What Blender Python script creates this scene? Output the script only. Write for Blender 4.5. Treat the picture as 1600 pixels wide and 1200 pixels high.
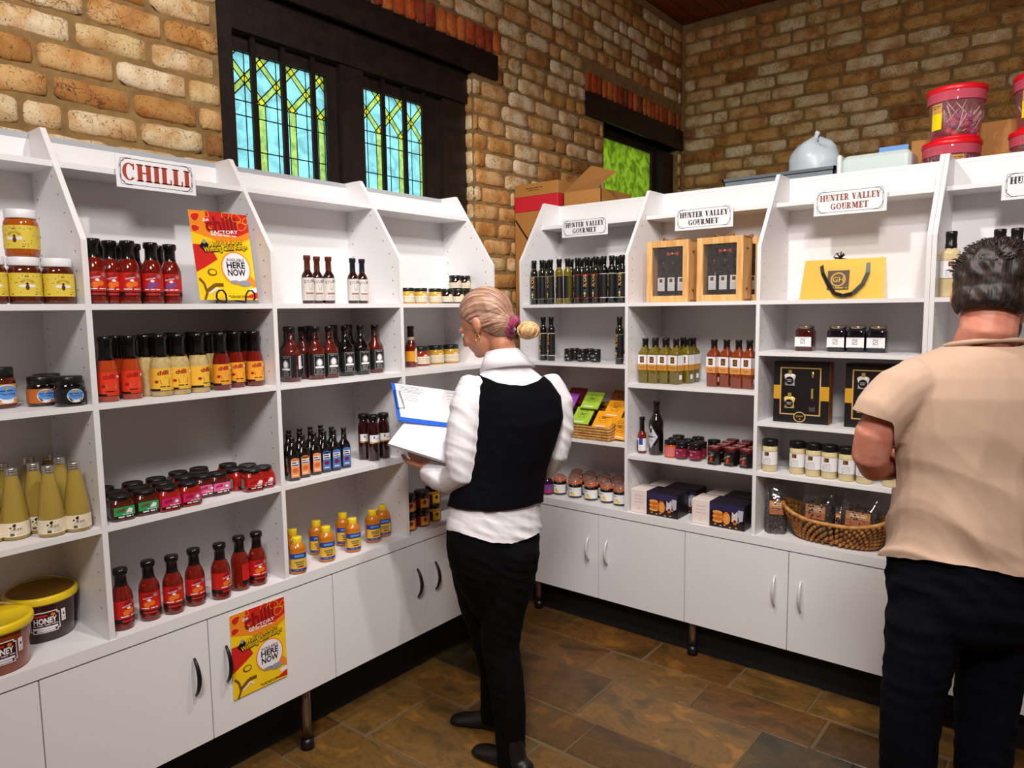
import bpy, bmesh, math, random
import numpy as np
from mathutils import Vector, Matrix

random.seed(7)
rng = np.random.default_rng(7)
SC = bpy.context.scene
COL = SC.collection
for o in list(bpy.data.objects):
    bpy.data.objects.remove(o)

# ------------------------------------------------------------------ camera
FPX = 1123.4033
_pi, _ro, _ya = [math.radians(a) for a in (-5.8981, -0.7394, 38.2707)]
CAM = Vector((2.7069, -3.6021, 1.6675))
FH = Vector((-math.sin(_ya), math.cos(_ya), 0.0))
UP = Vector((0, 0, 1))
RH = FH.cross(UP)
FW = FH * math.cos(_pi) + UP * math.sin(_pi)
_u = RH.cross(FW)
R2 = RH * math.cos(_ro) + _u * math.sin(_ro)
U2 = _u * math.cos(_ro) - RH * math.sin(_ro)
cd = bpy.data.cameras.new('camera')
cd.sensor_fit = 'HORIZONTAL'
cd.sensor_width = 36.0
cd.lens = 36.0 * FPX / 1600.0
cd.clip_start = 0.05
cam = bpy.data.objects.new('camera', cd)
COL.objects.link(cam)
m3 = Matrix((R2, U2, -FW)).transposed()
cam.matrix_world = Matrix.Translation(CAM) @ m3.to_4x4()
SC.camera = cam

# ------------------------------------------------------------------ world, exposure
w = bpy.data.worlds.new('daylight')
SC.world = w
w.use_nodes = True
bg = w.node_tree.nodes['Background']
bg.inputs['Color'].default_value = (0.80, 0.92, 1.0, 1)
bg.inputs['Strength'].default_value = 2.2
SC.view_settings.view_transform = 'Standard'
SC.view_settings.look = 'None'
SC.view_settings.gamma = 1.0
SC.view_settings.use_curve_mapping = False
SC.view_settings.exposure = 0.0

def lamp(name, loc, aim, power, size, col=(1, 0.955, 0.905), spot=None, blend=0.6):
    ld = bpy.data.lights.new(name, 'SPOT' if spot else 'AREA')
    ld.energy = power
    ld.color = col
    if spot:
        ld.spot_size = math.radians(spot)
        ld.spot_blend = blend
        ld.shadow_soft_size = size
    else:
        ld.shape = 'DISK'
        ld.size = size
    o = bpy.data.objects.new(name, ld)
    COL.objects.link(o)
    o.location = loc
    o.rotation_euler = (Vector(aim) - Vector(loc)).to_track_quat('-Z', 'Y').to_euler()
    return o

# track lamps the shop has on its ceiling (out of the frame), plus an added fill
lamp('track_lamp', (2.05, -2.42, 3.3), (0.35, -2.2, 1.1), 90, 0.05, spot=122)
lamp('track_lamp', (1.60, -1.85, 3.3), (1.3, -0.4, 1.0), 98, 0.05, spot=118)
lamp('track_lamp', (2.75, -2.35, 3.3), (2.2, -0.5, 1.0), 78, 0.05, spot=120)
lamp('fill_lamp', (3.0, -4.2, 3.7), (2.0, -2.2, 0.6), 95, 0.9, col=(1, 0.96, 0.92))  # soft fill light added behind the camera, not a fitting of the shop

# ------------------------------------------------------------------ pixel helpers (1600 x 1200 frame)
def ray(px, py):
    return FW + R2 * ((px - 800) / FPX) - U2 * ((py - 600) / FPX)
def hit(px, py, ax, val):
    d = ray(px, py)
    i = 'xyz'.index(ax)
    return CAM + d * ((val - CAM[i]) / d[i])
def P(px, py, depth):
    return CAM + ray(px, py) * depth
def proj(v):
    d = Vector(v) - CAM
    z = d.dot(FW)
    return (800 + FPX * d.dot(R2) / z, 600 - FPX * d.dot(U2) / z, z)

# ------------------------------------------------------------------ materials
def lin(c):
    r = []
    for v in c:
        v = v / 255.0
        r.append(v / 12.92 if v <= 0.04045 else ((v + 0.055) / 1.055) ** 2.4)
    return (r[0], r[1], r[2], 1.0)
MATS = {}
def M(name, rgb=None, rough=0.5, metal=0.0, coat=0.0, trans=0.0, bump=0.0, bscale=200.0, vary=0.0, vscale=8.0, rgb2=None, ior=1.45, alpha=1.0, sheen=0.0, sss=0.0, spec=0.5):
    if name in MATS:
        return MATS[name]
    m = bpy.data.materials.new(name)
    m.use_nodes = True
    nt = m.node_tree
    b = nt.nodes['Principled BSDF']
    b.inputs['Base Color'].default_value = lin(rgb)
    b.inputs['Roughness'].default_value = rough
    b.inputs['Metallic'].default_value = metal
    b.inputs['Coat Weight'].default_value = coat
    b.inputs['Coat Roughness'].default_value = 0.05
    b.inputs['Transmission Weight'].default_value = trans
    b.inputs['IOR'].default_value = ior
    b.inputs['Alpha'].default_value = alpha
    b.inputs['Sheen Weight'].default_value = sheen
    b.inputs['Specular IOR Level'].default_value = spec
    if sss:
        b.inputs['Subsurface Weight'].default_value = sss
        b.inputs['Subsurface Radius'].default_value = (0.012, 0.005, 0.003)
        b.inputs['Subsurface Scale'].default_value = 1.0
    if rgb2 is not None:
        tc = nt.nodes.new('ShaderNodeTexCoord')
        n = nt.nodes.new('ShaderNodeTexNoise')
        n.inputs['Scale'].default_value = vscale
        n.inputs['Detail'].default_value = 5
        r = nt.nodes.new('ShaderNodeValToRGB')
        r.color_ramp.elements[0].position = 0.35
        r.color_ramp.elements[1].position = 0.65
        r.color_ramp.elements[0].color = lin(rgb)
        r.color_ramp.elements[1].color = lin(rgb2)
        nt.links.new(tc.outputs['Object'], n.inputs['Vector'])
        nt.links.new(n.outputs['Fac'], r.inputs['Fac'])
        nt.links.new(r.outputs['Color'], b.inputs['Base Color'])
    if bump:
        tc = nt.nodes.new('ShaderNodeTexCoord')
        n = nt.nodes.new('ShaderNodeTexNoise')
        n.inputs['Scale'].default_value = bscale
        n.inputs['Detail'].default_value = 4
        bp = nt.nodes.new('ShaderNodeBump')
        bp.inputs['Strength'].default_value = bump
        bp.inputs['Distance'].default_value = 0.002
        nt.links.new(tc.outputs['Object'], n.inputs['Vector'])
        nt.links.new(n.outputs['Fac'], bp.inputs['Height'])
        nt.links.new(bp.outputs['Normal'], b.inputs['Normal'])
    MATS[name] = m
    return m

def ramp_node(nt, stops, interp='LINEAR'):
    r = nt.nodes.new('ShaderNodeValToRGB')
    cr = r.color_ramp
    cr.interpolation = interp
    while len(cr.elements) < len(stops):
        cr.elements.new(0.5)
    for e, (p, c) in zip(cr.elements, stops):
        e.position = p
        e.color = lin(c)
    return r

def mix_col(nt, a, b, fac, mode='MIX'):
    n = nt.nodes.new('ShaderNodeMix')
    n.data_type = 'RGBA'
    n.blend_type = mode
    for s, v in ((n.inputs['Factor'], fac), (n.inputs['A'], a), (n.inputs['B'], b)):
        if isinstance(v, (int, float)):
            s.default_value = v
        elif isinstance(v, tuple):
            s.default_value = v
        else:
            nt.links.new(v, s)
    return n.outputs['Result']

def see_through(name, rgb, body, gloss=0.08):
    # thin clear plastic: mostly transparent, a little tinted body and surface gloss
    if name in MATS:
        return MATS[name]
    m = bpy.data.materials.new(name)
    m.use_nodes = True
    nt = m.node_tree
    for n in list(nt.nodes):
        nt.nodes.remove(n)
    out = nt.nodes.new('ShaderNodeOutputMaterial')
    tr = nt.nodes.new('ShaderNodeBsdfTransparent')
    tr.inputs['Color'].default_value = lin([int(255 - (255 - c) * .35) for c in rgb])
    df = nt.nodes.new('ShaderNodeBsdfDiffuse')
    df.inputs['Color'].default_value = lin(rgb)
    gl = nt.nodes.new('ShaderNodeBsdfGlossy')
    gl.inputs['Roughness'].default_value = 0.08
    tc = nt.nodes.new('ShaderNodeTexCoord')
    nz = nt.nodes.new('ShaderNodeTexNoise')
    nz.inputs['Scale'].default_value = 22
    bp = nt.nodes.new('ShaderNodeBump')
    bp.inputs['Strength'].default_value = 0.5
    bp.inputs['Distance'].default_value = 0.01
    nt.links.new(tc.outputs['Object'], nz.inputs['Vector'])
    nt.links.new(nz.outputs['Fac'], bp.inputs['Height'])
    nt.links.new(bp.outputs['Normal'], gl.inputs['Normal'])
    a = nt.nodes.new('ShaderNodeMixShader')
    a.inputs['Fac'].default_value = body
    b = nt.nodes.new('ShaderNodeMixShader')
    b.inputs['Fac'].default_value = gloss
    nt.links.new(tr.outputs[0], a.inputs[1])
    nt.links.new(df.outputs[0], a.inputs[2])
    nt.links.new(a.outputs[0], b.inputs[1])
    nt.links.new(gl.outputs[0], b.inputs[2])
    nt.links.new(b.outputs[0], out.inputs['Surface'])
    MATS[name] = m
    return m

# ------------------------------------------------------------------ mesh builder
class MB:
    def __init__(self):
        self.v, self.f, self.m, self.s = [], [], [], []
    def add(self, verts, faces, mat=0, smooth=False, X=None):
        o = len(self.v)
        if X is not None:
            verts = [X @ Vector(p) for p in verts]
        self.v.extend([tuple(p) for p in verts])
        for i, f in enumerate(faces):
            self.f.append(tuple(k + o for k in f))
            self.m.append(mat[i] if isinstance(mat, list) else mat)
            self.s.append(smooth)
        return self
    def box(self, x0, x1, y0, y1, z0, z1, mat=0, X=None):
        v = [(x0, y0, z0), (x1, y0, z0), (x1, y1, z0), (x0, y1, z0), (x0, y0, z1), (x1, y0, z1), (x1, y1, z1), (x0, y1, z1)]
        f = [(0, 3, 2, 1), (4, 5, 6, 7), (0, 1, 5, 4), (1, 2, 6, 5), (2, 3, 7, 6), (3, 0, 4, 7)]
        return self.add(v, f, mat, False, X)
    def rbox(self, x0, x1, y0, y1, z0, z1, r=0.004, mat=0, X=None, seg=3):
        # box with rounded vertical edges and small top/bottom chamfer
        pts = []
        for cx, cy, a0 in ((x1 - r, y1 - r, 0), (x0 + r, y1 - r, 90), (x0 + r, y0 + r, 180), (x1 - r, y0 + r, 270)):
            for k in range(seg + 1):
                a = math.radians(a0 + 90 * k / seg)
                pts.append((cx, cy, math.cos(a), math.sin(a)))
        n = len(pts)
        c = r * 0.6
        rings = []
        for z, q in ((z0, r - c), (z0 + c, r), (z1 - c, r), (z1, r - c)):
            rings.append([(p[0] + p[2] * q, p[1] + p[3] * q, z) for p in pts])
        v = [p for rg in rings for p in rg]
        f = [(j * n + i, j * n + (i + 1) % n, (j + 1) * n + (i + 1) % n, (j + 1) * n + i) for j in range(3) for i in range(n)]
        f.append(tuple(range(n - 1, -1, -1)))
        f.append(tuple(3 * n + i for i in range(n)))
        return self.add(v, f, mat, False, X)
    def lathe(self, prof, seg=20, mat=0, X=None, power=2.0, ax=1.0, ay=1.0, smooth=True, a0=0.0, a1=360.0, sharp=False):
        # prof: list of (r, z) or (r, z, mat, power)
        n = len(prof)
        full = abs(a1 - a0 - 360) < 1e-6
        cols = seg if full else seg + 1
        v, f, ms = [], [], []
        for p in prof:
            pw = p[3] if len(p) > 3 else power
            for k in range(cols):
                a = math.radians(a0 + (a1 - a0) * k / seg)
                c, s = math.cos(a), math.sin(a)
                q = 1.0 if pw == 2.0 else (abs(c) ** pw + abs(s) ** pw) ** (-1.0 / pw)
                v.append((p[0] * q * c * ax, p[0] * q * s * ay, p[1]))
        for j in range(n - 1):
            mm = prof[j][2] if len(prof[j]) > 2 and prof[j][2] is not None else mat
            for k in range(seg):
                k2 = (k + 1) % cols
                f.append((j * cols + k, j * cols + k2, (j + 1) * cols + k2, (j + 1) * cols + k))
                ms.append(mm)
        return self.add(v, f, ms, smooth, X)
    def tube(self, pts, r, seg=8, mat=0, X=None, smooth=True, closed=False, flat=1.0):
        pts = [Vector(p) for p in pts]
        n = len(pts)
        rr = r if isinstance(r, (list, tuple)) else [r] * n
        v, f = [], []
        prev = None
        for i, p in enumerate(pts):
            if closed:
                t = pts[(i + 1) % n] - pts[i - 1]
            else:
                t = pts[min(i + 1, n - 1)] - pts[max(i - 1, 0)]
            t.normalize()
            if prev is None:
                a = Vector((0, 0, 1)) if abs(t.z) < 0.9 else Vector((1, 0, 0))
                nn = t.cross(a).normalized()
            else:
                nn = (prev - t * prev.dot(t)).normalized()
            prev = nn
            b = t.cross(nn)
            for k in range(seg):
                a = 2 * math.pi * k / seg
                v.append(p + nn * math.cos(a) * rr[i] + b * math.sin(a) * rr[i] * flat)
        rng_ = range(n if closed else n - 1)
        for i in rng_:
            j = (i + 1) % n
            for k in range(seg):
                k2 = (k + 1) % seg
                f.append((i * seg + k, i * seg + k2, j * seg + k2, j * seg + k))
        if not closed:
            f.append(tuple(range(seg - 1, -1, -1)))
            f.append(tuple((n - 1) * seg + k for k in range(seg)))
        return self.add(v, f, mat, smooth, X)
    def prism(self, poly, z0, z1, mat=0, X=None):
        n = len(poly)
        v = [(p[0], p[1], z0) for p in poly] + [(p[0], p[1], z1) for p in poly]
        f = [tuple(range(n - 1, -1, -1)), tuple(n + i for i in range(n))]
        f += [(i, (i + 1) % n, n + (i + 1) % n, n + i) for i in range(n)]
        return self.add(v, f, mat, False, X)
    def build(self, name, mats, parent=None, loc=None, label=None):
        me = bpy.data.meshes.new(name)
        me.from_pydata(self.v, [], self.f)
        if not isinstance(mats, (list, tuple)):
            mats = [mats]
        for m in mats:
            me.materials.append(m)
        me.polygons.foreach_set('material_index', self.m)
        me.polygons.foreach_set('use_smooth', self.s)
        me.update()
        o = bpy.data.objects.new(name, me)
        COL.objects.link(o)
        if parent is not None:
            o.parent = parent
        if loc is not None:
            o.location = loc
        if label:
            o['label'] = label
        return o

def thing(name, label, cat, loc=(0, 0, 0), rz=0.0, group=None):
    o = bpy.data.objects.new(name, None)
    o.empty_display_size = 0.05
    COL.objects.link(o)
    o.location = loc
    o.rotation_euler = (0, 0, rz)
    o['label'] = label
    o['category'] = cat
    if group:
        o['group'] = group
    return o
def tag(o, label, cat, group=None):
    o['label'] = label
    o['category'] = cat
    if group:
        o['group'] = group
    return o
def struct(o):
    o['kind'] = 'structure'
    return o
def copy_tree(src, loc, rz, label, group=None):
    r = src.copy()
    COL.objects.link(r)
    r.location = loc
    r.rotation_euler = (0, 0, rz)
    r['label'] = label
    if group:
        r['group'] = group
    for ch in src.children:
        c = ch.copy()
        COL.objects.link(c)
        c.parent = r
        for g in ch.children:
            d = g.copy()
            COL.objects.link(d)
            d.parent = c
    return r
ORD = ['first', 'second', 'third', 'fourth', 'fifth', 'sixth', 'seventh', 'eighth', 'ninth', 'tenth', 'eleventh', 'twelfth', 'thirteenth', 'fourteenth']

# ------------------------------------------------------------------ lettering
_TXT = {}
def text_geo(s, bold=0.0):
    # verts (normalised to cap height 1, centred in x) and faces of a line of sans lettering
    key = (s, bold)
    if key in _TXT:
        return _TXT[key]
    cu = bpy.data.curves.new('t', 'FONT')
    cu.body = s
    cu.size = 1.0
    cu.resolution_u = 2
    cu.offset = bold
    ob = bpy.data.objects.new('t', cu)
    me = ob.to_mesh()
    v = np.array([x.co[:2] for x in me.vertices], dtype=float).reshape(-1, 2)
    f = [tuple(p.vertices) for p in me.polygons]
    ob.to_mesh_clear()
    bpy.data.objects.remove(ob)
    if len(v):
        v = v / 0.69
        v[:, 0] -= (v[:, 0].min() + v[:, 0].max()) / 2
    _TXT[key] = (v, f)
    return _TXT[key]

class Face:
    """flat or cylindrical print surface: (u, v) metres -> 3D, with thin layers"""
    def __init__(self, mb, R=None, X=None, phi0=-90.0, power=2.0):
        self.mb, self.R, self.X, self.phi0, self.pw = mb, R, X, math.radians(phi0), power
    def pt(self, u, v, lay):
        e = lay * 0.00035
        if self.R is None:
            p = Vector((u, -e, v))
        else:
            a = self.phi0 + u / self.R
            c, s = math.cos(a), math.sin(a)
            q = 1.0 if self.pw == 2.0 else (abs(c) ** self.pw + abs(s) ** self.pw) ** (-1.0 / self.pw)
            p = Vector(((self.R * q + e) * c, (self.R * q + e) * s, v))
        return self.X @ p if self.X is not None else p
    def rect(self, u0, u1, v0, v1, mat, lay=1):
        n = 1 if self.R is None else max(1, int(abs(u1 - u0) / (self.R * 0.14)) + 1)
        vs, fs = [], []
        for i in range(n + 1):
            u = u0 + (u1 - u0) * i / n
            vs += [self.pt(u, v0, lay), self.pt(u, v1, lay)]
        for i in range(n):
            fs.append((2 * i, 2 * i + 2, 2 * i + 3, 2 * i + 1))
        self.mb.add(vs, fs, mat, self.R is not None)
    def poly(self, pts, mat, lay=2):
        self.mb.add([self.pt(u, v, lay) for u, v in pts], [tuple(range(len(pts)))], mat)
    def disc(self, u, v, ru, rv, mat, lay=2, seg=16):
        nr = 1 if self.R is None or ru < self.R * .2 else 4
        c = [(u, v)] + [(u + ru * q / nr * math.cos(2 * math.pi * k / seg), v + rv * q / nr * math.sin(2 * math.pi * k / seg)) for q in range(1, nr + 1) for k in range(seg)]
        f = [(0, 1 + k, 1 + (k + 1) % seg) for k in range(seg)]
        for q in range(nr - 1):
            f += [(1 + q * seg + k, 1 + (q + 1) * seg + k, 1 + (q + 1) * seg + (k + 1) % seg, 1 + q * seg + (k + 1) % seg) for k in range(seg)]
        self.mb.add([self.pt(a, b, lay) for a, b in c], f, mat)
    def ring(self, u, v, ru, rv, t, mat, lay=2, seg=20):
        vs, fs = [], []
        for k in range(seg):
            a = 2 * math.pi * k / seg
            vs += [self.pt(u + ru * math.cos(a), v + rv * math.sin(a), lay), self.pt(u + (ru - t) * math.cos(a), v + (rv - t) * math.sin(a), lay)]
        for k in range(seg):
            j = (k + 1) % seg
            fs.append((2 * k, 2 * j, 2 * j + 1, 2 * k + 1))
        self.mb.add(vs, fs, mat)
    def line(self, pts, t, mat, lay=2):
        for (a, b), (c, d) in zip(pts[:-1], pts[1:]):
            L = math.hypot(c - a, d - b) or 1
            nx, ny = -(d - b) / L * t / 2, (c - a) / L * t / 2
            self.poly([(a + nx, b + ny), (a - nx, b - ny), (c - nx, d - ny), (c + nx, d + ny)], mat, lay)
    def text(self, s, u, v, h, mat, lay=3, rot=0.0, sx=1.0, bold=0.0, width=None):
        g, f = text_geo(s, bold)
        if not len(g):
            return
        if width:
            sx = width / (h * (g[:, 0].max() - g[:, 0].min()))
        c, sn = math.cos(math.radians(rot)), math.sin(math.radians(rot))
        pts = []
        for x, y in g:
            a, b = x * h * sx, (y - 0.5) * h
            pts.append(self.pt(u + a * c - b * sn, v + a * sn + b * c, lay))
        self.mb.add(pts, f, mat)
    def greek(self, u0, u1, v, t, mat, lay=2, gap=0.25):
        # a line of tiny unreadable print: a row of dashes
        u = u0
        while u < u1:
            L = random.uniform(0.004, 0.009) * (t / 0.0012)
            self.rect(u, min(u + L, u1), v - t / 2, v + t / 2, mat, lay)
            u += L * (1 + gap)

# ================================================================== room shell
WX, WB, WC = -0.02, 2.22, 4.005          # left wall face, back wall face, ceiling height
KW = 1.0665                               # wall scale used to carry measured values to the wall plane
def WY(y): return CAM.y + KW * (y - CAM.y)
def WZ(z): return CAM.z + KW * (z - CAM.z)

def brick_material(name, stops, crack=0.75):
    m = bpy.data.materials.new(name)
    m.use_nodes = True
    nt = m.node_tree
    L = nt.links
    b = nt.nodes['Principled BSDF']
    b.inputs['Roughness'].default_value = 0.85
    oi = nt.nodes.new('ShaderNodeObjectInfo')
    tc = nt.nodes.new('ShaderNodeTexCoord')
    geo = nt.nodes.new('ShaderNodeNewGeometry')
    base = ramp_node(nt, stops, 'CONSTANT')
    L.new(oi.outputs['Random'], base.inputs['Fac'])
    # blotches within a brick
    n1 = nt.nodes.new('ShaderNodeTexNoise')
    n1.inputs['Scale'].default_value = 11.0
    n1.inputs['Detail'].default_value = 5
    L.new(geo.outputs['Position'], n1.inputs['Vector'])
    r1 = ramp_node(nt, [(0.42, (255, 255, 255)), (0.60, (222, 182, 122)), (0.76, (150, 106, 62))])
    L.new(n1.outputs['Fac'], r1.inputs['Fac'])
    col = mix_col(nt, base.outputs['Color'], r1.outputs['Color'], 0.75, 'MULTIPLY')
    # pits
    n2 = nt.nodes.new('ShaderNodeTexNoise')
    n2.inputs['Scale'].default_value = 130.0
    n2.inputs['Detail'].default_value = 3
    L.new(geo.outputs['Position'], n2.inputs['Vector'])
    r2 = ramp_node(nt, [(0.30, (60, 38, 22)), (0.40, (255, 255, 255))])
    L.new(n2.outputs['Fac'], r2.inputs['Fac'])
    col = mix_col(nt, col, r2.outputs['Color'], 0.8, 'MULTIPLY')
    # hairline cracks
    n3 = nt.nodes.new('ShaderNodeTexNoise')
    n3.inputs['Scale'].default_value = 14.0
    n3.inputs['Detail'].default_value = 3
    L.new(geo.outputs['Position'], n3.inputs['Vector'])
    mp = mix_col(nt, geo.outputs['Position'], n3.outputs['Color'], 0.12)
    vo = nt.nodes.new('ShaderNodeTexVoronoi')
    vo.feature = 'DISTANCE_TO_EDGE'
    vo.inputs['Scale'].default_value = 21.0
    L.new(mp, vo.inputs['Vector'])
    r3 = ramp_node(nt, [(0.0, (50, 30, 18)), (0.035, (255, 255, 255))])
    L.new(vo.outputs['Distance'], r3.inputs['Fac'])
    n4 = nt.nodes.new('ShaderNodeTexNoise')
    n4.inputs['Scale'].default_value = 5.0
    L.new(geo.outputs['Position'], n4.inputs['Vector'])
    r4 = ramp_node(nt, [(0.46, (0, 0, 0)), (0.56, (255, 255, 255))])
    L.new(n4.outputs['Fac'], r4.inputs['Fac'])
    col2 = mix_col(nt, col, r3.outputs['Color'], crack, 'MULTIPLY')
    col = mix_col(nt, col, col2, r4.outputs['Color'])
    L.new(col, b.inputs['Base Color'])
    bp = nt.nodes.new('ShaderNodeBump')
    bp.inputs['Strength'].default_value = 0.7
    bp.inputs['Distance'].default_value = 0.004
    n5 = nt.nodes.new('ShaderNodeTexNoise')
    n5.inputs['Scale'].default_value = 60.0
    n5.inputs['Detail'].default_value = 6
    L.new(geo.outputs['Position'], n5.inputs['Vector'])
    hh = mix_col(nt, n5.outputs['Fac'], r3.outputs['Color'], 0.35, 'MULTIPLY')
    L.new(hh, bp.inputs['Height'])
    L.new(bp.outputs['Normal'], b.inputs['Normal'])
    return m
BRK = brick_material('sandstock_brick', [(0.0, (228, 204, 164)), (0.20, (214, 172, 116)), (0.36, (234, 214, 180)), (0.52, (204, 156, 92)), (0.66, (218, 190, 138)), (0.78, (186, 136, 76)), (0.88, (224, 202, 162)), (0.95, (158, 110, 62))])
SOLD = brick_material('orange_soldier_brick', [(0.0, (188, 92, 40)), (0.25, (160, 66, 30)), (0.5, (206, 116, 52)), (0.7, (120, 70, 48)), (0.85, (196, 84, 34))], 0.5)
MORTAR = M('sandy_mortar', (150, 120, 74), 0.95, bump=0.8, bscale=90, rgb2=(126, 98, 60), vscale=20)

def brick_mesh(name, L, H, D, seed, nu=7, nv=4, r=0.016):
    rs = random.Random(seed)
    mb = MB()
    vs, idx = [], {}
    tilt, sk = rs.uniform(-.03, .03), rs.uniform(-.004, .004)
    cut = [rs.choice((0, 0, 0, rs.uniform(.01, .03))) for _ in range(4)]
    for j in range(nv + 1):
        for i in range(nu + 1):
            u, v = i / nu * 2 - 1, j / nv * 2 - 1
            # ease towards the edge so that the rim columns sit on the rounding
            x = u * L / 2
            z = v * H / 2
            cx, cz = L / 2 - abs(x), H / 2 - abs(z)
            y = D
            if i in (0, nu) or j in (0, nv):
                y = D - 0.011 - rs.uniform(0, .004)
                x += rs.uniform(-.003, .003)
                z += rs.uniform(-.0035, .0035)
            else:
                y += rs.uniform(-.003, .003)
                if i in (1, nu - 1):
                    x = math.copysign(L / 2 - r * .75, x)
                if j in (1, nv - 1):
                    z = math.copysign(H / 2 - r * .6, z)
            if i in (0, nu) and j in (0, nv):
                c = 0.007 + cut[(i > 0) * 2 + (j > 0)] * .5
                x -= math.copysign(c, u)
                z -= math.copysign(c * .8, v)
            z += tilt * x * .15
            idx[i, j] = len(vs)
            vs.append((x, y, z))
    fs = [(idx[i, j], idx[i + 1, j], idx[i + 1, j + 1], idx[i, j + 1]) for j in range(nv) for i in range(nu)]
    loop = [idx[i, 0] for i in range(nu + 1)] + [idx[nu, j] for j in range(1, nv + 1)] + [idx[i, nv] for i in range(nu - 1, -1, -1)] + [idx[0, j] for j in range(nv - 1, 0, -1)]
    n0 = len(vs)
    for k in loop:
        x, y, z = vs[k]
        vs.append((x, -0.02, z))
    n = len(loop)
    for k in range(n):
        fs.append((loop[k], n0 + k, n0 + (k + 1) % n, loop[(k + 1) % n]))
    me = bpy.data.meshes.new(name)
    # local +y is outward; flip faces to face outward
    me.from_pydata(vs, [], [tuple(reversed(f)) for f in fs])
    for p in me.polygons:
        p.use_smooth = True
    return me
COURSE = 0.092 * KW
BH = COURSE - 0.013
BL = 0.245
STRETCH = [brick_mesh('brick', BL, BH, 0.0, s) for s in range(12)]
HALF = [brick_mesh('brick', 0.118, BH, 0.0, 50 + s, nu=5) for s in range(6)]
SOLDIERS = [brick_mesh('brick', 0.066, 0.128, 0.0, 80 + s, nu=4, nv=5, r=.012) for s in range(6)]
for q in STRETCH + HALF:
    q.materials.append(BRK)
for q in SOLDIERS:
    q.materials.append(SOLD)

def lay_bricks(parent, face, axis, u0, u1, z0, z1, holes, seed, zmin_vis):
    """axis 'L': wall in the y/z plane facing +x; 'B': wall in the x/z plane facing -y."""
    rs = random.Random(seed)
    rows = int((z1 - z0) / COURSE) + 1
    singles, rest = [], []
    for j in range(rows):
        zc = z0 + (j + 0.5) * COURSE
        if zc + BH / 2 > z1 + 0.02:
            break
        u = u0 - (BL + .012) * (0.5 if j % 2 else 0.0) + rs.uniform(-.03, .03)
        while u < u1:
            if rs.random() < 0.12:
                ln = 0.118 * rs.uniform(.9, 1.1)
            else:
                ln = BL * rs.uniform(.93, 1.05)
            a, b_ = max(u, u0), min(u + ln, u1)
            u += ln + 0.0125
            segs = [(a, b_)]
            for (h0, h1, g0, g1) in holes:
                if zc + BH * .35 > g0 and zc - BH * .35 < g1:
                    ns = []
                    for (p, q) in segs:
                        if q <= h0 or p >= h1:
                            ns.append((p, q))
                        else:
                            if p < h0 - .02: ns.append((p, h0))
                            if q > h1 + .02: ns.append((h1, q))
                    segs = ns
            for (p, q) in segs:
                ln2 = q - p
                if ln2 < 0.03:
                    continue
                c = (p + q) / 2
                pos = Vector((face, c, zc)) if axis == 'L' else Vector((c, face, zc))
                pos += Vector((rs.uniform(-.003, .005), 0, 0)) if axis == 'L' else Vector((0, rs.uniform(-.005, .003), 0))
                me, l0 = (rs.choice(HALF), .118) if ln2 < .16 else (rs.choice(STRETCH), BL)
                px, py, dz = proj(pos)
                vis = -60 < px < 1660 and -40 < py < 900 and zc > zmin_vis(c)
                (singles if vis else rest).append((pos, me, ln2 / l0))
    rz = -math.pi / 2 if axis == 'L' else math.pi
    singles.sort(key=lambda t: proj(t[0])[2])
    rest += singles[296:]
    for pos, me, s in singles[:296]:
        o = bpy.data.objects.new('brick', me)
        COL.objects.link(o)
        o.parent = parent
        o.location = pos
        o.rotation_euler = (rs.uniform(-.012, .012), rs.uniform(-.012, .012), rz)
        o.scale = (s * rs.choice((1, -1)) if False else s, 1, rs.uniform(.95, 1.03))
    if rest:
        mb = MB()
        for pos, me, s in rest:
            X = Matrix.Translation(pos) @ Matrix.Rotation(rz, 4, 'Z') @ Matrix.Diagonal((s, 1, 1, 1))
            mb.add([v.co for v in me.vertices], [tuple(p.vertices) for p in me.polygons], 0, True, X)
        o = mb.build('brickwork', BRK, parent)
        o['kind'] = 'stuff'
    return len(singles), len(rest)

def soldier_row(parent, y0, y1, zc, seed):
    rs = random.Random(seed)
    y = y0
    while y < y1:
        wd = 0.066 * rs.uniform(.9, 1.12)
        o = bpy.data.objects.new('brick', rs.choice(SOLDIERS))
        COL.objects.link(o)
        o.parent = parent
        o.location = (WX + rs.uniform(0, .006), y + wd / 2, zc + rs.uniform(-.003, .003))
        o.rotation_euler = (rs.uniform(-.02, .02), 0, -math.pi / 2)
        o.scale = (wd / .066, 1, 1)
        y += wd + .008

# openings in the left wall (y0, y1, z0, z1)
W1 = (WY(-2.085), WY(-.652), 1.95, WZ(2.906))
W2 = (WY(.67), WY(1.80), 1.95, WZ(2.905))
BM1 = (WY(-2.30), WY(-.46), WZ(2.906), WZ(3.030))
BM2 = (WY(.44), WB, WZ(2.905), WZ(3.050))
SD1 = (BM1[0], BM1[1], BM1[3], BM1[3] + .142)
SD2 = (BM2[0], BM2[1], BM2[3], BM2[3] + .142)
YF, XR = -6.2, 5.4        # room continues behind and to the right of the camera
mb = MB()
xa, xb = WX - .23, WX - .010
for (y0, y1, z0, z1) in ((YF, W1[0], 0, WC), (W1[1], W2[0], 0, WC), (W2[1], WB + .25, 0, WC), (W1[0], W1[1], 0, 1.95), (W2[0], W2[1], 0, 1.95), (W1[0], W1[1], BM1[2], WC), (W2[0], W2[1], BM2[2], WC)):
    mb.box(xa, xb, y0, y1, z0, z1)
wall_left = struct(mb.build('wall_left', MORTAR))
nl = lay_bricks(wall_left, WX, 'L', -4.4, WB - .012, 1.20 - 12 * COURSE, WC, [W1, W2, BM1, BM2, SD1, SD2], 3, lambda c: 2.15 if c < -.95 else (.55 if c < .1 else 2.2))
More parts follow.
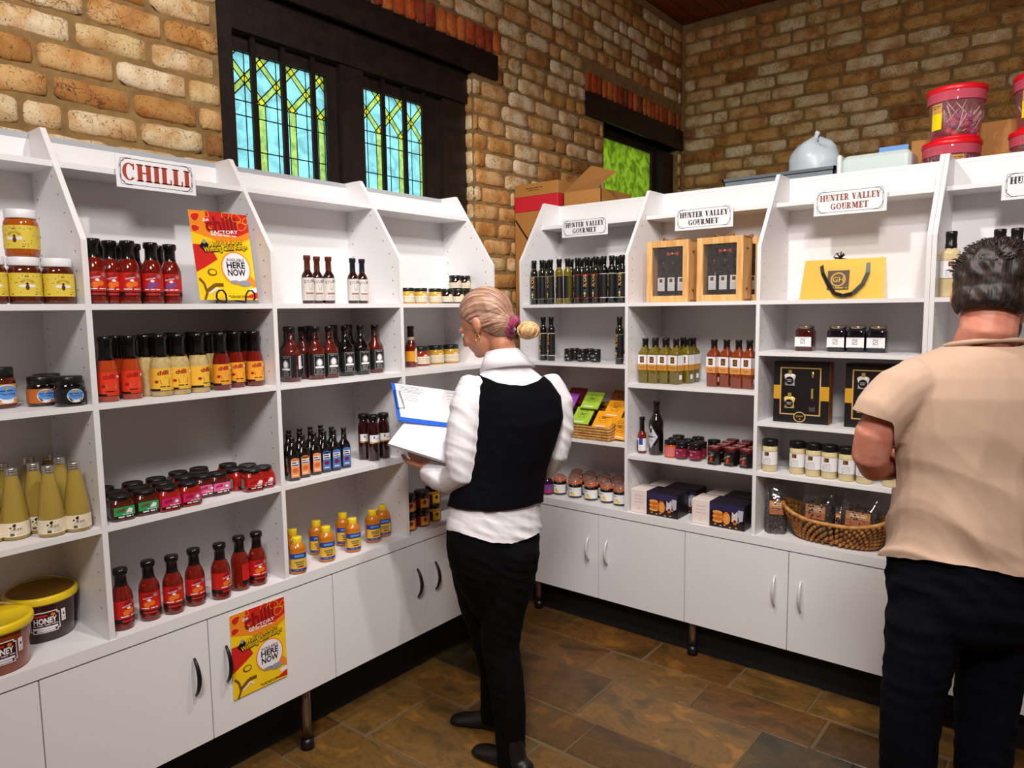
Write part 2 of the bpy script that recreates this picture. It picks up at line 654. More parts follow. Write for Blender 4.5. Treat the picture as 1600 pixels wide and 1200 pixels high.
soldier_row(wall_left, SD1[0], SD1[1], SD1[2] + .071, 5)
soldier_row(wall_left, SD2[0], SD2[1] - .03, SD2[2] + .071, 6)
# bricks returning into the reveal of the first window
for j in range(11):
    zc = 1.20 + (int((1.95 - 1.20) / COURSE) + 1 + j + .5) * COURSE
    if zc > BM1[2] - .03:
        break
    o = bpy.data.objects.new('brick', HALF[j % 6])
    COL.objects.link(o)
    o.parent = wall_left
    o.location = (WX - .068, W1[1] - .008, zc)
    o.rotation_euler = (0, 0, math.pi)
    o.scale = (0.9, 1, 1)
wall_back = struct(MB().box(WX - .2, XR + .2, WB + .010, WB + .22, 0, WC).build('wall_back', MORTAR))
nb = lay_bricks(wall_back, WB, 'B', WX + .012, 4.6, 1.20, WC, [], 4, lambda c: 2.25)
print('bricks', nl, nb)
PLAIN = M('painted_render', (196, 176, 150), 0.9, bump=0.3)
struct(MB().box(XR, XR + .15, YF, WB, 0, WC).build('wall_right', PLAIN))
struct(MB().box(WX, XR, YF - .15, YF, 0, WC).build('wall_front', PLAIN))

# lintel beams
DARKWOOD = M('dark_stained_timber', (38, 24, 17), 0.5, bump=0.6, bscale=60, rgb2=(24, 15, 11), vscale=14)
for i, B in enumerate((BM1, BM2)):
    mb = MB()
    mb.box(WX - .20, WX + .012, B[0], B[1], B[2], B[3])
    struct(mb.build('trim_%d' % (i + 1), DARKWOOD))

# ceiling: stained boards
CEIL = M('orange_stained_boards', (150, 66, 22), 0.45, bump=0.4, bscale=40, rgb2=(112, 44, 14), vscale=6)
ceiling = struct(MB().box(WX - .2, XR + .1, YF - .1, WB + .2, WC + .016, WC + .08).build('ceiling', CEIL))
x = WX
k = 0
while x < 3.3:
    o = MB().box(x + .003, x + .132, -4.0, WB, WC, WC + .015).build('board', CEIL, ceiling)
    x += .135

# floor: slate flags in rows
def slate_material():
    m = bpy.data.materials.new('sealed_slate')
    m.use_nodes = True
    nt = m.node_tree
    L = nt.links
    b = nt.nodes['Principled BSDF']
    oi = nt.nodes.new('ShaderNodeObjectInfo')
    geo = nt.nodes.new('ShaderNodeNewGeometry')
    base = ramp_node(nt, [(0, (150, 122, 76)), (.16, (122, 96, 60)), (.3, (164, 134, 84)), (.44, (112, 108, 86)), (.56, (140, 106, 64)), (.7, (156, 128, 80)), (.82, (104, 98, 78)), (.92, (132, 96, 54))], 'CONSTANT')
    L.new(oi.outputs['Random'], base.inputs['Fac'])
    mp = nt.nodes.new('ShaderNodeMapping')
    mp.inputs['Scale'].default_value = (4.2, 6.4, 4.0)
    L.new(geo.outputs['Position'], mp.inputs['Vector'])
    n1 = nt.nodes.new('ShaderNodeTexNoise')
    n1.inputs['Scale'].default_value = 1.0
    n1.inputs['Detail'].default_value = 9
    n1.inputs['Roughness'].default_value = 0.65
    n1.inputs['Distortion'].default_value = 0.45
    L.new(mp.outputs['Vector'], n1.inputs['Vector'])
    r1 = ramp_node(nt, [(0.30, (70, 66, 58)), (0.42, (128, 114, 92)), (0.50, (186, 158, 112)), (0.535, (150, 128, 94)), (0.62, (224, 186, 122)), (0.74, (255, 224, 160))])
    L.new(n1.outputs['Fac'], r1.inputs['Fac'])
    col = mix_col(nt, base.outputs['Color'], r1.outputs['Color'], 0.85, 'MULTIPLY')
    L.new(col, b.inputs['Base Color'])
    rr = nt.nodes.new('ShaderNodeMapRange')
    rr.inputs['To Min'].default_value = 0.22
    rr.inputs['To Max'].default_value = 0.5
    L.new(n1.outputs['Fac'], rr.inputs['Value'])
    L.new(rr.outputs['Result'], b.inputs['Roughness'])
    bp = nt.nodes.new('ShaderNodeBump')
    bp.inputs['Strength'].default_value = 0.6
    bp.inputs['Distance'].default_value = 0.006
    L.new(n1.outputs['Fac'], bp.inputs['Height'])
    L.new(bp.outputs['Normal'], b.inputs['Normal'])
    return m
SLATE = slate_material()
GROUT = M('grey_brown_grout', (104, 86, 60), 0.8, bump=0.4)
floor = struct(MB().box(WX - .2, XR + .1, YF - .1, WB + .2, -.10, -.004).build('floor', GROUT))
rs = random.Random(21)
y = -.10
rest = MB()
while y > -5.2:
    d = rs.choice((.24, .28, .34, .38))
    x = WX + rs.uniform(-.3, 0)
    while x < 5.0:
        ln = rs.choice((.34, .42, .5, .58, .66))
        x0, x1 = max(x, WX) + .004, x + ln - .004
        y0, y1 = y - d + .004, y - .004
        jt = lambda: rs.uniform(-.006, .006)
        a = [(x0 + jt(), y0 + jt()), (x1 + jt(), y0 + jt()), (x1 + jt(), y1 + jt()), (x0 + jt(), y1 + jt())]
        cx, cy = (x0 + x1) / 2, (y0 + y1) / 2
        z = rs.uniform(-.002, .001)
        vs = [(p[0] - cx, p[1] - cy, -.012) for p in a] + [(p[0] - cx, p[1] - cy, z - .003) for p in a] + [((p[0] - cx) * .975, (p[1] - cy) * .96, z) for p in a]
        fs = [(0, 1, 5, 4), (1, 2, 6, 5), (2, 3, 7, 6), (3, 0, 4, 7), (4, 5, 9, 8), (5, 6, 10, 9), (6, 7, 11, 10), (7, 4, 8, 11), (8, 9, 10, 11)]
        if x1 - x0 > .05:
            px, py, dz = proj((cx, cy, 0)) if (Vector((cx, cy, 0)) - CAM).dot(FW) > .2 else (0, 9999, 0)
            if -200 < px < 1800 and 850 < py < 1500:
                MB().add(vs, fs).build('flagstone', SLATE, floor, (cx, cy, 0))
            else:
                rest.add(vs, fs, 0, False, Matrix.Translation((cx, cy, 0)))
        x += ln
    y -= d
o = rest.build('flagstones', SLATE, floor)
o['kind'] = 'stuff'

# ------------------------------------------------------------------ windows
def glass_mat(name, rgb, bump=0.3, bscale=30):
    m = bpy.data.materials.new(name)
    m.use_nodes = True
    nt = m.node_tree
    for n in list(nt.nodes):
        nt.nodes.remove(n)
    out = nt.nodes.new('ShaderNodeOutputMaterial')
    tr = nt.nodes.new('ShaderNodeBsdfTranslucent')
    geo = nt.nodes.new('ShaderNodeNewGeometry')
    nz = nt.nodes.new('ShaderNodeTexNoise')
    nz.inputs['Scale'].default_value = bscale
    nz.inputs['Detail'].default_value = 4
    nz.inputs['Distortion'].default_value = 0.8
    nt.links.new(geo.outputs['Position'], nz.inputs['Vector'])
    c = tuple(int(v * .78) for v in rgb)
    rp = ramp_node(nt, [(0.35, c), (0.6, rgb)])
    nt.links.new(nz.outputs['Fac'], rp.inputs['Fac'])
    nt.links.new(rp.outputs['Color'], tr.inputs['Color'])
    gl = nt.nodes.new('ShaderNodeBsdfGlossy')
    gl.inputs['Roughness'].default_value = 0.15
    bp = nt.nodes.new('ShaderNodeBump')
    bp.inputs['Strength'].default_value = bump
    bp.inputs['Distance'].default_value = 0.004
    nt.links.new(nz.outputs['Fac'], bp.inputs['Height'])
    nt.links.new(bp.outputs['Normal'], gl.inputs['Normal'])
    mx = nt.nodes.new('ShaderNodeMixShader')
    mx.inputs['Fac'].default_value = 0.06
    nt.links.new(tr.outputs[0], mx.inputs[1])
    nt.links.new(gl.outputs[0], mx.inputs[2])
    nt.links.new(mx.outputs[0], out.inputs['Surface'])
    return m
G_BLUE = glass_mat('pale_blue_cathedral_glass', (142, 208, 210), bscale=14)
G_GREEN = glass_mat('grass_green_cathedral_glass', (164, 192, 96))
G_YEL = glass_mat('yellow_cathedral_glass', (214, 200, 40))
G_LIME = glass_mat('lime_hammered_glass', (172, 190, 92), bump=0.8, bscale=16)
LEAD = M('dark_lead_came', (34, 32, 28), 0.5, 0.3)

def split_poly(poly, a, b, c):
    """split a convex polygon by a*x + b*y = c"""
    neg, pos = [], []
    n = len(poly)
    for i in range(n):
        p, q = poly[i], poly[(i + 1) % n]
        dp, dq = a * p[0] + b * p[1] - c, a * q[0] + b * q[1] - c
        if dp <= 1e-9: neg.append(p)
        if dp >= -1e-9: pos.append(p)
        if (dp < -1e-9 and dq > 1e-9) or (dp > 1e-9 and dq < -1e-9):
            t = dp / (dp - dq)
            r = (p[0] + (q[0] - p[0]) * t, p[1] + (q[1] - p[1]) * t)
            neg.append(r)
            pos.append(r)
    return [g for g in (neg, pos) if len(g) >= 3]
def area(p):
    return abs(sum(p[i][0] * p[(i + 1) % len(p)][1] - p[(i + 1) % len(p)][0] * p[i][1] for i in range(len(p)))) / 2

XG = CAM.x + KW * (.05 - CAM.x)          # glass plane
win1 = bpy.data.objects.new('window_1', None)
COL.objects.link(win1)
win1['kind'] = 'structure'
def leadlight(y0, y1, ytop, pitch):
    zt, zm, zb = WZ(2.690), WZ(2.592), WZ(2.516)
    ztop = WZ(2.666)
    half = (ztop - zb) / 2
    zmid = (ztop + zb) / 2
    bw = 0.026
    cells = []
    # lattice zone
    polys = [[(y0, zb - .012), (y1, zb - .012), (y1, zt), (y0, zt)]]
    sl = (ztop - zb) / (pitch / 2) / 2 * 1.0
    k = (ztop - zb) / pitch      # dz/dy of the diagonals: a full pitch per height
    k = 2 * half / pitch
    lines = []
    nn = int((y1 - y0) / pitch) + 4
    nrm = math.hypot(k, 1)
    for i in range(-nn, nn + 1):
        yc = ytop + i * pitch
        for sgn in (1, -1):
            # line through (yc, ztop) with slope sgn*k*... reaching zb after one pitch/1
            for off in (-bw / 2, bw / 2):
                lines.append((sgn * 2 * half / (pitch / 2) * .5, -1.0, sgn * 2 * half / (pitch / 2) * .5 * yc - ztop + off * math.hypot(half / (pitch / 2), 1)))
    lines += [(1.0, 0.0, ytop + (i + .5) * pitch) for i in range(-nn, nn + 1)]
    for (a, b, c) in lines:
        np_ = []
        for p in polys:
            np_ += split_poly(p, a, b, c)
        polys = [p for p in np_ if area(p) > 2e-6]
    g = half / (pitch / 2)
    hb = bw / 2 * math.hypot(g, 1)
    def cls(cy, cz):
        n = 0
        for sgn in (1, -1):
            # distance in z to nearest diagonal of this family
            t = (cz - ztop - sgn * g * (cy - ytop))
            per = g * pitch
            t = (t + per / 2) % per - per / 2
            if abs(t) < hb:
                n += 1
        return n
    for p in polys:
        cy, cz = sum(q[0] for q in p) / len(p), sum(q[1] for q in p) / len(p)
        n = cls(cy, cz)
        cells.append((p, (G_BLUE, G_GREEN, G_YEL)[n]))
    # lower zone: green strips under the lattice points, plain quarries between
    ys = [y0]
    i = -nn
    strips = []
    for i in range(-nn, nn + 1):
        yc = ytop + i * pitch
        if y0 - .012 < yc < y1 + .005:
            strips.append((max(y0, yc - bw * .68), min(y1, yc + bw * .68)))
    cuts = sorted({y0, y1} | {q for s in strips for q in s} | {ytop + (i + .5) * pitch for i in range(-nn, nn + 1) if y0 + .01 < ytop + (i + .5) * pitch < y1 - .01})
    zs = [1.97, 2.12, WZ(2.316), WZ(2.448), zb - .012]
    for a, b_ in zip(cuts[:-1], cuts[1:]):
        green = any(abs(a - s[0]) < 1e-6 and abs(b_ - s[1]) < 1e-6 for s in strips)
        for c, d in zip(zs[:-1], zs[1:]):
            cells.append(([(a, c), (b_, c), (b_, d), (a, d)], G_GREEN if green else G_BLUE))
    lead = MB()
    for p, mt in cells:
        if area(p) < 6e-6:
            continue
        mb = MB()
        c = (sum(q[0] for q in p) / len(p), sum(q[1] for q in p) / len(p))
        n = len(p)
        sh = [(c[0] + (q[0] - c[0]), c[1] + (q[1] - c[1])) for q in p]
        mb.add([(XG, q[0], q[1]) for q in sh], [tuple(range(n))])
        mb.build('pane', mt, win1)
        for a, b_ in zip(p, p[1:] + p[:1]):
            lead.tube([(XG + .002, a[0], a[1]), (XG + .002, b_[0], b_[1])], .0027, 4)
    lead.build('leading', LEAD, win1)
GY = [WY(-1.995), WY(-1.538), WY(-1.354), WY(-.940)]
leadlight(GY[0], GY[1], WY(-1.707), WY(-1.707) - WY(-1.852))
leadlight(GY[2], GY[3], WY(-1.230), WY(-1.0885) - WY(-1.230))
xf = XG + .035
zt = WZ(2.690)
def wbar(name, y0, y1, z0, z1, x0=XG - .02, x1=None):
    o = MB().box(x0, x1 if x1 is not None else xf, y0, y1, z0, z1).build(name, DARKWOOD, win1)
    return o
wbar('frame_head', W1[0], W1[1], WZ(2.75), BM1[2], x1=xf + .03)
wbar('frame_post', W1[0], GY[0] - .012, 1.95, WZ(2.75), x1=xf + .03)
wbar('frame_post', WY(-.83), W1[1], 1.95, WZ(2.75), x1=xf + .012)
wbar('frame_post', GY[3] + .012, WY(-.83), 1.95, WZ(2.75), x1=xf - .02)
wbar('mullion', GY[1] + .055, GY[2] - .004, 1.95, WZ(2.75), x1=xf + .02)
wbar('sash_stile', GY[1], GY[1] + .055, 1.95, WZ(2.75), x1=xf - .016)
wbar('sash_rail', GY[0] - .012, GY[1], zt, WZ(2.75), x1=xf - .018)
wbar('sash_rail', GY[2] - .004, GY[3] + .012, zt, WZ(2.75), x1=xf - .018)
wbar('sill', W1[0], W1[1], 1.93, 1.97, x1=xf + .03)
for yb in (-1.880, -1.743, -1.597, -1.204, -1.065, -.937):
    y = WY(yb) - .026
    MB().box(xf - .008, xf + .008, y - .011, y + .011, 1.95, WZ(2.752)).build('security_bar', M('dark_iron', (40, 30, 24), .55, .6, bump=.3), win1)
MB().box(xf - .012, xf + .012, GY[0] - .01, GY[3] + .05, WZ(2.745), WZ(2.762)).build('bar_rail', M('dark_iron'), win1)

win2 = bpy.data.objects.new('window_2', None)
COL.objects.link(win2)
win2['kind'] = 'structure'
xg2 = WX - .12
mb = MB().box(xg2 - .004, xg2, W2[0], WY(1.53), 1.95, BM2[2] - .015)
mb.build('pane', G_LIME, win2)
def w2(name, y0, y1, z0, z1, x1):
    MB().box(WX - .18, x1, y0, y1, z0, z1).build(name, DARKWOOD, win2)
w2('frame_head', W2[0], W2[1], BM2[2] - .035, BM2[2], xg2 + .03)
w2('frame_post', WY(1.53), WY(1.60), 1.95, BM2[2] - .035, xg2 + .02)
w2('frame_post', WY(1.60), W2[1], 1.95, BM2[2] - .035, xg2 + .07)
w2('sill', W2[0], W2[1], 1.92, 1.96, xg2 + .05)
w2('sash_rail', W2[0], WY(1.53), BM2[2] - .06, BM2[2] - .035, xg2 + .012)

# ================================================================== shelving
WHITE = M('white_melamine', (232, 229, 230), 0.38, bump=0.05, bscale=300)
WEDGE = M('white_edge_banding', (238, 235, 234), 0.35)
GREYTOP = M('grey_rail_cap', (168, 172, 178), 0.5)
HOLE = M('pin_hole_shadow', (30, 28, 26), 0.9)
STEEL = M('brushed_steel', (150, 135, 118), 0.3, 0.9)
BLACKP = M('black_plastic', (16, 16, 17), 0.35)
CHROME = M('white_satin_handle', (226, 222, 220), 0.25, 0.15)
T = .016
FL, BLK = .5175, .195           # left unit front and back-panel planes (x)
FR, BRK_ = -.5175, -.155        # right unit front and back-panel planes (y)

def frame_L(s, d, z):           # s along the run, d distance behind the front
    return Vector((FL - d, s, z))
def frame_R(s, d, z):
    return Vector((s, FR + d, z))

def side_panel(side, s, zc, zk, ztop, dtop, dback, hole_dirs, thick=T):
    """upright with a sloped upper front; returns MB in world coordinates"""
    mb = MB()
    fr = frame_L if side == 'L' else frame_R
    prof = [(.004, zc), (.004, zk), (dtop, ztop), (dback, ztop), (dback, zc)]
    v = [fr(s - thick / 2, d, z) for d, z in prof] + [fr(s + thick / 2, d, z) for d, z in prof]
    n = len(prof)
    f = [tuple(range(n)), tuple(n + n - 1 - i for i in range(n))] + [(i, n + i, n + (i + 1) % n, (i + 1) % n) for i in range(n)]
    if side == 'R':
        f = [tuple(reversed(q)) for q in f]
    mb.add(v, f)
    # shelf-pin holes, front and back columns
    z = zc + .09
    while z < ztop - .1:
        for d in (.045 + max(0, (z - zk) / (ztop - zk)) * (dtop - .01), dback - .05):
            for sg in hole_dirs:
                c = fr(s + sg * (thick / 2 + .0006), d, z)
                vs = []
                for k in range(6):
                    a = k * math.pi / 3
                    vs.append(fr(s + sg * (thick / 2 + .0006), d + .0028 * math.cos(a), z + .0028 * math.sin(a)))
                mb.add(vs, [tuple(range(6))], 1)
        z += .055
    return mb

def board(side, s0, s1, d0, d1, z0, z1, name, parent, mat=None):
    fr = frame_L if side == 'L' else frame_R
    a, b = fr(s0, d0, z0), fr(s1, d1, z1)
    mb = MB().box(min(a.x, b.x), max(a.x, b.x), min(a.y, b.y), max(a.y, b.y), min(a.z, b.z), max(a.z, b.z))
    return mb.build(name, mat or WHITE, parent)

def shelving(side, ss, zc, zk, ztop, dtop, dback, shelves, ztopshelf, label, double_ends=()):
    u = thing('shelving_unit', label, 'shelving', tuple((frame_L if side == 'L' else frame_R)(ss[0], dback, 0)))
    inv = Matrix.Translation(-u.location)
    def fix(o):
        o.matrix_parent_inverse = inv
        return o
    for i, s in enumerate(ss):
        dirs = [g for g in (-1, 1) if 0 <= i + (g - 1) // 2 < len(ss) - 1]
        fix(side_panel(side, s, zc, zk, ztop, dtop, dback + T, dirs).build('upright', [WHITE, HOLE], u))
    for i in range(len(ss) - 1):
        a, b = ss[i] + T / 2, ss[i + 1] - T / 2
        fix(board(side, a, b, dback, dback + T, zc, ztop - .004, 'back_panel', u))
        fix(board(side, a, b, dback - .001, dback + T + .002, ztop - .02, ztop - .003, 'top_rail', u, GREYTOP if side == 'L' else WHITE))
        # front of the top shelf lies on the slope
        dts = .148 if side == 'L' else .180
        fix(board(side, a, b, dts + .01, dback, ztopshelf - .017, ztopshelf, 'shelf', u))
        for z in shelves[i]:
            fix(board(side, a, b, .006, dback, z - .017, z, 'shelf', u))
    return u
LS = [-3.338, -2.740, -2.142, -1.546, -.953]
LA, LB_, LC_, LCT = 1.699, 1.414, 1.054, .713
shelving('L', LS, LCT, 1.878, 2.217, .2325, FL - BLK, [[LA, LB_, LC_]] * 4, 2.112,
         'long white shelving unit of four bays along the brick wall under the leadlight window')
RS = [.338, .981, 1.619, 2.252]
RA, RCT = 1.693, .660
shelving('R', RS, RCT, 1.925, 2.250, .2245, BRK_ - FR, [[RA, 1.390, .998], [RA, 1.300, .946], [RA, 1.474, 1.168, .946]], 2.120,
         'white shelving unit of three bays facing the camera with oils and gift boxes')
RS2 = [2.269, 2.907, 3.545]
shelving('R', RS2, RCT, 1.925, 2.250, .2245, BRK_ - FR, [[RA, 1.39, .998], [RA, 1.39, .998]], 2.120,
         'white shelving unit behind the man in the beige T-shirt at the right edge')

def worktop(side, s0, s1, z0, z1, dback, label):
    o = board(side, s0, s1, 0.0, dback + T, z0, z1, 'worktop', None)
    tag(o, label, 'worktop')
worktop('L', -3.75, -.945, .676, LCT, FL - BLK, 'continuous white worktop under the left shelving by the brick wall')
worktop('R', .330, 2.2605, .622, RCT, BRK_ - FR, 'white worktop under the three-bay right shelving with cookie boxes and wicker basket')
worktop('R', 2.2615, 3.56, .622, RCT, BRK_ - FR, 'white worktop behind the man in the beige T-shirt')

def handle(side, s, zc, h, mat, parent, inv):
    fr = frame_L if side == 'L' else frame_R
    pts = []
    for k in range(11):
        t = k / 10
        pts.append(fr(s, -.006 - .026 * math.sin(math.pi * t) ** .8, zc + (t - .5) * h))
    mb = MB().tube(pts, [.0045 + .003 * math.sin(math.pi * k / 10) for k in range(11)], 8, flat=1.0)
    o = mb.build('handle', mat, parent)
    o.matrix_parent_inverse = inv
def cabinet(side, s0, s1, smid, z0, z1, dback, hmat, hh, label, legs, leg_s, n_handle=(1, 1)):
    fr = frame_L if side == 'L' else frame_R
    c = thing('base_cabinet', label, 'cabinet', tuple(fr((s0 + s1) / 2, .2, 0)))
    inv = Matrix.Translation(-c.location)
    def fx(o):
        o.matrix_parent_inverse = inv
        return o
    fx(board(side, s0 + .002, s1 - .002, .022, dback, z0 + .004, z1 - .001, 'body', c))
    for i, (a, b) in enumerate(((s0, smid), (smid, s1))):
        if b - a < .05:
            continue
        d = fx(board(side, a + .0018, b - .0018, .002, .020, z0, z1 - .006, 'door', c))
        hs = smid - .055 if i == 0 else smid + .055
        handle(side, hs, z0 + (z1 - z0) * .58, hh, hmat, d, Matrix())
    fx(board(side, s0 + .004, s1 - .004, .088 if side == 'R' else .185, .10 if side == 'R' else .197, .002, z0 + .003, 'plinth', c, M('black_plinth', (9, 9, 9), .8)))
    for s in leg_s:
        for d in (.06, dback - .05):
            p = fr(s, d, 0)
            mb = MB()
            mb.lathe([(.0, z0 + .004), (.019, z0 + .004), (.019, .042), (.0, .042)], 14, 0)
            mb.lathe([(.0, .042), (.024, .042), (.026, .0), (.0, .0)], 14, 1)
            o = mb.build('leg', [STEEL, BLACKP], c, None)
            o.location = p - c.location
    return c
DBL = .30
cabinet('L', -3.92, -2.937, -3.43, .26, .676, DBL, BLACKP, .12, 'white base cabinet below the honey bay, cut by the left edge', 1, (-3.4,))
cabinet('L', -2.937, -1.948, -2.450, .26, .676, DBL, BLACKP, .125, 'white two-door base cabinet with black handles and the chilli poster on its door', 1, (-2.05,))
cabinet('L', -1.948, -.953, -1.453, .26, .676, DBL, BLACKP, .125, 'white two-door base cabinet with black handles beside the woman in the vest', 1, (-1.05,))
cabinet('R', .338, 1.299, .824, .176, .622, DBL, CHROME, .125, 'white two-door base cabinet with pale handles nearest the room corner', 1, (.40,))
cabinet('R', 1.299, 2.2605, 1.777, .176, .622, DBL, CHROME, .135, 'white two-door base cabinet with pale handles below the wicker basket', 1, (1.318,))
cabinet('R', 2.2615, 3.22, 2.74, .176, .622, DBL, CHROME, .135, 'white base cabinet behind the legs of the man in dark jeans', 1, (2.30,))
# end panel of the left run, reaching to the floor in the corner
o = MB().box(.215, .50, -.951, -.935, 0.0, .676).build('end_panel', WHITE)
tag(o, 'white end panel standing on the slate floor in the room corner', 'panel')
# plain storage carcass behind the right shelving, on which the tubs and buckets stand
o = MB().box(.345, 3.55, -.136, .42, .0, 2.129).build('storage_cupboard', WHITE)
tag(o, 'plain white storage cupboard backing the right shelving below the sweet buckets', 'cupboard')

# ================================================================== signs and posters
def _rect(x0, y0, x1, y1): return [(x0, y0), (x1, y0), (x1, y1), (x0, y1)]
def _band(cx, cy, ro, so, ri, si, a0, a1, n=14):
    out = []
    for k in range(n):
        a, b = math.radians(a0 + (a1 - a0) * k / n), math.radians(a0 + (a1 - a0) * (k + 1) / n)
        out.append([(cx + ri * math.cos(a), cy + si * math.sin(a)), (cx + ro * math.cos(a), cy + so * math.sin(a)),
                    (cx + ro * math.cos(b), cy + so * math.sin(b)), (cx + ri * math.cos(b), cy + si * math.sin(b))])
    return out
def serif_letter(ch, S=.30, h=.07, e=.08):
    def stem(x, w=None, top=True, bot=True):
        w = S if w is None else w
        r = [_rect(x, 0, x + w, 1)]
        if bot: r.append(_rect(x - e, 0, x + w + e, h))
        if top: r.append(_rect(x - e, 1 - h, x + w + e, 1))
        return r
    def diag(x0, y0, x1, y1, w):
        return [[(x0, y0), (x0 + w, y0), (x1 + w, y1), (x1, y1)]]
    t = .10
    if ch == 'I': return stem(e), S + 2 * e
    if ch == 'H': return stem(e) + stem(e + S + .26) + [_rect(e + S, .46, e + S + .26, .54)], 2 * S + .26 + 2 * e
    if ch == 'L': return stem(e) + [_rect(e + S, 0, e + S + .32, h), _rect(e + S + .24, 0, e + S + .33, .30)], S + .33 + e
    if ch == 'T': return stem(.28, top=False) + [_rect(0, 1 - h, S + .56, 1), _rect(0, .74, .08, 1), _rect(S + .48, .74, S + .56, 1)], S + .56
    if ch == 'E': return stem(e) + [_rect(e + S, 0, e + S + .32, h), _rect(e + S, 1 - h, e + S + .32, 1), _rect(e + S, .47, e + S + .18, .54), _rect(e + S + .24, 0, e + S + .33, .28), _rect(e + S + .24, .72, e + S + .33, 1), _rect(e + S + .12, .38, e + S + .19, .63)], S + .33 + e
    if ch == 'U': return [_rect(e, .30, e + S, 1), _rect(0, 1 - h, S + 2 * e, 1), _rect(e + S + .22, .30, e + S + .22 + t, 1), _rect(e + S + .14, 1 - h, e + S + .30 + t, 1)] + _band(e + (S + .22 + t) / 2, .30, (S + .22 + t) / 2, .31, (S + .22 + t) / 2 - t, .22, 180, 360), S + .30 + t + e
    if ch == 'N': return stem(e, t) + stem(e + .56, t, bot=False) + diag(e + .40, 0, e, 1, S), .56 + t + 2 * e
    if ch == 'V': return diag(.30, 0, .06, 1, S) + diag(.36, 0, .66, 1, t) + [_rect(0, 1 - h, S + .14, 1), _rect(.58, 1 - h, .84, 1)], .84
    if ch == 'A': return diag(.10, 0, .36, 1, t) + diag(.56, 0, .32, 1, S) + [_rect(.2, .27, .6, .35), _rect(0, 0, .30, h), _rect(.48, 0, .56 + S + e, h)], .56 + S + e
    if ch == 'Y': return [_rect(.28, 0, .28 + S, .45), _rect(.2, 0, .36 + S, h)] + diag(.28, .42, .04, 1, S) + diag(.42, .42, .66, 1, t) + [_rect(0, 1 - h, S + .12, 1), _rect(.58, 1 - h, .84, 1)], .84
    if ch == 'M': return stem(e, t) + stem(e + .66, S) + diag(e + .30, .12, e, 1, S) + diag(e + .40, .12, e + .66, 1, t), .66 + S + 2 * e
    if ch == 'O': return _band(.44, .5, .44, .51, .20, .45, 0, 360, 24), .88
    if ch == 'C': return _band(.44, .5, .44, .51, .20, .45, 48, 318, 20) + [_rect(.66, .64, .76, .98)], .82
    if ch == 'G': return _band(.44, .5, .44, .51, .20, .45, 48, 318, 20) + [_rect(.66, .64, .76, .98), _rect(.58, .06, .58 + S * .9, .44), _rect(.48, .40, .94, .46)], .94
    if ch == 'R': return stem(e) + _band(e + S, .74, .34, .26, .12, .20, -90, 90, 10) + diag(e + S + .22, 0, e + S - .02, .48, .22) + [_rect(e + S + .2, 0, e + S + .50, h)], S + .52 + e
    return [], .34
def serif_text(fc, s, u, v, h, mat, width=None, lay=3, sp=.07, rot=0.0):
    x, parts = 0.0, []
    for ch in s:
        ps, wd = serif_letter(ch)
        parts += [[(a + x, b) for a, b in p] for p in ps]
        x += wd + sp
    x -= sp
    k = (width / x) if width else h
    c, sn = math.cos(rot), math.sin(rot)
    for i, p in enumerate(parts):
        q = []
        for a, b in p:
            aa, bb = (a - x / 2) * k, (b - .5) * h
            q.append((u + aa * c - bb * sn, v + aa * sn + bb * c))
        ar = sum(q[j][0] * q[(j + 1) % len(q)][1] - q[(j + 1) % len(q)][0] * q[j][1] for j in range(len(q)))
        if ar < 0:
            q.reverse()
        fc.poly(q, mat, lay)
PAPER = M('white_card', (236, 234, 238), 0.6)
INK_K = M('black_print', (18, 18, 20), 0.55)
INK_R = M('brick_red_print', (168, 62, 40), 0.55)
INK_RB = M('brown_red_print', (150, 78, 62), 0.55)
def sign(loc, rz, wd, ht, lines, ink, label, tilt=0.0):
    t = thing('shop_sign', label, 'sign', loc, rz)
    mb = MB().box(-wd / 2, wd / 2, 0, .0012, 0, ht)
    mb.build('card', PAPER, t)
    mb = MB()
    fc = Face(mb)
    mx, my = wd * .055, ht * .11
    # fancy border: rounded line with doubled corners
    r = ht * .22
    pts = []
    for cx, cy, a0 in ((wd / 2 - mx - r, ht - my - r, 0), (-wd / 2 + mx + r, ht - my - r, 90), (-wd / 2 + mx + r, my + r, 180), (wd / 2 - mx - r, my + r, 270)):
        for k in range(5):
            a = math.radians(a0 + 22.5 * k)
            pts.append((cx + r * math.cos(a), cy + r * math.sin(a)))
    fc.line(pts + pts[:1], .0012, 0, 2)
    for sx in (-1, 1):
        for sy in (-1, 1):
            cx, cy = sx * (wd / 2 - mx * .9), ht / 2 + sy * (ht / 2 - my * .9)
            fc.ring(cx - sx * .006, cy - sy * .006, .006, .006, .0012, 0, 2, 10)
            fc.line([(cx, cy - sy * .012), (cx, cy - sy * .03)], .0014, 0, 2)
            fc.line([(cx - sx * .012, cy), (cx - sx * .035, cy)], .0014, 0, 2)
            fc.line([(cx + sx * .003, cy - sy * .02), (cx + sx * .003, cy - sy * .045)], .0009, 0, 2)
    n = len(lines)
    for i, (s, w_, h_) in enumerate(lines):
        v = ht * (.5 if n == 1 else (.66 - .34 * i))
        serif_text(fc, s, 0, v, h_, 1, w_)
    mb.build('lettering', [INK_K, ink], t)
    return t
sign((.372, -2.453, 2.058), math.pi / 2, .252, .100, [('CHILLI', .215, .052)], INK_R, 'white CHILLI sign with red serif letters on the left shelving')
hv = lambda w_: [('HUNTER VALLEY', w_ * .83, .025), ('GOURMET', w_ * .52, .025)]
sign((.635, -.345, 2.048), 0, .283, .095, hv(.283), INK_K, 'white HUNTER VALLEY GOURMET sign in black letters above the black oil bottles')
sign((1.293, -.345, 2.034), 0, .286, .106, hv(.286), INK_K, 'white HUNTER VALLEY GOURMET sign in black letters above the wooden gift boxes')
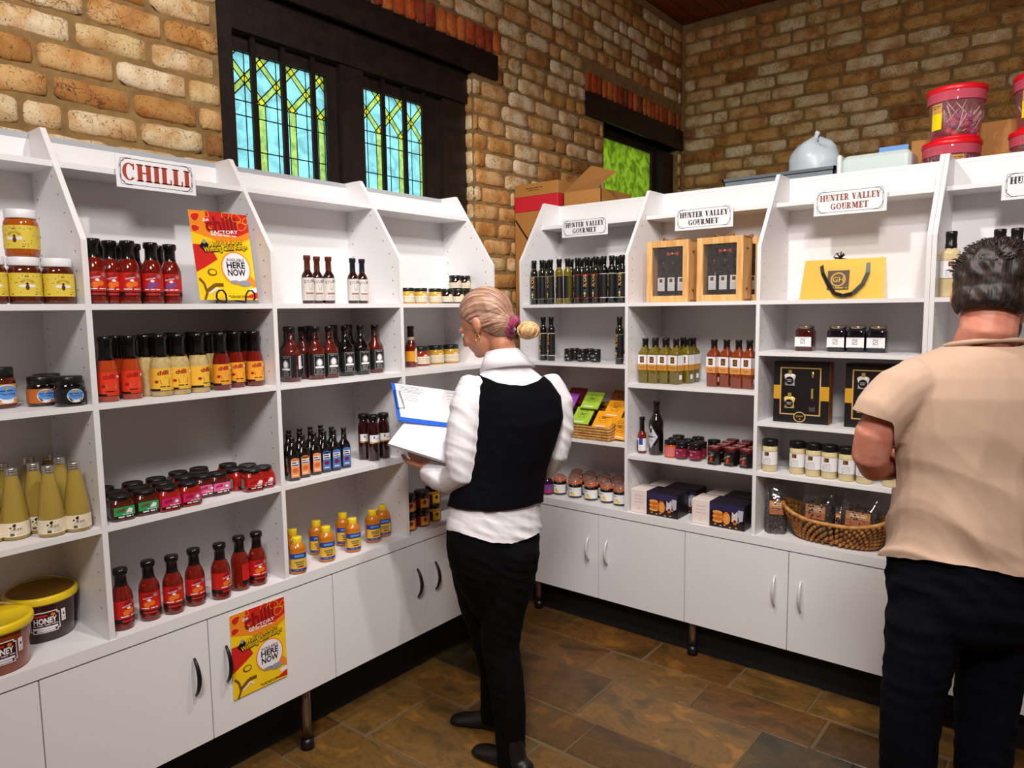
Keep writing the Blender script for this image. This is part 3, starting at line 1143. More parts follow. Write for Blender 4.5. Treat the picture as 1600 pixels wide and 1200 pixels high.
sign((1.930, -.345, 2.046), 0, .281, .108, hv(.281), INK_RB, 'white HUNTER VALLEY GOURMET sign in reddish letters above the gold bag')
sign((2.595, -.345, 2.046), 0, .283, .104, hv(.283), INK_K, 'white HUNTER VALLEY GOURMET sign cut by the right edge above the man')

PO_Y = M('poster_yellow', (246, 204, 26), 0.35)
PO_O = M('poster_orange', (240, 138, 34), 0.35)
PO_R = M('poster_red', (206, 38, 34), 0.35)
PO_D = M('poster_dark_red', (142, 22, 22), 0.35)
PO_W = M('poster_white', (240, 234, 240), 0.35)
PO_B = M('poster_black', (20, 18, 18), 0.35)
PO_G = M('poster_olive', (120, 84, 24), 0.35)
PO_S = M('poster_grey', (150, 150, 158), 0.35)
def leaf(fc, u, v, L, rot, mat, lay, ring=None):
    c, s = math.cos(rot), math.sin(rot)
    pts = []
    for k in range(12):
        a = 2 * math.pi * k / 12
        x, y = math.cos(a) * L / 2, math.sin(a) * L * .3 * (1.25 - .5 * math.cos(a))
        pts.append((u + x * c - y * s, v + x * s + y * c))
    if ring is not None:
        fc.line(pts + pts[:1], .0014, ring, lay + 1)
    if mat is not None:
        fc.poly(pts, mat, lay)
def poster_mesh(W=.210, H=.297):
    mb = MB().box(-W / 2, W / 2, 0, .0012, 0, H, 4)
    fc = Face(mb)
    Y, O, R_, D, Wh, K, G, S = range(8)
    fc.rect(-W / 2, W / 2, 0, H, Y, 1)
    fc.poly([(-W / 2, H), (-W / 2, H * .76), (-W * .2, H * .70), (W * .1, H * .60), (W / 2, H * .72), (W / 2, H)], O, 2)
    fc.poly([(-W * .22, H), (-W * .26, H * .86), (-W * .05, H * .76), (W * .3, H * .74), (W / 2, H * .80), (W / 2, H)], R_, 3)
    fc.poly([(-W / 2, H * .62), (-W / 2, H * .31), (-W * .36, H * .36), (-W * .12, H * .46), (-W * .2, H * .58), (-W * .34, H * .62)], R_, 3)
    fc.poly([(W / 2, H * .22), (W * .4, H * .30), (W * .30, H * .2), (W / 2, H * .14)], O, 3)
    fc.poly([(W / 2, H * .09), (W * .25, H * .03), (W / 2, H * .015)], R_, 3)
    fc.poly([(W / 2, H * .15), (W * .36, H * .12), (W * .38, H * .085), (W / 2, H * .09)], Wh, 3)
    for (u, v, L, r, m, rg) in ((-.40, .93, .034, .6, R_, Y), (-.42, .80, .03, .1, R_, Y), (.12, .97, .03, .4, None, Y), (.30, .95, .036, -.3, None, Y), (.38, .86, .036, .2, R_, Y), (-.22, .97, .026, -.8, None, Y), (.46, .93, .024, 1.2, None, Y)):
        leaf(fc, u * W, v * H, L, r, m, 4, rg)
    fc.text('chilli', .02 * W, .865 * H, .050, D, 5, sx=.9, bold=.03, rot=4)
    fc.text('the', -.24 * W, .905 * H, .012, Wh, 6, rot=12, bold=.02)
    fc.text('FACTORY', .06 * W, .775 * H, .0115, Wh, 6, rot=5, width=.100, bold=.02)
    fc.text('hotter range', .05 * W, .735 * H, .008, Wh, 6, rot=5) if False else fc.greek(-.18 * W, .25 * W, .735 * H, .004, Wh, 6, .3)
    for dx, m, l in ((.0010, K, 7), (0, Y, 8)):
        fc.text('Multiple Award', .05 * W + dx, .655 * H - dx, .0165, m, l, rot=7, sx=.80, bold=.075 if m == K else .015)
        fc.text('Winning Chilli Range', .04 * W + dx, .595 * H - dx, .0165, m, l, rot=7, sx=.78, bold=.075 if m == K else .015)
    fc.disc(.18 * W, .365 * H, .0545, .0575, O, 4, 28)
    fc.disc(.18 * W, .365 * H, .050, .053, Wh, 5, 28)
    fc.text('AVAILABLE', .18 * W, .460 * H, .0105, K, 6, width=.066, bold=.01)
    fc.text('HERE', .18 * W, .400 * H, .0205, K, 6, width=.068, bold=.03)
    fc.text('NOW', .18 * W, .315 * H, .0215, K, 6, width=.066, bold=.03)
    # loose drawing along the lower left: curling olive strokes
    fc.line([(-.47 * W, .24 * H), (-.40 * W, .18 * H), (-.37 * W, .08 * H), (-.42 * W, .0)], .008, G, 4)
    fc.line([(-.36 * W, .10 * H), (-.22 * W, .17 * H), (-.08 * W, .17 * H)], .012, G, 4)
    fc.line([(-.34 * W, .07 * H), (-.2 * W, .13 * H), (-.12 * W, .10 * H)], .006, Wh, 5)
    fc.disc(-.24 * W, .31 * H, .017, .012, G, 4)
    fc.disc(-.235 * W, .312 * H, .012, .008, Y, 5)
    fc.disc(.13 * W, .205 * H, .018, .006, S, 6)
    fc.disc(.30 * W, .19 * H, .024, .011, S, 6)
    fc.poly([(-.40 * W, .60 * H), (-.30 * W, .68 * H), (-.24 * W, .62 * H), (-.30 * W, .52 * H)], K, 5)
    fc.disc(-.31 * W, .655 * H, .006, .008, S, 6)
    fc.greek(-.02 * W, .32 * W, .045 * H, .002, K, 5)
    fc.greek(.02 * W, .28 * W, .028 * H, .002, K, 5)
    return mb
PM = [PO_Y, PO_O, PO_R, PO_D, PO_W, PO_B, PO_G, PO_S]
o = poster_mesh().build('poster', PM)
o.location = (FL + .002, -2.270, .360)
o.rotation_euler = (0, 0, math.pi / 2)
tag(o, 'red and yellow chilli range poster taped flat on the white cabinet door', 'poster')
o2 = o.copy()
COL.objects.link(o2)
o2.location = (.452, -2.272, 1.7125)
o2.rotation_euler = (math.radians(-9), 0, math.pi / 2)
tag(o2, 'red and yellow chilli range poster standing on a black easel on the top shelf', 'poster')
IRON = M('black_wrought_iron', (14, 13, 13), 0.4, 0.4)
ez = thing('display_easel', 'small black wrought iron easel with curled feet holding the chilli poster', 'easel', (.46, -2.268, LA + .001), math.pi / 2)
for sx in (-1, 1):
    mb = MB()
    pts = [(sx * .03, .075, .15), (sx * .035, .045, .012), (sx * .035, -.020, .004), (sx * .035, -.024, .012), (sx * .037, -.024, .030), (sx * .046, -.024, .043), (sx * .060, -.024, .043), (sx * .069, -.024, .033), (sx * .070, -.024, .018), (sx * .064, -.024, .011)]
    mb.tube(pts, .003, 8)
    mb.build('foot', IRON, ez)
MB().tube([(-.033, .052, .08), (.033, .052, .08)], .0025, 6).build('cross_bar', IRON, ez)
MB().tube([(0, .052, .08), (0, .10, .004)], .0025, 6).build('prop', IRON, ez)
# sticker on the cabinet door behind the man
mb = MB().box(-.03, .03, 0, .0008, 0, .105, 0)
fc = Face(mb)
fc.rect(-.03, .03, .0, .016, 1, 1)
fc.line([(-.02, .0), (-.004, .016)], .005, 2, 2)
fc.line([(.0, .0), (.016, .016)], .005, 2, 2)
fc.greek(-.02, .02, .05, .004, 2, 1)
fc.greek(-.02, .02, .064, .004, 2, 1)
o = mb.build('door_sticker', [PAPER, M('sky_blue_print', (78, 148, 206), .5), INK_K])
o.location = (2.392, FR - .001, .385)
tag(o, 'small white and blue sticker on the cabinet door between the man\'s legs', 'sticker')

# ================================================================== goods on the shelves
def in_bay(s, ss, r):
    # keep an item of radius r clear of the uprights
    r = max(r, .02) + .014
    for a, b in zip(ss[:-1], ss[1:]):
        if a <= s + 1e-6 and s <= b:
            return min(max(s, a + r), b - r)
    return s
def on_L(px, py, z, back=0.0):
    p = hit(px, py, 'z', z)
    r = ray(px, py)
    r.z = 0
    p = p + r.normalized() * back
    return Vector((min(max(p.x, BLK + .03), FL - .03), in_bay(p.y, LS, back), z))
def on_R(px, py, z, back=0.0):
    p = hit(px, py, 'z', z)
    r = ray(px, py)
    r.z = 0
    p = p + r.normalized() * back
    return Vector((in_bay(p.x, RS, back), min(max(p.y, FR + .03), BRK_ - .03), z))
def at_L(px, d, z, py=470, r=.029):
    p = hit(px, py, 'x', FL - d)
    return Vector((FL - d, in_bay(p.y, LS, r), z))
def at_R(px, d, z, py=470, r=.021):
    p = hit(px, py, 'y', FR + d)
    return Vector((in_bay(p.x, RS if p.x < RS[-1] else RS2, r), FR + d, z))
class Prod:
    def __init__(self, name, cat, fn):
        self.name, self.cat, self.fn, self.first = name, cat, fn, None
    def put(self, loc, side, label, group=None, turn=0.0):
        rz = (math.pi / 2 if side == 'L' else 0.0) + math.radians(turn)
        loc = Vector(loc) + Vector((0, 0, .001))
        if self.first is None:
            self.first = thing(self.name, label, self.cat, loc, rz, group)
            self.fn(self.first)
            return self.first
        return copy_tree(self.first, loc, rz, label, group)

K_CAP = M('gloss_black_cap', (14, 13, 13), 0.22, coat=.3)
K_LID = M('black_metal_lid', (20, 19, 19), 0.32)
SAUCE = M('red_chilli_sauce_glass', (112, 22, 12), 0.08, coat=.6)
SAUCE2 = M('orange_sauce_glass', (176, 62, 22), 0.08, coat=.6)
CREAMS = M('creamy_sauce_glass', (206, 184, 130), 0.1, coat=.6, rgb2=(188, 160, 100), vscale=90)
DARKS = M('dark_sauce_glass', (44, 12, 10), 0.06, coat=.8)
BLACKS = M('black_glass', (12, 10, 10), 0.06, coat=.8)
HONEYD = M('dark_honey', (84, 30, 10), 0.08, coat=.6)
HONEYL = M('amber_honey', (170, 82, 22), 0.08, coat=.6)
JUICE = M('cloudy_yellow_juice', (164, 138, 62), 0.12, coat=.5)
OLIVE = M('olive_oil_glass', (108, 92, 10), 0.06, coat=.7)
AMBER = M('amber_dressing_glass', (128, 50, 12), 0.06, coat=.7)
SILVER = M('silver_screw_cap', (206, 204, 200), 0.25, 0.9)
L_RED = M('label_red', (200, 32, 26), 0.4)
L_ORG = M('label_orange', (232, 116, 34), 0.4)
L_YEL = M('label_yellow', (238, 186, 44), 0.4)
L_CRM = M('label_cream', (236, 222, 196), 0.5)
L_WHT = M('label_white', (234, 230, 232), 0.5)
L_BLK = M('label_black', (22, 22, 24), 0.4)
L_GRY = M('label_grey', (140, 138, 138), 0.45)
L_GRN = M('label_green', (40, 150, 84), 0.4)
L_MAG = M('label_magenta', (206, 34, 96), 0.4)
L_PNK = M('label_pink', (226, 92, 150), 0.4)
L_BLU = M('label_blue', (40, 66, 150), 0.4)
L_SKY = M('label_sky_blue', (96, 150, 214), 0.4)
L_PUR = M('label_purple', (120, 74, 140), 0.4)
L_GLD = M('label_gold', (206, 164, 70), 0.35, 0.3)
L_BRN = M('label_brown', (92, 48, 26), 0.45)
L_DRD = M('label_dark_red', (128, 24, 38), 0.4)
L_SIL = M('label_silver_print', (176, 174, 176), 0.4)

# ---- generic parts
def body_part(t, prof, mat, seg=22, power=2.0, ax=1.0, ay=1.0, name='body'):
    return MB().lathe([(0.0, prof[0][1])] + prof + [(0.0, prof[-1][1])], seg, 0, power=power, ax=ax, ay=ay).build(name, mat, t)
def cap_part(t, prof, mat, seg=18, name='cap'):
    return MB().lathe([(0.0, prof[0][1])] + prof + [(0.0, prof[-1][1])], seg, 0).build(name, mat, t)
def wrap_label(t, R, z0, z1, arc, bgmat, mats, draw, name='label', power=2.0):
    mb = MB()
    fc = Face(mb, R + .0005, None, -90.0, power)
    u = math.radians(arc) * R / 2
    fc.rect(-u, u, z0, z1, 0, 0)
    if draw:
        draw(fc, u, z0, z1)
    return mb.build(name, [bgmat] + mats, t)
def flat_label(t, d, w_, z0, z1, bgmat, mats, draw, name='label'):
    mb = MB()
    fc = Face(mb, None, Matrix.Translation((0, -d - .0004, 0)))
    fc.rect(-w_ / 2, w_ / 2, z0, z1, 0, 0)
    if draw:
        draw(fc, w_ / 2, z0, z1)
    return mb.build(name, [bgmat] + mats, t)

# ---- 1 chilli sauce bottle (round, black sleeve)
def sauce_bottle(liquid, draw, mats, bg):
    def fn(t):
        body_part(t, [(.026, 0), (.030, .003), (.0305, .012), (.0305, .100), (.028, .112), (.0215, .127), (.0165, .136), (.0155, .150)], liquid)
        cap_part(t, [(.0235, .122), (.0185, .132), (.0168, .142), (.0165, .166), (.0205, .170), (.0212, .181), (.0195, .1865), (.016, .187)], K_CAP)
        wrap_label(t, .0305, .022, .092, 250, bg, mats, draw)
    return fn
def draw_fruit(fruit):
    def d(fc, u, z0, z1):
        h = z1 - z0
        fc.rect(-u, u, z0, z0 + h * .20, 1, 1)                     # dark base band
        fc.rect(-u * .3, u * .35, z0 + h * .05, z0 + h * .14, 2, 2)
        fc.disc(.008, z0 + h * .52, .009, .008, fruit, 2)
        fc.disc(-.007, z0 + h * .46, .010, .009, fruit, 2)
        fc.disc(.0, z0 + h * .66, .0055, .004, 4, 3)
        fc.text('FACTORY', -.004, z0 + h * .76, .0042, 4, 3, rot=10, bold=.02)
        fc.text('chilli', -.002, z0 + h * .89, .009, 5, 2, rot=6, bold=.03)
        fc.disc(.019, z0 + h * .86, .0065, .0055, 6, 2)
        fc.greek(-u * .35, u * .35, z0 + h * .30, .003, 4, 3)
    return d
SM = [L_BLK, L_RED, L_ORG, L_WHT, L_DRD, L_GRY, L_PUR]
SAUCE_A = Prod('chilli_sauce_bottle', 'bottle', sauce_bottle(SAUCE, draw_fruit(3), SM, L_RED))
SAUCE_B = Prod('chilli_sauce_bottle', 'bottle', sauce_bottle(SAUCE, draw_fruit(7), SM, L_RED))
for i, (px, py, tn) in enumerate(((194, 986, 10), (236.5, 971, -28), (273, 961, -22), (307, 948, -12), (347, 938, 14), (377, 924, 105), (404, 916, -16))):
    SAUCE_A.put(on_L(px, py, LCT, .030), 'L', 'red chilli sauce bottle on the left worktop, %s from the left of seven' % ORD[i], 'seven sauce bottles on the worktop', tn)
for i, (px, dd) in enumerate(((150, .058), (176, .092), (204, .062), (240, .072), (269, .094))):
    (SAUCE_A if i < 3 else SAUCE_B).put(at_L(px, dd, LA), 'L', 'red chilli sauce bottle with black cap beside the poster, %s in the front row' % ORD[i], 'sauce bottles beside the poster', -10 if i < 3 else -25)
for i, (px, dd) in enumerate(((163, .150), (190, .165), (214, .145), (251, .160))):
    SAUCE_A.put(at_L(px, dd, LA), 'L', 'red chilli sauce bottle in the back row near the poster, %s from left' % ORD[i], 'sauce bottles beside the poster', -10)

# ---- 2 honey jars with yellow bee label and white lid
def honey_jar(t):
    body_part(t, [(.034, 0), (.0383, .003), (.0388, .010), (.0388, .088), (.036, .096), (.033, .100), (.033, .106)], HONEYD, 26, power=2.6)
    cap_part(t, [(.037, .101), (.0375, .104), (.0375, .123), (.036, .125)], M('white_plastic_lid', (232, 230, 232), .4), 26, 'lid')
    def d(fc, u, z0, z1):
        rs2 = random.Random(3)
        for _ in range(46):
            a, b = rs2.uniform(-u * .95, u * .95), rs2.uniform(z0 + .003, z1 - .003)
            if abs(a) < .019 and abs(b - (z0 + z1) / 2) < .016:
                continue
            fc.disc(a, b, .0013, .0010, 1, 1, 6)
        fc.disc(0, z0 + .024, .0045, .0075, 2, 2, 10)
        fc.disc(0, z0 + .034, .003, .003, 1, 2, 8)
        fc.disc(-.010, z0 + .027, .009, .0042, 3, 1, 10)
        fc.disc(.010, z0 + .027, .009, .0042, 3, 1, 10)
        for k in range(9):
            a = math.radians(20 + 17.5 * k)
            fc.line([(.010 * math.cos(a), z0 + .034 + .007 * math.sin(a)), (.017 * math.cos(a), z0 + .034 + .013 * math.sin(a))], .0009, 2, 2)
        fc.text('BEE', 0, z0 + .053, .004, 1, 2)
        for k in range(7):
            fc.greek(-u * .92, -u * .55, z0 + .014 + k * .0055, .0014, 2, 2)
    wrap_label(t, .0392, .020, .082, 260, M('bee_label_yellow', (222, 196, 70), .45), [L_BLK, L_BRN, L_WHT], d, power=2.6)
HJ = Prod('honey_jar', 'jar', honey_jar)
for i, (px, tn) in enumerate(((6, 0), (53, -8), (101, 0))):
    HJ.put(Vector((.452, (-2.954, -2.873, -2.792)[i], LA)), 'L', 'dark honey jar with yellow bee label and white lid, %s from left' % ORD[i], 'bee label honey jars', tn)
def honey_jar_light(t):
    honey_jar(t)
    t.children[0].data.materials[0] = HONEYL
HJ2 = Prod('honey_jar', 'jar', honey_jar_light)
p = Vector((.445, -2.868, LA))
HJ2.put(p + Vector((0, 0, .126)), 'L', 'amber honey jar with white lid stacked on top of the other bee label jars', 'bee label honey jars', -42)

# ---- 3 manuka honey jars
def manuka(bg, big):
    def fn(t):
        k = 1.36 if big else 1.0
        body_part(t, [(.033, 0), (.0365, .003 * k), (.037, .010), (.037, .050 * k), (.035, .058 * k), (.033, .062 * k)], HONEYD if big else BLACKS, 24, power=2.8)
        cap_part(t, [(.034, .060 * k), (.035, .062 * k), (.035, .080 * k), (.033, .0825 * k)], K_LID, 24, 'lid')
        def d(fc, u, z0, z1):
            h = z1 - z0
            c = z0 + h * .5
            fc.disc(.006, c, h * .52, h * .48, 2, 1, 20)
            fc.disc(.006, c + h * .08, h * .48, h * .36, 1, 2, 20)
            fc.poly([(.006 - h * .46, c - h * .08), (.006 + h * .46, c - h * .08), (.006 + h * .3, c - h * .36), (.006 - h * .3, c - h * .36)], 4, 3)
            fc.disc(.006, c + h * .30, .004, .006, 5, 3, 10)
            fc.text('Manuka', .006, c + h * .02, h * .15, 6, 4)
            fc.greek(-.010, .022, c + h * .17, h * .06, 6, 4)
            fc.disc(u * .62, z1 - h * .12, .005, .005, 2, 3, 10)
            fc.disc(u * .62, z1 - h * .12, .0036, .0036, 3, 4, 10)
        wrap_label(t, .0372, .009 * k, .049 * k, 190, bg, [L_SKY, L_WHT, L_RED, L_BRN, L_GLD, L_BLU], d, power=2.8)
    return fn
Prod('honey_jar', 'jar', manuka(M('label_tan', (214, 148, 84), .4), True)).put(Vector((.362, -2.925, LB_)), 'L', 'large dark Manuka honey jar with landscape label cut by the left edge')
Prod('honey_jar', 'jar', manuka(M('label_copper', (184, 96, 34), .4), False)).put(Vector((.398, -2.834, LB_)), 'L', 'small honey jar with copper orange landscape label beside the black jar', None, -14)
mk = Prod('honey_jar', 'jar', manuka(L_BLK, False))
mk.put(Vector((.470, -2.790, LB_)), 'L', 'small honey jar with black landscape label next to the upright', 'black label honey jars', -6)
mk.put(Vector((.318, -2.792, LB_)), 'L', 'small black honey jar hidden behind the copper label jar', 'black label honey jars', -6)

# ---- 4 juice bottles
def juice(t):
    body_part(t, [(.030, 0), (.0335, .003), (.034, .012), (.034, .050), (.031, .080), (.0245, .125), (.0175, .165), (.0145, .178), (.014, .186)], JUICE, 24)
    mb = MB().lathe([(0, .176), (.0152, .176), (.0158, .178), (.0158, .183), (.0150, .184), (.0158, .185), (.0158, .190), (.0150, .191), (.0158, .192), (.0152, .1965), (0, .197)], 18)
    mb.build('cap', SILVER, t)
    def d(fc, u, z0, z1):
        h = z1 - z0
        fc.line([(-.012, z0 + h * .45), (-.004, z0 + h * .62), (-.006, z0 + h * .86)], .0012, 1, 1)
        leaf(fc, -.005, z0 + h * .82, .010, 1.1, 1, 1)
        leaf(fc, -.014, z0 + h * .66, .006, .4, 1, 1)
        fc.text('Kesi', .003, z0 + h * .56, .0085, 1, 1, rot=3)
        fc.greek(-.016, .020, z0 + h * .38, .0009, 2, 1)
        fc.text('2021', -.012, z0 + h * .22, .003, 1, 1) if False else fc.greek(-.016, -.006, z0 + h * .22, .003, 1, 1)
        fc.greek(-.016, -.006, z0 + h * .12, .003, 1, 1)
        fc.greek(.0, .020, z0 + h * .24, .0010, 2, 1)
        fc.greek(.0, .018, z0 + h * .14, .0010, 2, 1)
    wrap_label(t, .0342, .010, .049, 200, L_CRM, [INK_K, L_GRY], d)
JB = Prod('juice_bottle', 'bottle', juice)
for i, (px, py, lab) in enumerate(((26, 845, 'front row of the pale juice bottles, leftmost whole one'), (83, 840, 'middle of the front row with silver cap'), (123, 832, 'front row nearest the white upright'), (60, 834, 'behind and between the two front juice bottles'), (-16, 852, 'cut by the left edge of the picture'))):
    JB.put(on_L(px, py, LC_, .034), 'L', 'yellow juice bottle, ' + lab, 'yellow juice bottles', -12)
for i, (px, dd) in enumerate(((8, .20), (50, .25), (87, .25), (103, .165))):
    p = hit(px, 790, 'x', FL - dd)
    JB.put(Vector((FL - dd, in_bay(p.y, LS, .035), LC_)), 'L', 'yellow juice bottle in the back row, %s from the left' % ORD[i], 'yellow juice bottles', -12)

# ---- 5 honey buckets
def bucket(dark):
    def fn(t):
        mat = M('dark_bucket_honey', (48, 16, 8), .18, coat=.3) if dark else M('amber_bucket_honey', (128, 52, 14), .18, coat=.3, rgb2=(150, 66, 18), vscale=9)
        body_part(t, [(.076, 0), (.080, .003), (.083, .06), (.0865, .112), (.0885, .124)], mat, 40)
        yl = M('yellow_lid', (238, 204, 30), .35)
        mb = MB().lathe([(.0885, .112), (.0935, .113), (.095, .118), (.095, .132), (.092, .1365), (.086, .1365), (.083, .133), (0, .133)], 44)
        lid = mb.build('lid', M('translucent_honey_lid', (150, 104, 20), .3) if dark else yl, t)
        MB().lathe([(.0955, .117), (.0965, .120), (.0965, .132), (.093, .1385), (.088, .1375)], 44).build('rim', yl, lid)
        pts = [(.094 * math.cos(a), .094 * math.sin(a), .118 + .030 * math.sin((a - .25) / (math.pi - .5) * math.pi)) for a in [.25 + (math.pi - .5) * k / 14 for k in range(15)]]
        MB().tube(pts, .003, 6).build('bail_handle', M('cream_plastic', (214, 196, 130), .4), t)
        mb = MB()
        fc = Face(mb, .0855)
        def rr(u0, u1, v0, v1, m, lay):
            c = .006
            fc.rect(u0 + c, u1 - c, v0, v1, m, lay)
            fc.rect(u0, u0 + c, v0 + c, v1 - c, m, lay)
            fc.rect(u1 - c, u1, v0 + c, v1 - c, m, lay)
        rr(-.040, .036, .030, .092, 0, 1)
        rr(-.0375, .0335, .0325, .0895, 1, 2)
        fc.text('HONEY', -.002, .066, .0165, 0, 4, width=.058, bold=.035)
        fc.text('Wicked', -.010, .081, .0075, 2, 4, bold=.01) if False else fc.greek(-.028, .006, .081, .005, 2, 4)
        fc.disc(.018, .081, .006, .005, 3, 4, 10)
        fc.greek(-.033, .030, .053, .0022, 0, 4)
        fc.rect(-.034, .029, .041, .0475, 0, 4)
        fc.rect(-.024, .022, .0345, .0395, 0, 4)
        fc.rect(.041, .054, .052, .088, 0, 1)
        fc.poly([(.044, .070), (.051, .070), (.0475, .080)], 1, 3)
        fc.greek(.043, .052, .062, .0016, 4, 3)
        fc.greek(.043, .052, .057, .0016, 4, 3)
        mb.build('label', [L_WHT, M('label_maroon', (52, 16, 12), .4), L_RED, L_ORG, L_GRY], t)
    return fn
Prod('honey_bucket', 'bucket', bucket(False)).put(Vector((.420, -3.006, LCT)), 'L', 'amber honey bucket with yellow lid cut by the left edge', None, -4)
Prod('honey_bucket', 'bucket', bucket(True)).put(Vector((.2935, -2.8455, LCT)), 'L', 'dark honey bucket with see-through yellow rimmed lid against the upright', None, -12)

# ---- 6 square sauce jars with black lids
def sq_jar(liquid, bg, accent):
    def fn(t):
        body_part(t, [(.030, 0), (.0325, .002), (.033, .008), (.033, .048), (.030, .056), (.027, .060), (.027, .064)], liquid, 28, power=7)
        cap_part(t, [(.0295, .061), (.031, .063), (.031, .071), (.029, .0745), (.0275, .0745), (.027, .0735)], K_LID, 24, 'lid')
        def d(fc, u, z0, z1):
            h = z1 - z0
            fc.rect(-u, u, z0, z0 + h * .22, 1, 1)
            fc.greek(-u * .6, u * .8, z0 + h * .11, .0035, 3, 2)
            fc.greek(-u * .2, u * .8, z0 + h * .32, .0022, 3, 2)
            fc.text('chilli', -u * .35, z0 + h * .72, .009, 2, 2, rot=6, bold=.03)
            fc.poly([(u * .1, z0 + h * .45), (u * .45, z0 + h * .85), (u * .8, z0 + h * .75), (u * .7, z0 + h * .42)], accent, 2)
            fc.disc(u * .55, z0 + h * .62, .005, .0045, 3, 3, 10)
        flat_label(t, .0332, .058, .009, .043, bg, [L_BLK, L_DRD, L_WHT, L_GRY, L_YEL], d)
        mb = MB()
        fc = Face(mb, None, Matrix.Rotation(-math.pi / 2, 4, 'Z') @ Matrix.Translation((0, -.0334, 0)))
        fc.rect(-.014, .014, .010, .042, 0, 0)
        mb.build('side_label', [L_GRY], t)
    return fn
REDJ = M('red_relish_glass', (150, 26, 20), .08, coat=.6)
BRNJ = M('brown_relish_glass', (74, 26, 14), .08, coat=.6)
JG = Prod('relish_jar', 'jar', sq_jar(BRNJ, L_GRN, 3))
JM = Prod('relish_jar', 'jar', sq_jar(REDJ, L_MAG, 4))
JP = Prod('relish_jar', 'jar', sq_jar(BRNJ, L_PNK, 4))
JR = Prod('relish_jar', 'jar', sq_jar(REDJ, L_RED, 3))
def jar_rows(prod, spots, lab, grp, turn=0):
    for i, (px, py) in enumerate(spots):
        prod.put(on_L(px, py, LC_, .033), 'L', lab % ORD[i], grp, turn)
jar_rows(JG, ((190, 815), (227.5, 806)), 'square relish jar with green label and black lid, %s in the front row', 'green relish jars', -6)
for i, (y_, x_) in enumerate(((-2.668, .40), (-2.662, .325), (-2.59, .40), (-2.575, .33), (-2.50, .33))):
    JG.put(Vector((x_, y_, LC_)), 'L', 'square relish jar behind the green label jars, %s black lid from the left' % ORD[i], 'green relish jars', -6)
jar_rows(JM, ((263, 800), (295.5, 792)), 'square relish jar with magenta label and black lid, %s in the front row', 'magenta relish jars', -6)
for i, (y_, x_) in enumerate(((-2.515, .405), (-2.43, .38))):
    JM.put(Vector((x_, y_, LC_)), 'L', 'square relish jar behind the magenta label jars, %s black lid from the left' % ORD[i], 'magenta relish jars', -6)
jar_rows(JP, ((318, 779), (341, 775)), 'square relish jar with pink label, %s beside the magenta jars', 'pink relish jars', -4)
for i, (y_, x_) in enumerate(((-2.41, .30), (-2.37, .355), (-2.335, .30))):
    JP.put(Vector((x_, y_, LC_)), 'L', 'square relish jar behind the pink label jars, %s black lid from the left' % ORD[i], 'pink relish jars', -4)
jar_rows(JR, ((395, 769), (421, 762)), 'square relish jar with red label, %s in the front row beside the upright', 'red relish jars', -10)
for i, (y_, x_) in enumerate(((-2.265, .41), (-2.24, .325), (-2.202, .39))):
    JR.put(Vector((x_, y_, LC_)), 'L', 'square relish jar behind the red label jars, %s black lid from the left' % ORD[i], 'red relish jars', 25)

# ---- 7 wide-capped sauce bottles on the second shelf
def wide_bottle(liquid, bg, accent, r=.029):
    def fn(t):
        body_part(t, [(r - .004, 0), (r, .003), (r, .090), (r * .97, .100), (r * .72, .128), (r * .66, .134)], liquid)
        cap_part(t, [(r * .80, .120), (r * .70, .132), (r * .68, .172), (r * .78, .176), (r * .79, .187), (r * .70, .190)], K_CAP)
        def d(fc, u, z0, z1):
            h = z1 - z0
            fc.rect(-u, u, z0, z0 + h * .10, 1, 1)
            fc.rect(-u * .2, u, z0 + h * .03, z0 + h * .09, 0, 2)
            fc.text('chilli', -.004, z0 + h * .82, .0125, 2, 2, rot=4, bold=.04)
            fc.poly([(-.010, z0 + h * .30), (-.014, z0 + h * .50), (.002, z0 + h * .62), (.016, z0 + h * .52), (.014, z0 + h * .30)], accent, 2)
            fc.disc(-u * .35, z0 + h * .42, .006, .0045, 2, 2, 10)
            fc.greek(-.014, .016, z0 + h * .20, .003, 1, 2)
            fc.disc(u * .42, z0 + h * .80, .006, .0045, 3, 2, 8)
        wrap_label(t, r, .016, .086, 240, bg, [L_BLK, M('label_crimson', (170, 24, 22), .4), L_WHT, L_GRY, M('label_rust', (168, 72, 34), .4)], d)
    return fn
WR = Prod('sauce_bottle', 'bottle', wide_bottle(SAUCE2, M('label_vermilion', (228, 62, 30), .4), 4, .0275))
WC_ = Prod('sauce_bottle', 'bottle', wide_bottle(CREAMS, M('label_mango', (240, 190, 62), .4), 5, .0320))
WY_ = Prod('sauce_bottle', 'bottle', wide_bottle(SAUCE, M('label_amber', (234, 160, 48), .4), 5, .0275))
for i, (px, dd) in enumerate(((167, .050), (184, .115), (204, .060))):
    WR.put(at_L(px, dd, LB_, 570), 'L', 'orange sauce bottle with vermilion and grey label, %s from the left' % ORD[i], 'vermilion label sauces', -8)
for i, (px, dd, tn) in enumerate(((251, .055, -10), (279.5, .055, -10), (310, .055, 18), (327, .115, 70))):
    WC_.put(at_L(px, dd, LB_, 570), 'L', 'creamy sauce bottle with yellow label and black cap, %s from the left' % ORD[i], 'creamy sauces', tn)
WC_.put(at_L(229, .10, LB_, 570), 'L', 'creamy sauce bottle turned to show its dark back label', 'creamy sauces', 170)
for i, (px, dd) in enumerate(((346, .05), (369, .085), (391, .125), (411, .075))):
    WY_.put(at_L(px, dd, LB_, 570), 'L', 'red sauce bottle with amber label, %s from the left' % ORD[i], 'amber label sauces', -10)
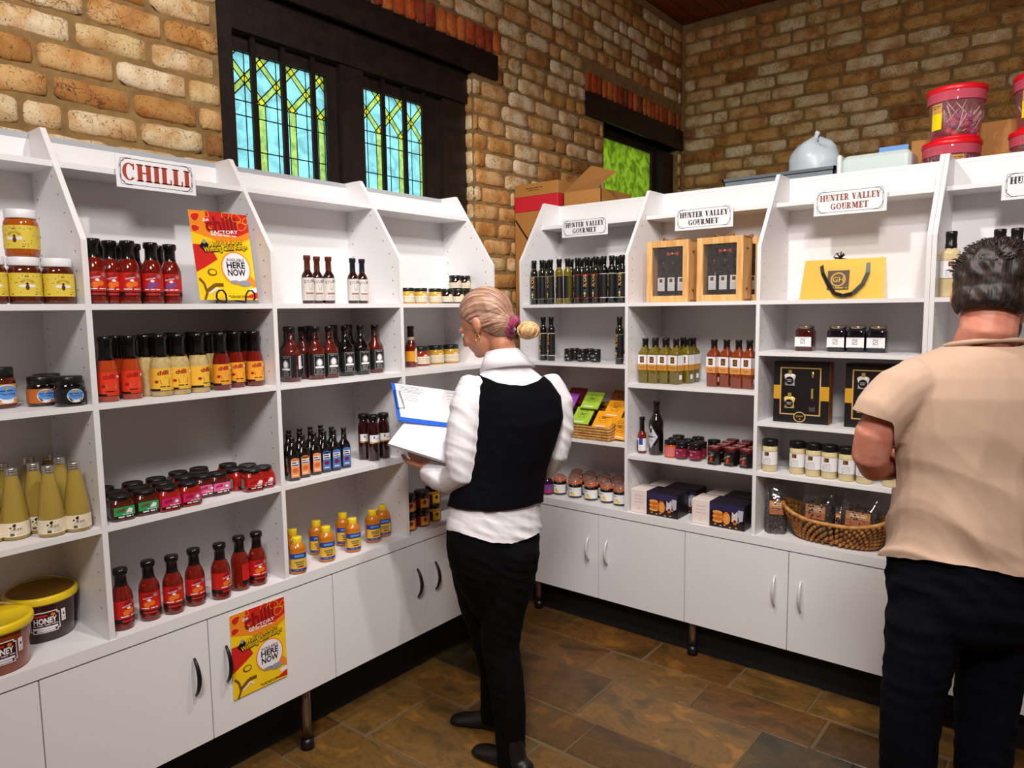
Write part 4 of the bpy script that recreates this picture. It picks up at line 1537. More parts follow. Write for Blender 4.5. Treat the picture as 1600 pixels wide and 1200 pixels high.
for i, (y_, x_) in enumerate(((-2.475, .30), (-2.40, .285), (-2.33, .285), (-2.25, .30), (-2.19, .29))):
    WY_.put(Vector((x_, y_, LB_)), 'L', 'dark capped sauce bottle behind the creamy sauces, %s in the back row' % ORD[i], 'amber label sauces', 160)

# ---- 8 three-by-two small sauces on the top shelf, third bay
def neck_bottle(wrapmat):
    def fn(t):
        body_part(t, [(.019, 0), (.022, .003), (.0225, .098), (.020, .108), (.0125, .120), (.0112, .126)], DARKS)
        cap_part(t, [(.0125, .119), (.0112, .126), (.0105, .160), (.0130, .162), (.0132, .174), (.0125, .178)], wrapmat, 16, 'neck_wrap')
        def d(fc, u, z0, z1):
            h = z1 - z0
            fc.text('STING', .002, z0 + h * .86, .011, 1, 1, rot=10, bold=.01) if False else fc.text('STUBB', .002, z0 + h * .84, .011, 1, 1, rot=8)
            fc.poly([(-.004, z0 + h * .72), (.010, z0 + h * .72), (.007, z0 + h * .45), (-.001, z0 + h * .45)], 2, 1)
            fc.rect(-.014, .016, z0 + h * .27, z0 + h * .35, 3, 1)
            for k in range(4):
                fc.greek(-.013, .015, z0 + h * (.06 + .05 * k), .0013, 2, 1)
        wrap_label(t, .0225, .012, .096, 230, M('label_off_white', (212, 204, 200), .55), [INK_K, L_GRY, M('label_tan_print', (150, 112, 90), .5)], d)
    return fn
NB1 = Prod('small_sauce_bottle', 'bottle', neck_bottle(M('rust_foil', (96, 44, 26), .35, .2)))
NB2 = Prod('small_sauce_bottle', 'bottle', neck_bottle(M('navy_foil', (26, 30, 48), .35, .2)))
for i, px in enumerate((482, 497, 515)):
    NB1.put(at_L(px, .085 if i != 1 else .105, LA), 'L', 'small dark sauce bottle with rust foil neck, %s from the left' % ORD[i], 'rust neck sauces', -18)
for i, px in enumerate((552.5, 567)):
    NB2.put(at_L(px, .085 if i == 0 else .100, LA), 'L', 'small dark sauce bottle with navy foil neck, %s from the left' % ORD[i], 'navy neck sauces', -18)

# ---- 9 barbecue bottles with black and silver labels
def bbq(liquid):
    def fn(t):
        body_part(t, [(.026, 0), (.029, .003), (.0295, .104), (.027, .116), (.016, .134), (.0135, .150), (.0135, .176)], liquid, 24, power=3.2)
        cap_part(t, [(.0150, .150), (.0142, .178), (.0165, .180), (.0168, .196), (.0150, .199)], K_CAP)
        def d(fc, u, z0, z1):
            h = z1 - z0
            fc.rect(-.019, .019, z0 + h * .02, z0 + h * .98, 2, 1)
            fc.rect(-.0175, .0175, z0 + h * .045, z0 + h * .955, 0, 2)
            fc.disc(.0, z0 + h * .58, .0125, .018, 2, 3, 16)
            fc.disc(.0, z0 + h * .60, .0085, .012, 1, 4, 14)
            fc.rect(-.015, .015, z0 + h * .33, z0 + h * .42, 1, 4)
            for k in range(3):
                fc.greek(-.013, .013, z0 + h * (.10 + .08 * k), .003, 2, 3)
            fc.greek(-.012, .012, z0 + h * .90, .003, 2, 3)
        wrap_label(t, .0302, .016, .096, 150, L_BLK, [L_WHT, L_GRY], d, power=3.2)
        mb = MB()
        fc = Face(mb, .0304, None, 30, 3.2)
        fc.rect(-.016, .016, .016, .096, 0, 0)
        fc.rect(-.013, .004, .045, .094, 1, 1)
        fc.rect(.006, .013, .02, .094, 2, 1)
        mb.build('back_label', [L_BLK, L_WHT, L_GRY], t)
    return fn
BQ = Prod('barbecue_sauce_bottle', 'bottle', bbq(M('barbecue_glass', (86, 24, 14), .07, coat=.7)))
BQ2 = Prod('barbecue_sauce_bottle', 'bottle', bbq(BLACKS))
for i, (px, py, tn, pr) in enumerate(((455, .085, -75, 0), (474, .15, -70, 0), (494, .085, -14, 0), (516, .085, -14, 0), (541, .095, -12, 1), (565, .095, -12, 1), (587, .11, -10, 0), (608, .11, -10, 0))):
    (BQ2 if pr else BQ).put(at_L(px, py, LB_, 560, .032), 'L', 'barbecue sauce bottle with black and silver label, %s from the left in the row' % ORD[i], 'barbecue sauce bottles', tn)
for i, (y_, x_) in enumerate(((-1.93, .27), (-1.83, .265), (-1.70, .26), (-1.62, .26))):
    BQ2.put(Vector((x_, y_, LB_)), 'L', 'black barbecue sauce bottle in the back row, %s from the left' % ORD[i], 'barbecue sauce bottles', -10)

# ---- 10 small flask bottles with orange or blue labels
def flask(bg, col2):
    def fn(t):
        body_part(t, [(.019, 0), (.021, .002), (.0212, .085), (.018, .100), (.010, .112), (.0092, .118), (.0090, .140)], BLACKS, 24, power=5)
        cap_part(t, [(.0098, .124), (.0096, .150), (.0108, .151), (.0108, .1575), (.0098, .158)], K_CAP, 14)
        def d(fc, u, z0, z1):
            h = z1 - z0
            fc.disc(0, z1 - h * .02, u * .9, h * .08, 0, 0, 14)
            fc.rect(-u * .9, u * .9, z0 + h * .60, z0 + h * .88, 1, 1)
            fc.greek(-u * .8, u * .8, z0 + h * .80, .004, 2, 2)
            fc.greek(-u * .8, u * .8, z0 + h * .67, .004, 2, 2)
            fc.disc(0, z0 + h * .38, u * .7, h * .12, 3, 1, 14)
            fc.greek(-u * .7, u * .7, z0 + h * .12, .003, 1, 1)
        flat_label(t, .0212, .031, .012, .080, bg, [L_WHT, L_BLK, col2], d)
    return fn
FO = Prod('hot_sauce_flask', 'bottle', flask(M('label_peach', (232, 142, 84), .4), M('label_peach_dark', (206, 100, 56), .4)))
FB = Prod('hot_sauce_flask', 'bottle', flask(M('label_cobalt', (72, 116, 186), .4), M('label_plum', (120, 30, 60), .4)))
for i, (px, py) in enumerate(((459, 752), (475, 747), (493, 742.5))):
    FO.put(on_L(px, py, LC_, .021), 'L', 'black flask bottle with peach orange label, %s in the front row' % ORD[i], 'peach label flasks', -14)
for i, (px, py) in enumerate(((508, 739), (523.5, 736), (539, 732))):
    FB.put(on_L(px, py, LC_, .021), 'L', 'black flask bottle with blue label, %s in the front row' % ORD[i], 'blue label flasks', -14)
n = 0
for x_ in (.385, .315):
    for k in range(6):
        pr = FO if k < 3 else FB
        pr.put(Vector((x_, -2.075 + k * .050, LC_)), 'L', 'black flask bottle in the %s row, %s from the left' % (('second', 'third')[x_ < .35], ORD[k]), ('peach label flasks', 'blue label flasks')[k >= 3], -14)

# ---- 11 tall brown sauces
def tall_brown(t):
    body_part(t, [(.022, 0), (.0245, .003), (.0248, .130), (.0225, .146), (.0175, .160), (.0170, .172)], DARKS, 22)
    cap_part(t, [(.0195, .170), (.0225, .172), (.0228, .186), (.0205, .190), (.0195, .189)], K_LID, 20, 'lid')
    def d(fc, u, z0, z1):
        fc.rect(-u, u, z0, z0 + (z1 - z0) * .18, 2, 1)
        fc.rect(-.012, -.006, z1 - .014, z1 - .006, 1, 1)
        fc.greek(-.004, .016, z1 - .016, .002, 3, 1)
        fc.greek(-.010, .012, z0 + .002, .003, 1, 2)
    wrap_label(t, .0248, .072, .108, 130, L_WHT, [L_BRN, L_GLD, L_GRY], d)
TB = Prod('tall_sauce_bottle', 'bottle', tall_brown)
for i, (px, py) in enumerate(((570, 719), (585, 721), (601, 717), (616, 713))):
    TB.put(on_L(px, py, LC_, .025), 'L', 'tall brown sauce bottle beside the clipboard, %s from the left' % ORD[i], 'tall brown sauces', -14)

# ---- 12 mustard bottles
def mustard(t):
    body_part(t, [(.026, 0), (.0295, .003), (.030, .010), (.030, .084), (.029, .088), (.030, .092), (.027, .102), (.019, .110), (.0165, .113)], M('mustard_glass', (196, 116, 24), .15, coat=.4), 26, power=2.6)
    cap_part(t, [(.0172, .110), (.0178, .112), (.0178, .130), (.0165, .1335)], M('mustard_yellow_cap', (236, 206, 40), .35), 22)
    def d(fc, u, z0, z1):
        h = z1 - z0
        fc.rect(-u, u, z0 + h * .70, z1, 1, 1)
        fc.rect(-u, u, z0, z0 + h * .14, 1, 1)
        fc.text('BEAVER', .0, z0 + h * .84, .010, 3, 2, width=.034, bold=.02) if False else fc.greek(-.017, .017, z0 + h * .86, .008, 3, 2, .12)
        fc.greek(-.016, .016, z0 + h * .52, .005, 4, 2, .15)
        fc.greek(-.012, .014, z0 + h * .40, .005, 4, 2, .15)
        fc.greek(-.008, .016, z0 + h * .26, .005, 5, 2, .05)
        fc.greek(-.016, .010, z0 + h * .07, .003, 3, 2)
    wrap_label(t, .0302, .012, .078, 130, M('label_mustard', (232, 186, 60), .4), [L_BLU, L_BLU, L_SKY, M('label_sage', (120, 126, 84), .4), M('label_rust_red', (160, 50, 34), .4)], d, power=2.6)
MU = Prod('mustard_bottle', 'bottle', mustard)
for i, (px, py) in enumerate(((466, 898), (511, 879), (552, 864), (583, 849))):
    MU.put(on_L(px, py, LCT, .03), 'L', 'mustard bottle with yellow cap, %s from the left in the front row' % ORD[i], 'mustard bottles', -22)
for i, (px, py) in enumerate(((459, 884), (496, 868), (537, 854), (599, 840))):
    MU.put(on_L(px, py, LCT, .03), 'L', 'mustard bottle with yellow cap, %s from the left in the back row' % ORD[i], 'mustard bottles', -22)

# ---- 13 relish jars and bottles in the fourth bay
def relish(liquid, r=.031, h=.066):
    def fn(t):
        body_part(t, [(r - .004, 0), (r, .003), (r, h * .62), (r * .9, h * .74), (r * .86, h * .80)], liquid, 22)
        cap_part(t, [(r * .90, h * .77), (r * .95, h * .80), (r * .95, h * .97), (r * .88, h)], M('dark_green_lid', (18, 34, 26), .3), 22, 'lid')
        def d(fc, u, z0, z1):
            fc.disc(0.004, z1, .011, .010, 0, 0, 14)
            for k in range(4):
                fc.greek(-u * .85, u * .7, z0 + (z1 - z0) * (.15 + .2 * k), .002, 1, 1)
            fc.greek(-.004, .012, z1 + .002, .002, 1, 1)
        wrap_label(t, r, h * .10, h * .48, 210, L_CRM, [M('label_taupe_print', (170, 150, 130), .5)], d)
    return fn
YREL = M('yellow_relish_glass', (206, 158, 52), .1, coat=.5)
RREL = M('red_relish', (150, 44, 20), .1, coat=.5)
RJ_Y = Prod('relish_jar', 'jar', relish(YREL))
RJ_D = Prod('relish_jar', 'jar', relish(DARKS))
for i, px in enumerate((637, 657.5, 680)):
    RJ_Y.put(at_L(px, .075, LA), 'L', 'small yellow relish jar with cream label, %s from the left' % ORD[i], 'yellow relish jars', -18)
for i, px in enumerate((698, 716, 735, 752)):
    RJ_D.put(at_L(px, .085, LA), 'L', 'small dark preserve jar with cream label, %s after the yellow jars' % ORD[i], 'dark preserve jars', -18)
for i, px in enumerate((712, 731, 749)):
    RJ_D.put(at_L(px, .15, LA) + Vector((0, 0, .0)), 'L', 'small dark preserve jar under the stacked jars, %s from the left' % ORD[i], 'dark preserve jars', -18)
    RJ_D.put(at_L(px, .15, LA) + Vector((0, 0, .0665)), 'L', 'small dark preserve jar stacked on another, %s from the left' % ORD[i], 'dark preserve jars', -18)
def glaze(t):
    body_part(t, [(.024, 0), (.027, .003), (.027, .088), (.024, .102), (.015, .118), (.0138, .130)], SAUCE)
    cap_part(t, [(.0145, .135), (.0150, .140), (.0150, .172), (.0165, .174), (.0165, .183), (.0150, .185)], M('dark_brown_cap', (38, 20, 18), .3))
    cap_part(t, [(.0150, .122), (.0152, .134), (.0145, .135)], L_CRM, 18, 'neck_band')
    def d(fc, u, z0, z1):
        fc.rect(.002, .024, z0 - .004, z1 + .004, 1, 1)
        fc.disc(.013, z1 + .004, .011, .009, 1, 1, 14)
        for k in range(5):
            fc.greek(.005, .021, z0 + .008 + k * .009, .0018, 2, 2)
    wrap_label(t, .027, .026, .072, 220, M('label_saffron', (238, 164, 40), .4), [L_CRM, M('label_taupe_print', (170, 150, 130), .5)], d)
GZ = Prod('glaze_bottle', 'bottle', glaze)
GZ.put(on_L(643, 574, LB_, .027), 'L', 'red glaze bottle with saffron and cream label beside the relish jars', 'glaze bottles', -10)
GZ.put(Vector((.30, -1.44, LB_)), 'L', 'red glaze bottle half hidden behind the upright in the fourth bay', 'glaze bottles', -10)
BR = Prod('relish_jar', 'jar', relish(RREL, .042, .088))
BY = Prod('relish_jar', 'jar', relish(YREL, .040, .088))
BR.put(Vector((.30, -1.235, LB_)), 'L', 'large red relish jar with green lid and cream label', None, -18)
BY.put(Vector((.29, -1.125, LB_)), 'L', 'large yellow relish jar with green lid next to the red relish jar', 'large yellow relish jars', -18)
BY.put(Vector((.30, -1.030, LB_)), 'L', 'large yellow relish jar with green lid at the woman\'s face', 'large yellow relish jars', -18)
def curry(yellow):
    def fn(t):
        r = .035
        body_part(t, [(r - .004, 0), (r, .003), (r, .050), (r * .92, .058), (r * .88, .062)], DARKS if not yellow else M('curry_paste_glass', (180, 120, 40), .1, coat=.5), 22)
        cap_part(t, [(r * .92, .060), (r * .97, .063), (r * .97, .076), (r * .9, .079)], K_LID, 22, 'lid')
        def d(fc, u, z0, z1):
            fc.rect(-.020, .018, z0, z1, 1, 1)
            fc.disc(-.001, (z0 + z1) / 2 + .006, .008, .009, 2, 2, 12)
            fc.greek(-.016, .014, z0 + .007, .004, 3, 2, .1)
            fc.rect(.020, .034, z0 + .008, z1 - .004, 4, 1)
            for k in range(3):
                fc.disc(.024 + .005 * k, z0 + .004, .002, .0015, 5, 2, 8)
        wrap_label(t, r, .008, .048, 260, M('label_oxblood', (84, 26, 18), .4), [L_YEL if yellow else M('label_tangerine', (226, 130, 44), .4), L_BRN, L_YEL, M('label_brick', (170, 60, 30), .4), L_YEL], d)
    return fn
CJ = Prod('curry_jar', 'jar', curry(False))
CY = Prod('curry_jar', 'jar', curry(True))
for i, y_ in enumerate((-1.475, -1.392)):
    CJ.put(Vector((.440, y_, LCT)), 'L', 'orange label curry jar below the clipboard, %s of the lower layer' % ORD[i], 'curry jars', -18)
    CJ.put(Vector((.440, y_, LCT + .0795)), 'L', 'orange label curry jar stacked on top, %s of the upper layer' % ORD[i], 'curry jars', -18)
for i, y_ in enumerate((-1.305,)):
    CY.put(Vector((.425, y_, LCT)), 'L', 'yellow label curry jar nearest the woman, lower one', 'yellow curry jars', -14)
    CY.put(Vector((.425, y_, LCT + .0795)), 'L', 'yellow label curry jar nearest the woman, upper one', 'yellow curry jars', -14)

# ================================================================== goods on the right-hand shelves
# ---- black oil bottles with vertical lettering
def rios(bandmat, oil):
    def fn(t):
        body_part(t, [(.018, 0), (.0205, .002), (.0208, .165), (.0195, .176), (.0125, .186), (.0115, .196), (.0113, .226)], oil, 20)
        cap_part(t, [(.0128, .192), (.0126, .212), (.0143, .214), (.0143, .233), (.0132, .235)], K_LID, 16)
        mb = MB()
        fc = Face(mb, .0211)
        u = .0211 * math.radians(150)
        fc.rect(-u, u, .028, .148, 0, 0)
        fc.rect(-u, u, .0275, .0300, 1, 1)
        fc.rect(-u, u, .146, .1485, 1, 1)
        fc.text('RIOS', .000, .116, .0165, 2, 2, rot=90, width=None, sx=1.25, bold=.02)
        fc.greek(-.007, .007, .068, .004, 3, 2)
        fc.disc(.0, .052, .006, .009, 2, 2, 10)
        fc.disc(.0, .038, .0035, .003, 4, 2, 8)
        fc.rect(-.0135, -.0115, .03, .146, 5, 2)
        mb.build('label', [L_BLK, bandmat, M('gold_lettering', (222, 168, 72), .4), M('teal_print', (84, 120, 140), .4), L_WHT, M('label_steel_blue', (70, 120, 160), .4)], t)
    return fn
RI = [Prod('oil_bottle', 'bottle', rios(M('band_sage', (120, 128, 96), .4), M('dark_oil_glass', (26, 24, 12), .06, coat=.7))),
      Prod('oil_bottle', 'bottle', rios(M('band_red', (176, 40, 40), .4), M('dark_oil_glass'))),
      Prod('oil_bottle', 'bottle', rios(M('band_white', (220, 218, 216), .4), BLACKS)),
      Prod('oil_bottle', 'bottle', rios(M('band_olive', (150, 140, 50), .4), OLIVE))]
for i, (px, k, tn) in enumerate(((835, 0, 8), (847.5, 0, -60), (860.5, 0, -20), (874, 3, -34), (887, 3, -100), (902.5, 1, -40), (917, 1, 0), (931, 1, -12), (943.5, 2, -60), (956, 2, -44), (972, 2, -10))):
    RI[k].put(at_R(px, .075, RA), 'R', 'black labelled oil bottle, %s from left in the front row' % ORD[i], 'oil bottles in the corner bay', tn)
for i, (px, k) in enumerate(((854, 0), (893, 0), (909, 1), (923, 1), (937, 1), (965, 2))):
    RI[k].put(at_R(px, .135, RA), 'R', 'black oil bottle in the back row of oil bottles, %s from left' % ORD[i], 'oil bottles in the corner bay', -30)
for i, (px, k) in enumerate(((849, 2), (861.5, 2), (968, 3))):
    RI[k if k != 3 else 0].put(at_R(px, .10 if i < 2 else .07, 1.390, 560, .023), 'R', ('black oil bottle on the second shelf by the woman\'s hair bun, %s of the pair' % ORD[i]) if i < 2 else 'lone black oil bottle on the second shelf against the upright', 'oil bottles on the second shelf', -24)
def rios_jar(t):
    body_part(t, [(.024, 0), (.026, .002), (.026, .045), (.0235, .052)], BLACKS, 20)
    cap_part(t, [(.0245, .050), (.0255, .052), (.0255, .064), (.024, .066)], K_LID, 20, 'lid')
    def d(fc, u, z0, z1):
        fc.rect(-u, -u * .35, z0, z1, 1, 1)
        fc.text('RIOS', .0, (z0 + z1) / 2 + .006, .009, 2, 2, bold=.02)
        fc.rect(.012, .019, z0 + .002, z0 + .010, 2, 2)
        fc.greek(-.012, .010, z0 + .006, .002, 2, 2)
    wrap_label(t, .026, .008, .044, 230, L_BLK, [M('label_powder_blue', (130, 160, 210), .4), L_SIL], d)
RJ = Prod('olive_jar', 'jar', rios_jar)
for i, (px, dd) in enumerate(((889.5, .12), (910, .12), (931, .12), (898, .17), (921, .17))):
    RJ.put(at_R(px, dd, 1.390, 560), 'R', 'small black olive jar on the second shelf, %s' % (('leftmost in front', 'middle in front', 'rightmost in front', 'left one behind', 'right one behind')[i]), 'small black olive jars', -14)

# ---- square oil and dressing bottles
def marasca(oil, mid):
    def fn(t):
        body_part(t, [(.0245, 0), (.0265, .002), (.0268, .142), (.0255, .152), (.0165, .166), (.0125, .172), (.0122, .186)], oil, 28, power=7)
        cap_part(t, [(.0135, .176), (.0140, .178), (.0142, .204), (.0155, .206), (.0155, .2165), (.0145, .218)], K_LID, 18)
        mb = MB()
        for a in range(4):
            X = Matrix.Rotation(a * math.pi / 2, 4, 'Z') @ Matrix.Translation((0, -.0269, 0))
            fc = Face(mb, None, X)
            fc.rect(-.025, .025, .092, .138, 0, 0)
            fc.rect(-.025, .025, .064, .092, 1, 0)
            if a == 0:
                fc.rect(-.013, .010, .100, .130, 2, 1)
                fc.text('G', -.0015, .115, .016, 3, 2)
                fc.greek(-.016, .016, .080, .0022, 2, 1)
                fc.greek(-.010, .012, .073, .0016, 2, 1)
            if a == 1:
                fc.rect(-.010, .010, .022, .044, 0, 1)
        mb.build('label', [L_WHT, mid, L_BRN, L_GLD], t)
    return fn
MO = Prod('oil_bottle', 'bottle', marasca(OLIVE, M('label_ochre', (196, 136, 54), .45)))
MA = Prod('dressing_bottle', 'bottle', marasca(AMBER, M('label_apricot', (214, 146, 76), .45)))
ZB2 = 1.300
for i, (px, py) in enumerate(((993.5, 597.5), (1008, 598.5), (1023, 599.5), (1039, 600), (1056, 601))):
    MO.put(on_R(px, py, ZB2, .027), 'R', 'square olive oil bottle, %s from the left in the front row' % ORD[i], 'square olive oil bottles', -6 if i < 4 else -12)
for i, (x_, y_) in enumerate(((1.215, -.335), (1.215, -.265), (1.10, -.32), (1.04, -.32), (1.16, -.26))):
    MO.put(Vector((x_, y_, ZB2)), 'R', 'square olive oil bottle in the rows behind, %s' % ('near right', 'far right', 'middle', 'left', 'far middle')[i], 'square olive oil bottles', -10)
for i, (px, py) in enumerate(((1115, 604.5), (1134.5, 605.5), (1153, 607.5), (1170, 608.5))):
    MA.put(on_R(px, py, ZB2, .027), 'R', 'square amber dressing bottle with apricot label, %s from the left' % ORD[i], 'amber dressing bottles', -10)

# ---- third shelf of the middle bay
ZC2 = .946
def small_red(t):
    body_part(t, [(.020, 0), (.0225, .003), (.0225, .085), (.020, .098), (.0125, .112), (.0115, .120)], SAUCE)
    cap_part(t, [(.0135, .112), (.0120, .122), (.0120, .165), (.0140, .167), (.0140, .180), (.0130, .182)], K_CAP)
    def d(fc, u, z0, z1):
        fc.rect(-u, -.006, z0, z1 - .01, 1, 1)
        fc.rect(-.002, .018, z0 + .03, z1, 2, 1)
        for k in range(4):
            fc.greek(-.001, .016, z0 + .004 + k * .006, .0016, 3, 1)
    wrap_label(t, .0225, .014, .076, 220, L_WHT, [L_BLK, L_BLU, L_GRY], d)
Prod('hot_sauce_bottle', 'bottle', small_red).put(on_R(1003, 709, ZC2, .022), 'R', 'slim red hot sauce bottle with black cap beside the dark wine bottle', None, -8)
def wine(t):
    body_part(t, [(.032, 0), (.0355, .004), (.036, .150), (.034, .168), (.020, .196), (.0150, .210), (.0145, .230)], BLACKS, 26)
    cap_part(t, [(.0155, .205), (.0155, .250), (.0165, .252), (.0165, .262), (.0150, .264)], K_CAP, 18, 'capsule')
    mb = MB()
    fc = Face(mb, .0362)
    c = .092
    def dia(k, m, lay):
        n = 34
        for i in range(-n, n):
            v0, v1 = c + .060 * k * i / n, c + .060 * k * (i + 1) / n
            hw = .036 * k * (1 - abs(i + .5) / n)
            fc.rect(-hw, hw, v0, v1, m, lay)
    dia(1.0, 0, 1)
    dia(.93, 1, 2)
    fc.rect(-.006, .006, c + .020, c + .042, 2, 8)
    fc.text('CHOCOLATE', 0, c, .006, 2, 8, width=.046) if False else fc.greek(-.022, .022, c, .005, 2, 8, .15)
    fc.greek(-.012, .012, c - .016, .002, 3, 8)
    fc.greek(-.010, .010, c + .012, .002, 3, 8)
    mb.build('label', [L_GRY, M('label_pearl', (200, 202, 214), .4), INK_K, L_GRY], t)
Prod('wine_bottle', 'bottle', wine).put(on_R(1025, 712, ZC2, .036), 'R', 'tall black liqueur bottle with silver diamond label', None, -16)
def jam(liquid, bg, accent):
    def fn(t):
        body_part(t, [(.027, 0), (.030, .003), (.0305, .052), (.0285, .060), (.0265, .064)], liquid, 22)
        cap_part(t, [(.0285, .062), (.0300, .064), (.0300, .079), (.0285, .0815)], K_LID, 22, 'lid')
        def d(fc, u, z0, z1):
            fc.greek(-.022, .022, z1 - .007, .004, 2, 1, .2)
            fc.disc(-.003, z0 + .021, .009, .007, accent, 1, 10)
            fc.greek(-.014, .016, z0 + .007, .002, 2, 1)
            fc.disc(u * .6, z0 + .012, .003, .003, 2, 1, 8)
        wrap_label(t, .0306, .008, .052, 220, bg, [L_ORG, L_PNK, L_WHT], d)
    return fn
J1 = Prod('jam_jar', 'jar', jam(M('orange_jelly_glass', (196, 84, 20), .08, coat=.6), M('label_rose', (206, 110, 104), .45), 1))
J1.put(on_R(1048, 716, ZC2, .03), 'R', 'orange jam jar with rose pink label', 'jam jars', -16)
J2 = Prod('jam_jar', 'jar', jam(BLACKS, M('label_wine_red', (120, 30, 44), .45), 2))
for i, (px, py) in enumerate(((1065, 718.5), (1087, 721.5))):
    J2.put(on_R(px, py, ZC2, .03), 'R', 'dark jam jar with wine red label, %s in the front row' % ORD[i], 'jam jars', -16)
for i, (x_, y_) in enumerate(((1.165, -.36), (1.235, -.35), (1.31, -.38), (1.15, -.28), (1.25, -.27), (1.345, -.30))):
    J2.put(Vector((x_, y_, ZC2)), 'R', 'dark jam jar with black lid in the rows behind, %s' % ('near left', 'near middle', 'near right', 'far left', 'far middle', 'far right')[i], 'jam jars', -16)
def hexjar(t):
    r = .034
    prof = [(r - .003, 0), (r, .003), (r, .052), (r * .86, .062), (r * .80, .066)]
    MB().lathe([(0, 0)] + prof + [(0, .066)], 6, 0, smooth=False).build('body', BLACKS, t)
    mb = MB()
    mb.lathe([(0, .064), (r * .88, .064), (r * .90, .080), (r * .84, .083), (0, .083)], 20, 0)
    rs3 = random.Random(5)
    X = Matrix.Translation((0, 0, .0833)) @ Matrix.Rotation(math.pi / 2, 4, 'X').inverted()
    for i in range(-3, 4):
        for j in range(-3, 4):
            if (i + j) % 2 == 0 and i * i + j * j < 9:
                mb.box(i * .0085 - .004, i * .0085 + .004, j * .0085 - .004, j * .0085 + .004, .083, .0834, 1)
    mb.build('lid', [M('dark_red_lid', (86, 18, 20), .4), M('pale_pink_check', (196, 140, 136), .4)], t)
    mb = MB()
    fc = Face(mb, None, Matrix.Translation((0, -r * .875, 0)))
    fc.poly([(-.006, .018), (-.007, .030), (-.002, .036), (0, .042), (.003, .035), (.007, .031), (.006, .018)], 0, 1)
    fc.line([(-.016, .034), (-.008, .042), (.008, .044)], .003, 1, 2)
    fc.greek(-.015, .015, .014, .002, 1, 2, .15)
    fc.greek(-.002, .012, .048, .002, 2, 2, .1)
    mb.build('label', [M('flame_red_print', (214, 56, 34), .4), L_GLD, L_WHT], t)
HX = Prod('preserve_jar', 'jar', hexjar)
for i, (px, py) in enumerate(((1116, 727.5), (1141.5, 730), (1166, 733))):
    HX.put(on_R(px, py, ZC2, .033), 'R', 'six-sided black preserve jar with checked red lid, %s in the front row' % ORD[i], 'checked lid preserve jars', -8)
for j, y_ in enumerate((-.385, -.315, -.245)):
    for i in range(3 if j < 2 else 2):
        HX.put(Vector((1.425 + i * .074 - j * .004, y_, ZC2)), 'R', 'black preserve jar with checked lid, row %s behind, %s from left' % (('one', 'two', 'three')[j], ORD[i]), 'checked lid preserve jars', -8)

# ---- clip-top lemon preserve jars on the right worktop
def clip_jar(t):
    body_part(t, [(.034, 0), (.037, .003), (.0375, .062), (.035, .070), (.034, .075)], M('dark_preserve_glass', (30, 18, 14), .06, coat=.8), 26)
    MB().lathe([(.0, .0765), (.0375, .0765), (.039, .079), (.039, .083), (.0375, .0855), (0, .0855)], 26).build('seal', M('orange_rubber_seal', (206, 92, 30), .35), t)
    MB().lathe([(.0, .0735), (.036, .0735), (.037, .075), (.036, .0765), (0, .0765)], 26).build('wire', M('steel_wire', (190, 184, 176), .25, .9), t)
    MB().lathe([(.0365, .0855), (.036, .092), (.030, .099), (.020, .103), (.019, .107), (.014, .108), (0, .106)], 26).build('glass_lid', M('clear_lid_glass', (236, 216, 200), .04, .0, coat=.8, trans=.85), t)
    for sx in (-1, 1):
        MB().tube([(sx * .038, .0, .072), (sx * .043, -.004, .082), (sx * .039, 0, .095), (sx * .024, 0, .105)], .0016, 6).build('hinge_wire', M('steel_wire'), t)
    mb = MB()
    mb.tube([(-.02, -.037, .066), (-.016, -.043, .076), (.016, -.043, .076), (.02, -.037, .066)], .0016, 6)
    mb.build('clip', M('steel_wire'), t)
    def d(fc, u, z0, z1):
        fc.disc(.004, z0 + .012, .009, .008, 1, 1, 12)
        fc.disc(.013, z0 + .010, .007, .007, 1, 1, 12)
        leaf(fc, .005, z0 + .021, .008, .8, 2, 2)
        fc.greek(-.022, .006, z1 - .010, .0035, 3, 1, .15)
        for k in range(3):
            fc.greek(-.023, -.008, z0 + .008 + .006 * k, .0015, 3, 1)
    wrap_label(t, .0378, .012, .058, 190, L_WHT, [M('lemon_print', (240, 204, 40), .4), L_GRN, L_GRY], d)
CL = Prod('clip_top_jar', 'jar', clip_jar)
for i, (px, py) in enumerate(((875, 774), (899, 779), (924, 783), (949, 787), (969.5, 791.5))):
    CL.put(on_R(px, py, RCT, .037), 'R', 'clip-top preserve jar with lemon label, %s in the front row' % ORD[i], 'clip-top lemon jars', -4)
for i, x_ in enumerate((.565, .655, .745, .835, .92)):
    CL.put(Vector((x_, -.336, RCT)), 'R', 'clip-top preserve jar in the second row, %s from the left' % ORD[i], 'clip-top lemon jars', -4)
for i, x_ in enumerate((.52, .61, .70, .79, .88)):
    CL.put(Vector((x_, -.246, RCT)), 'R', 'clip-top preserve jar in the third row, %s from the left' % ORD[i], 'clip-top lemon jars', -4)
def plum(t):
    body_part(t, [(.028, 0), (.031, .003), (.031, .070), (.026, .082), (.018, .092)], M('plum_preserve_glass', (46, 12, 40), .07, coat=.7))
    cap_part(t, [(.0195, .088), (.0205, .091), (.0205, .114), (.019, .117)], M('grey_metal_lid', (120, 112, 110), .3, .7))
    wrap_label(t, .0311, .014, .058, 200, L_PUR, [L_MAG], lambda fc, u, z0, z1: fc.rect(-u, u, z0, z0 + .010, 1, 1))
Prod('preserve_jar', 'jar', plum).put(Vector((.462, -.455, RCT)), 'R', 'plum purple preserve jar at the end of the worktop beside the woman')

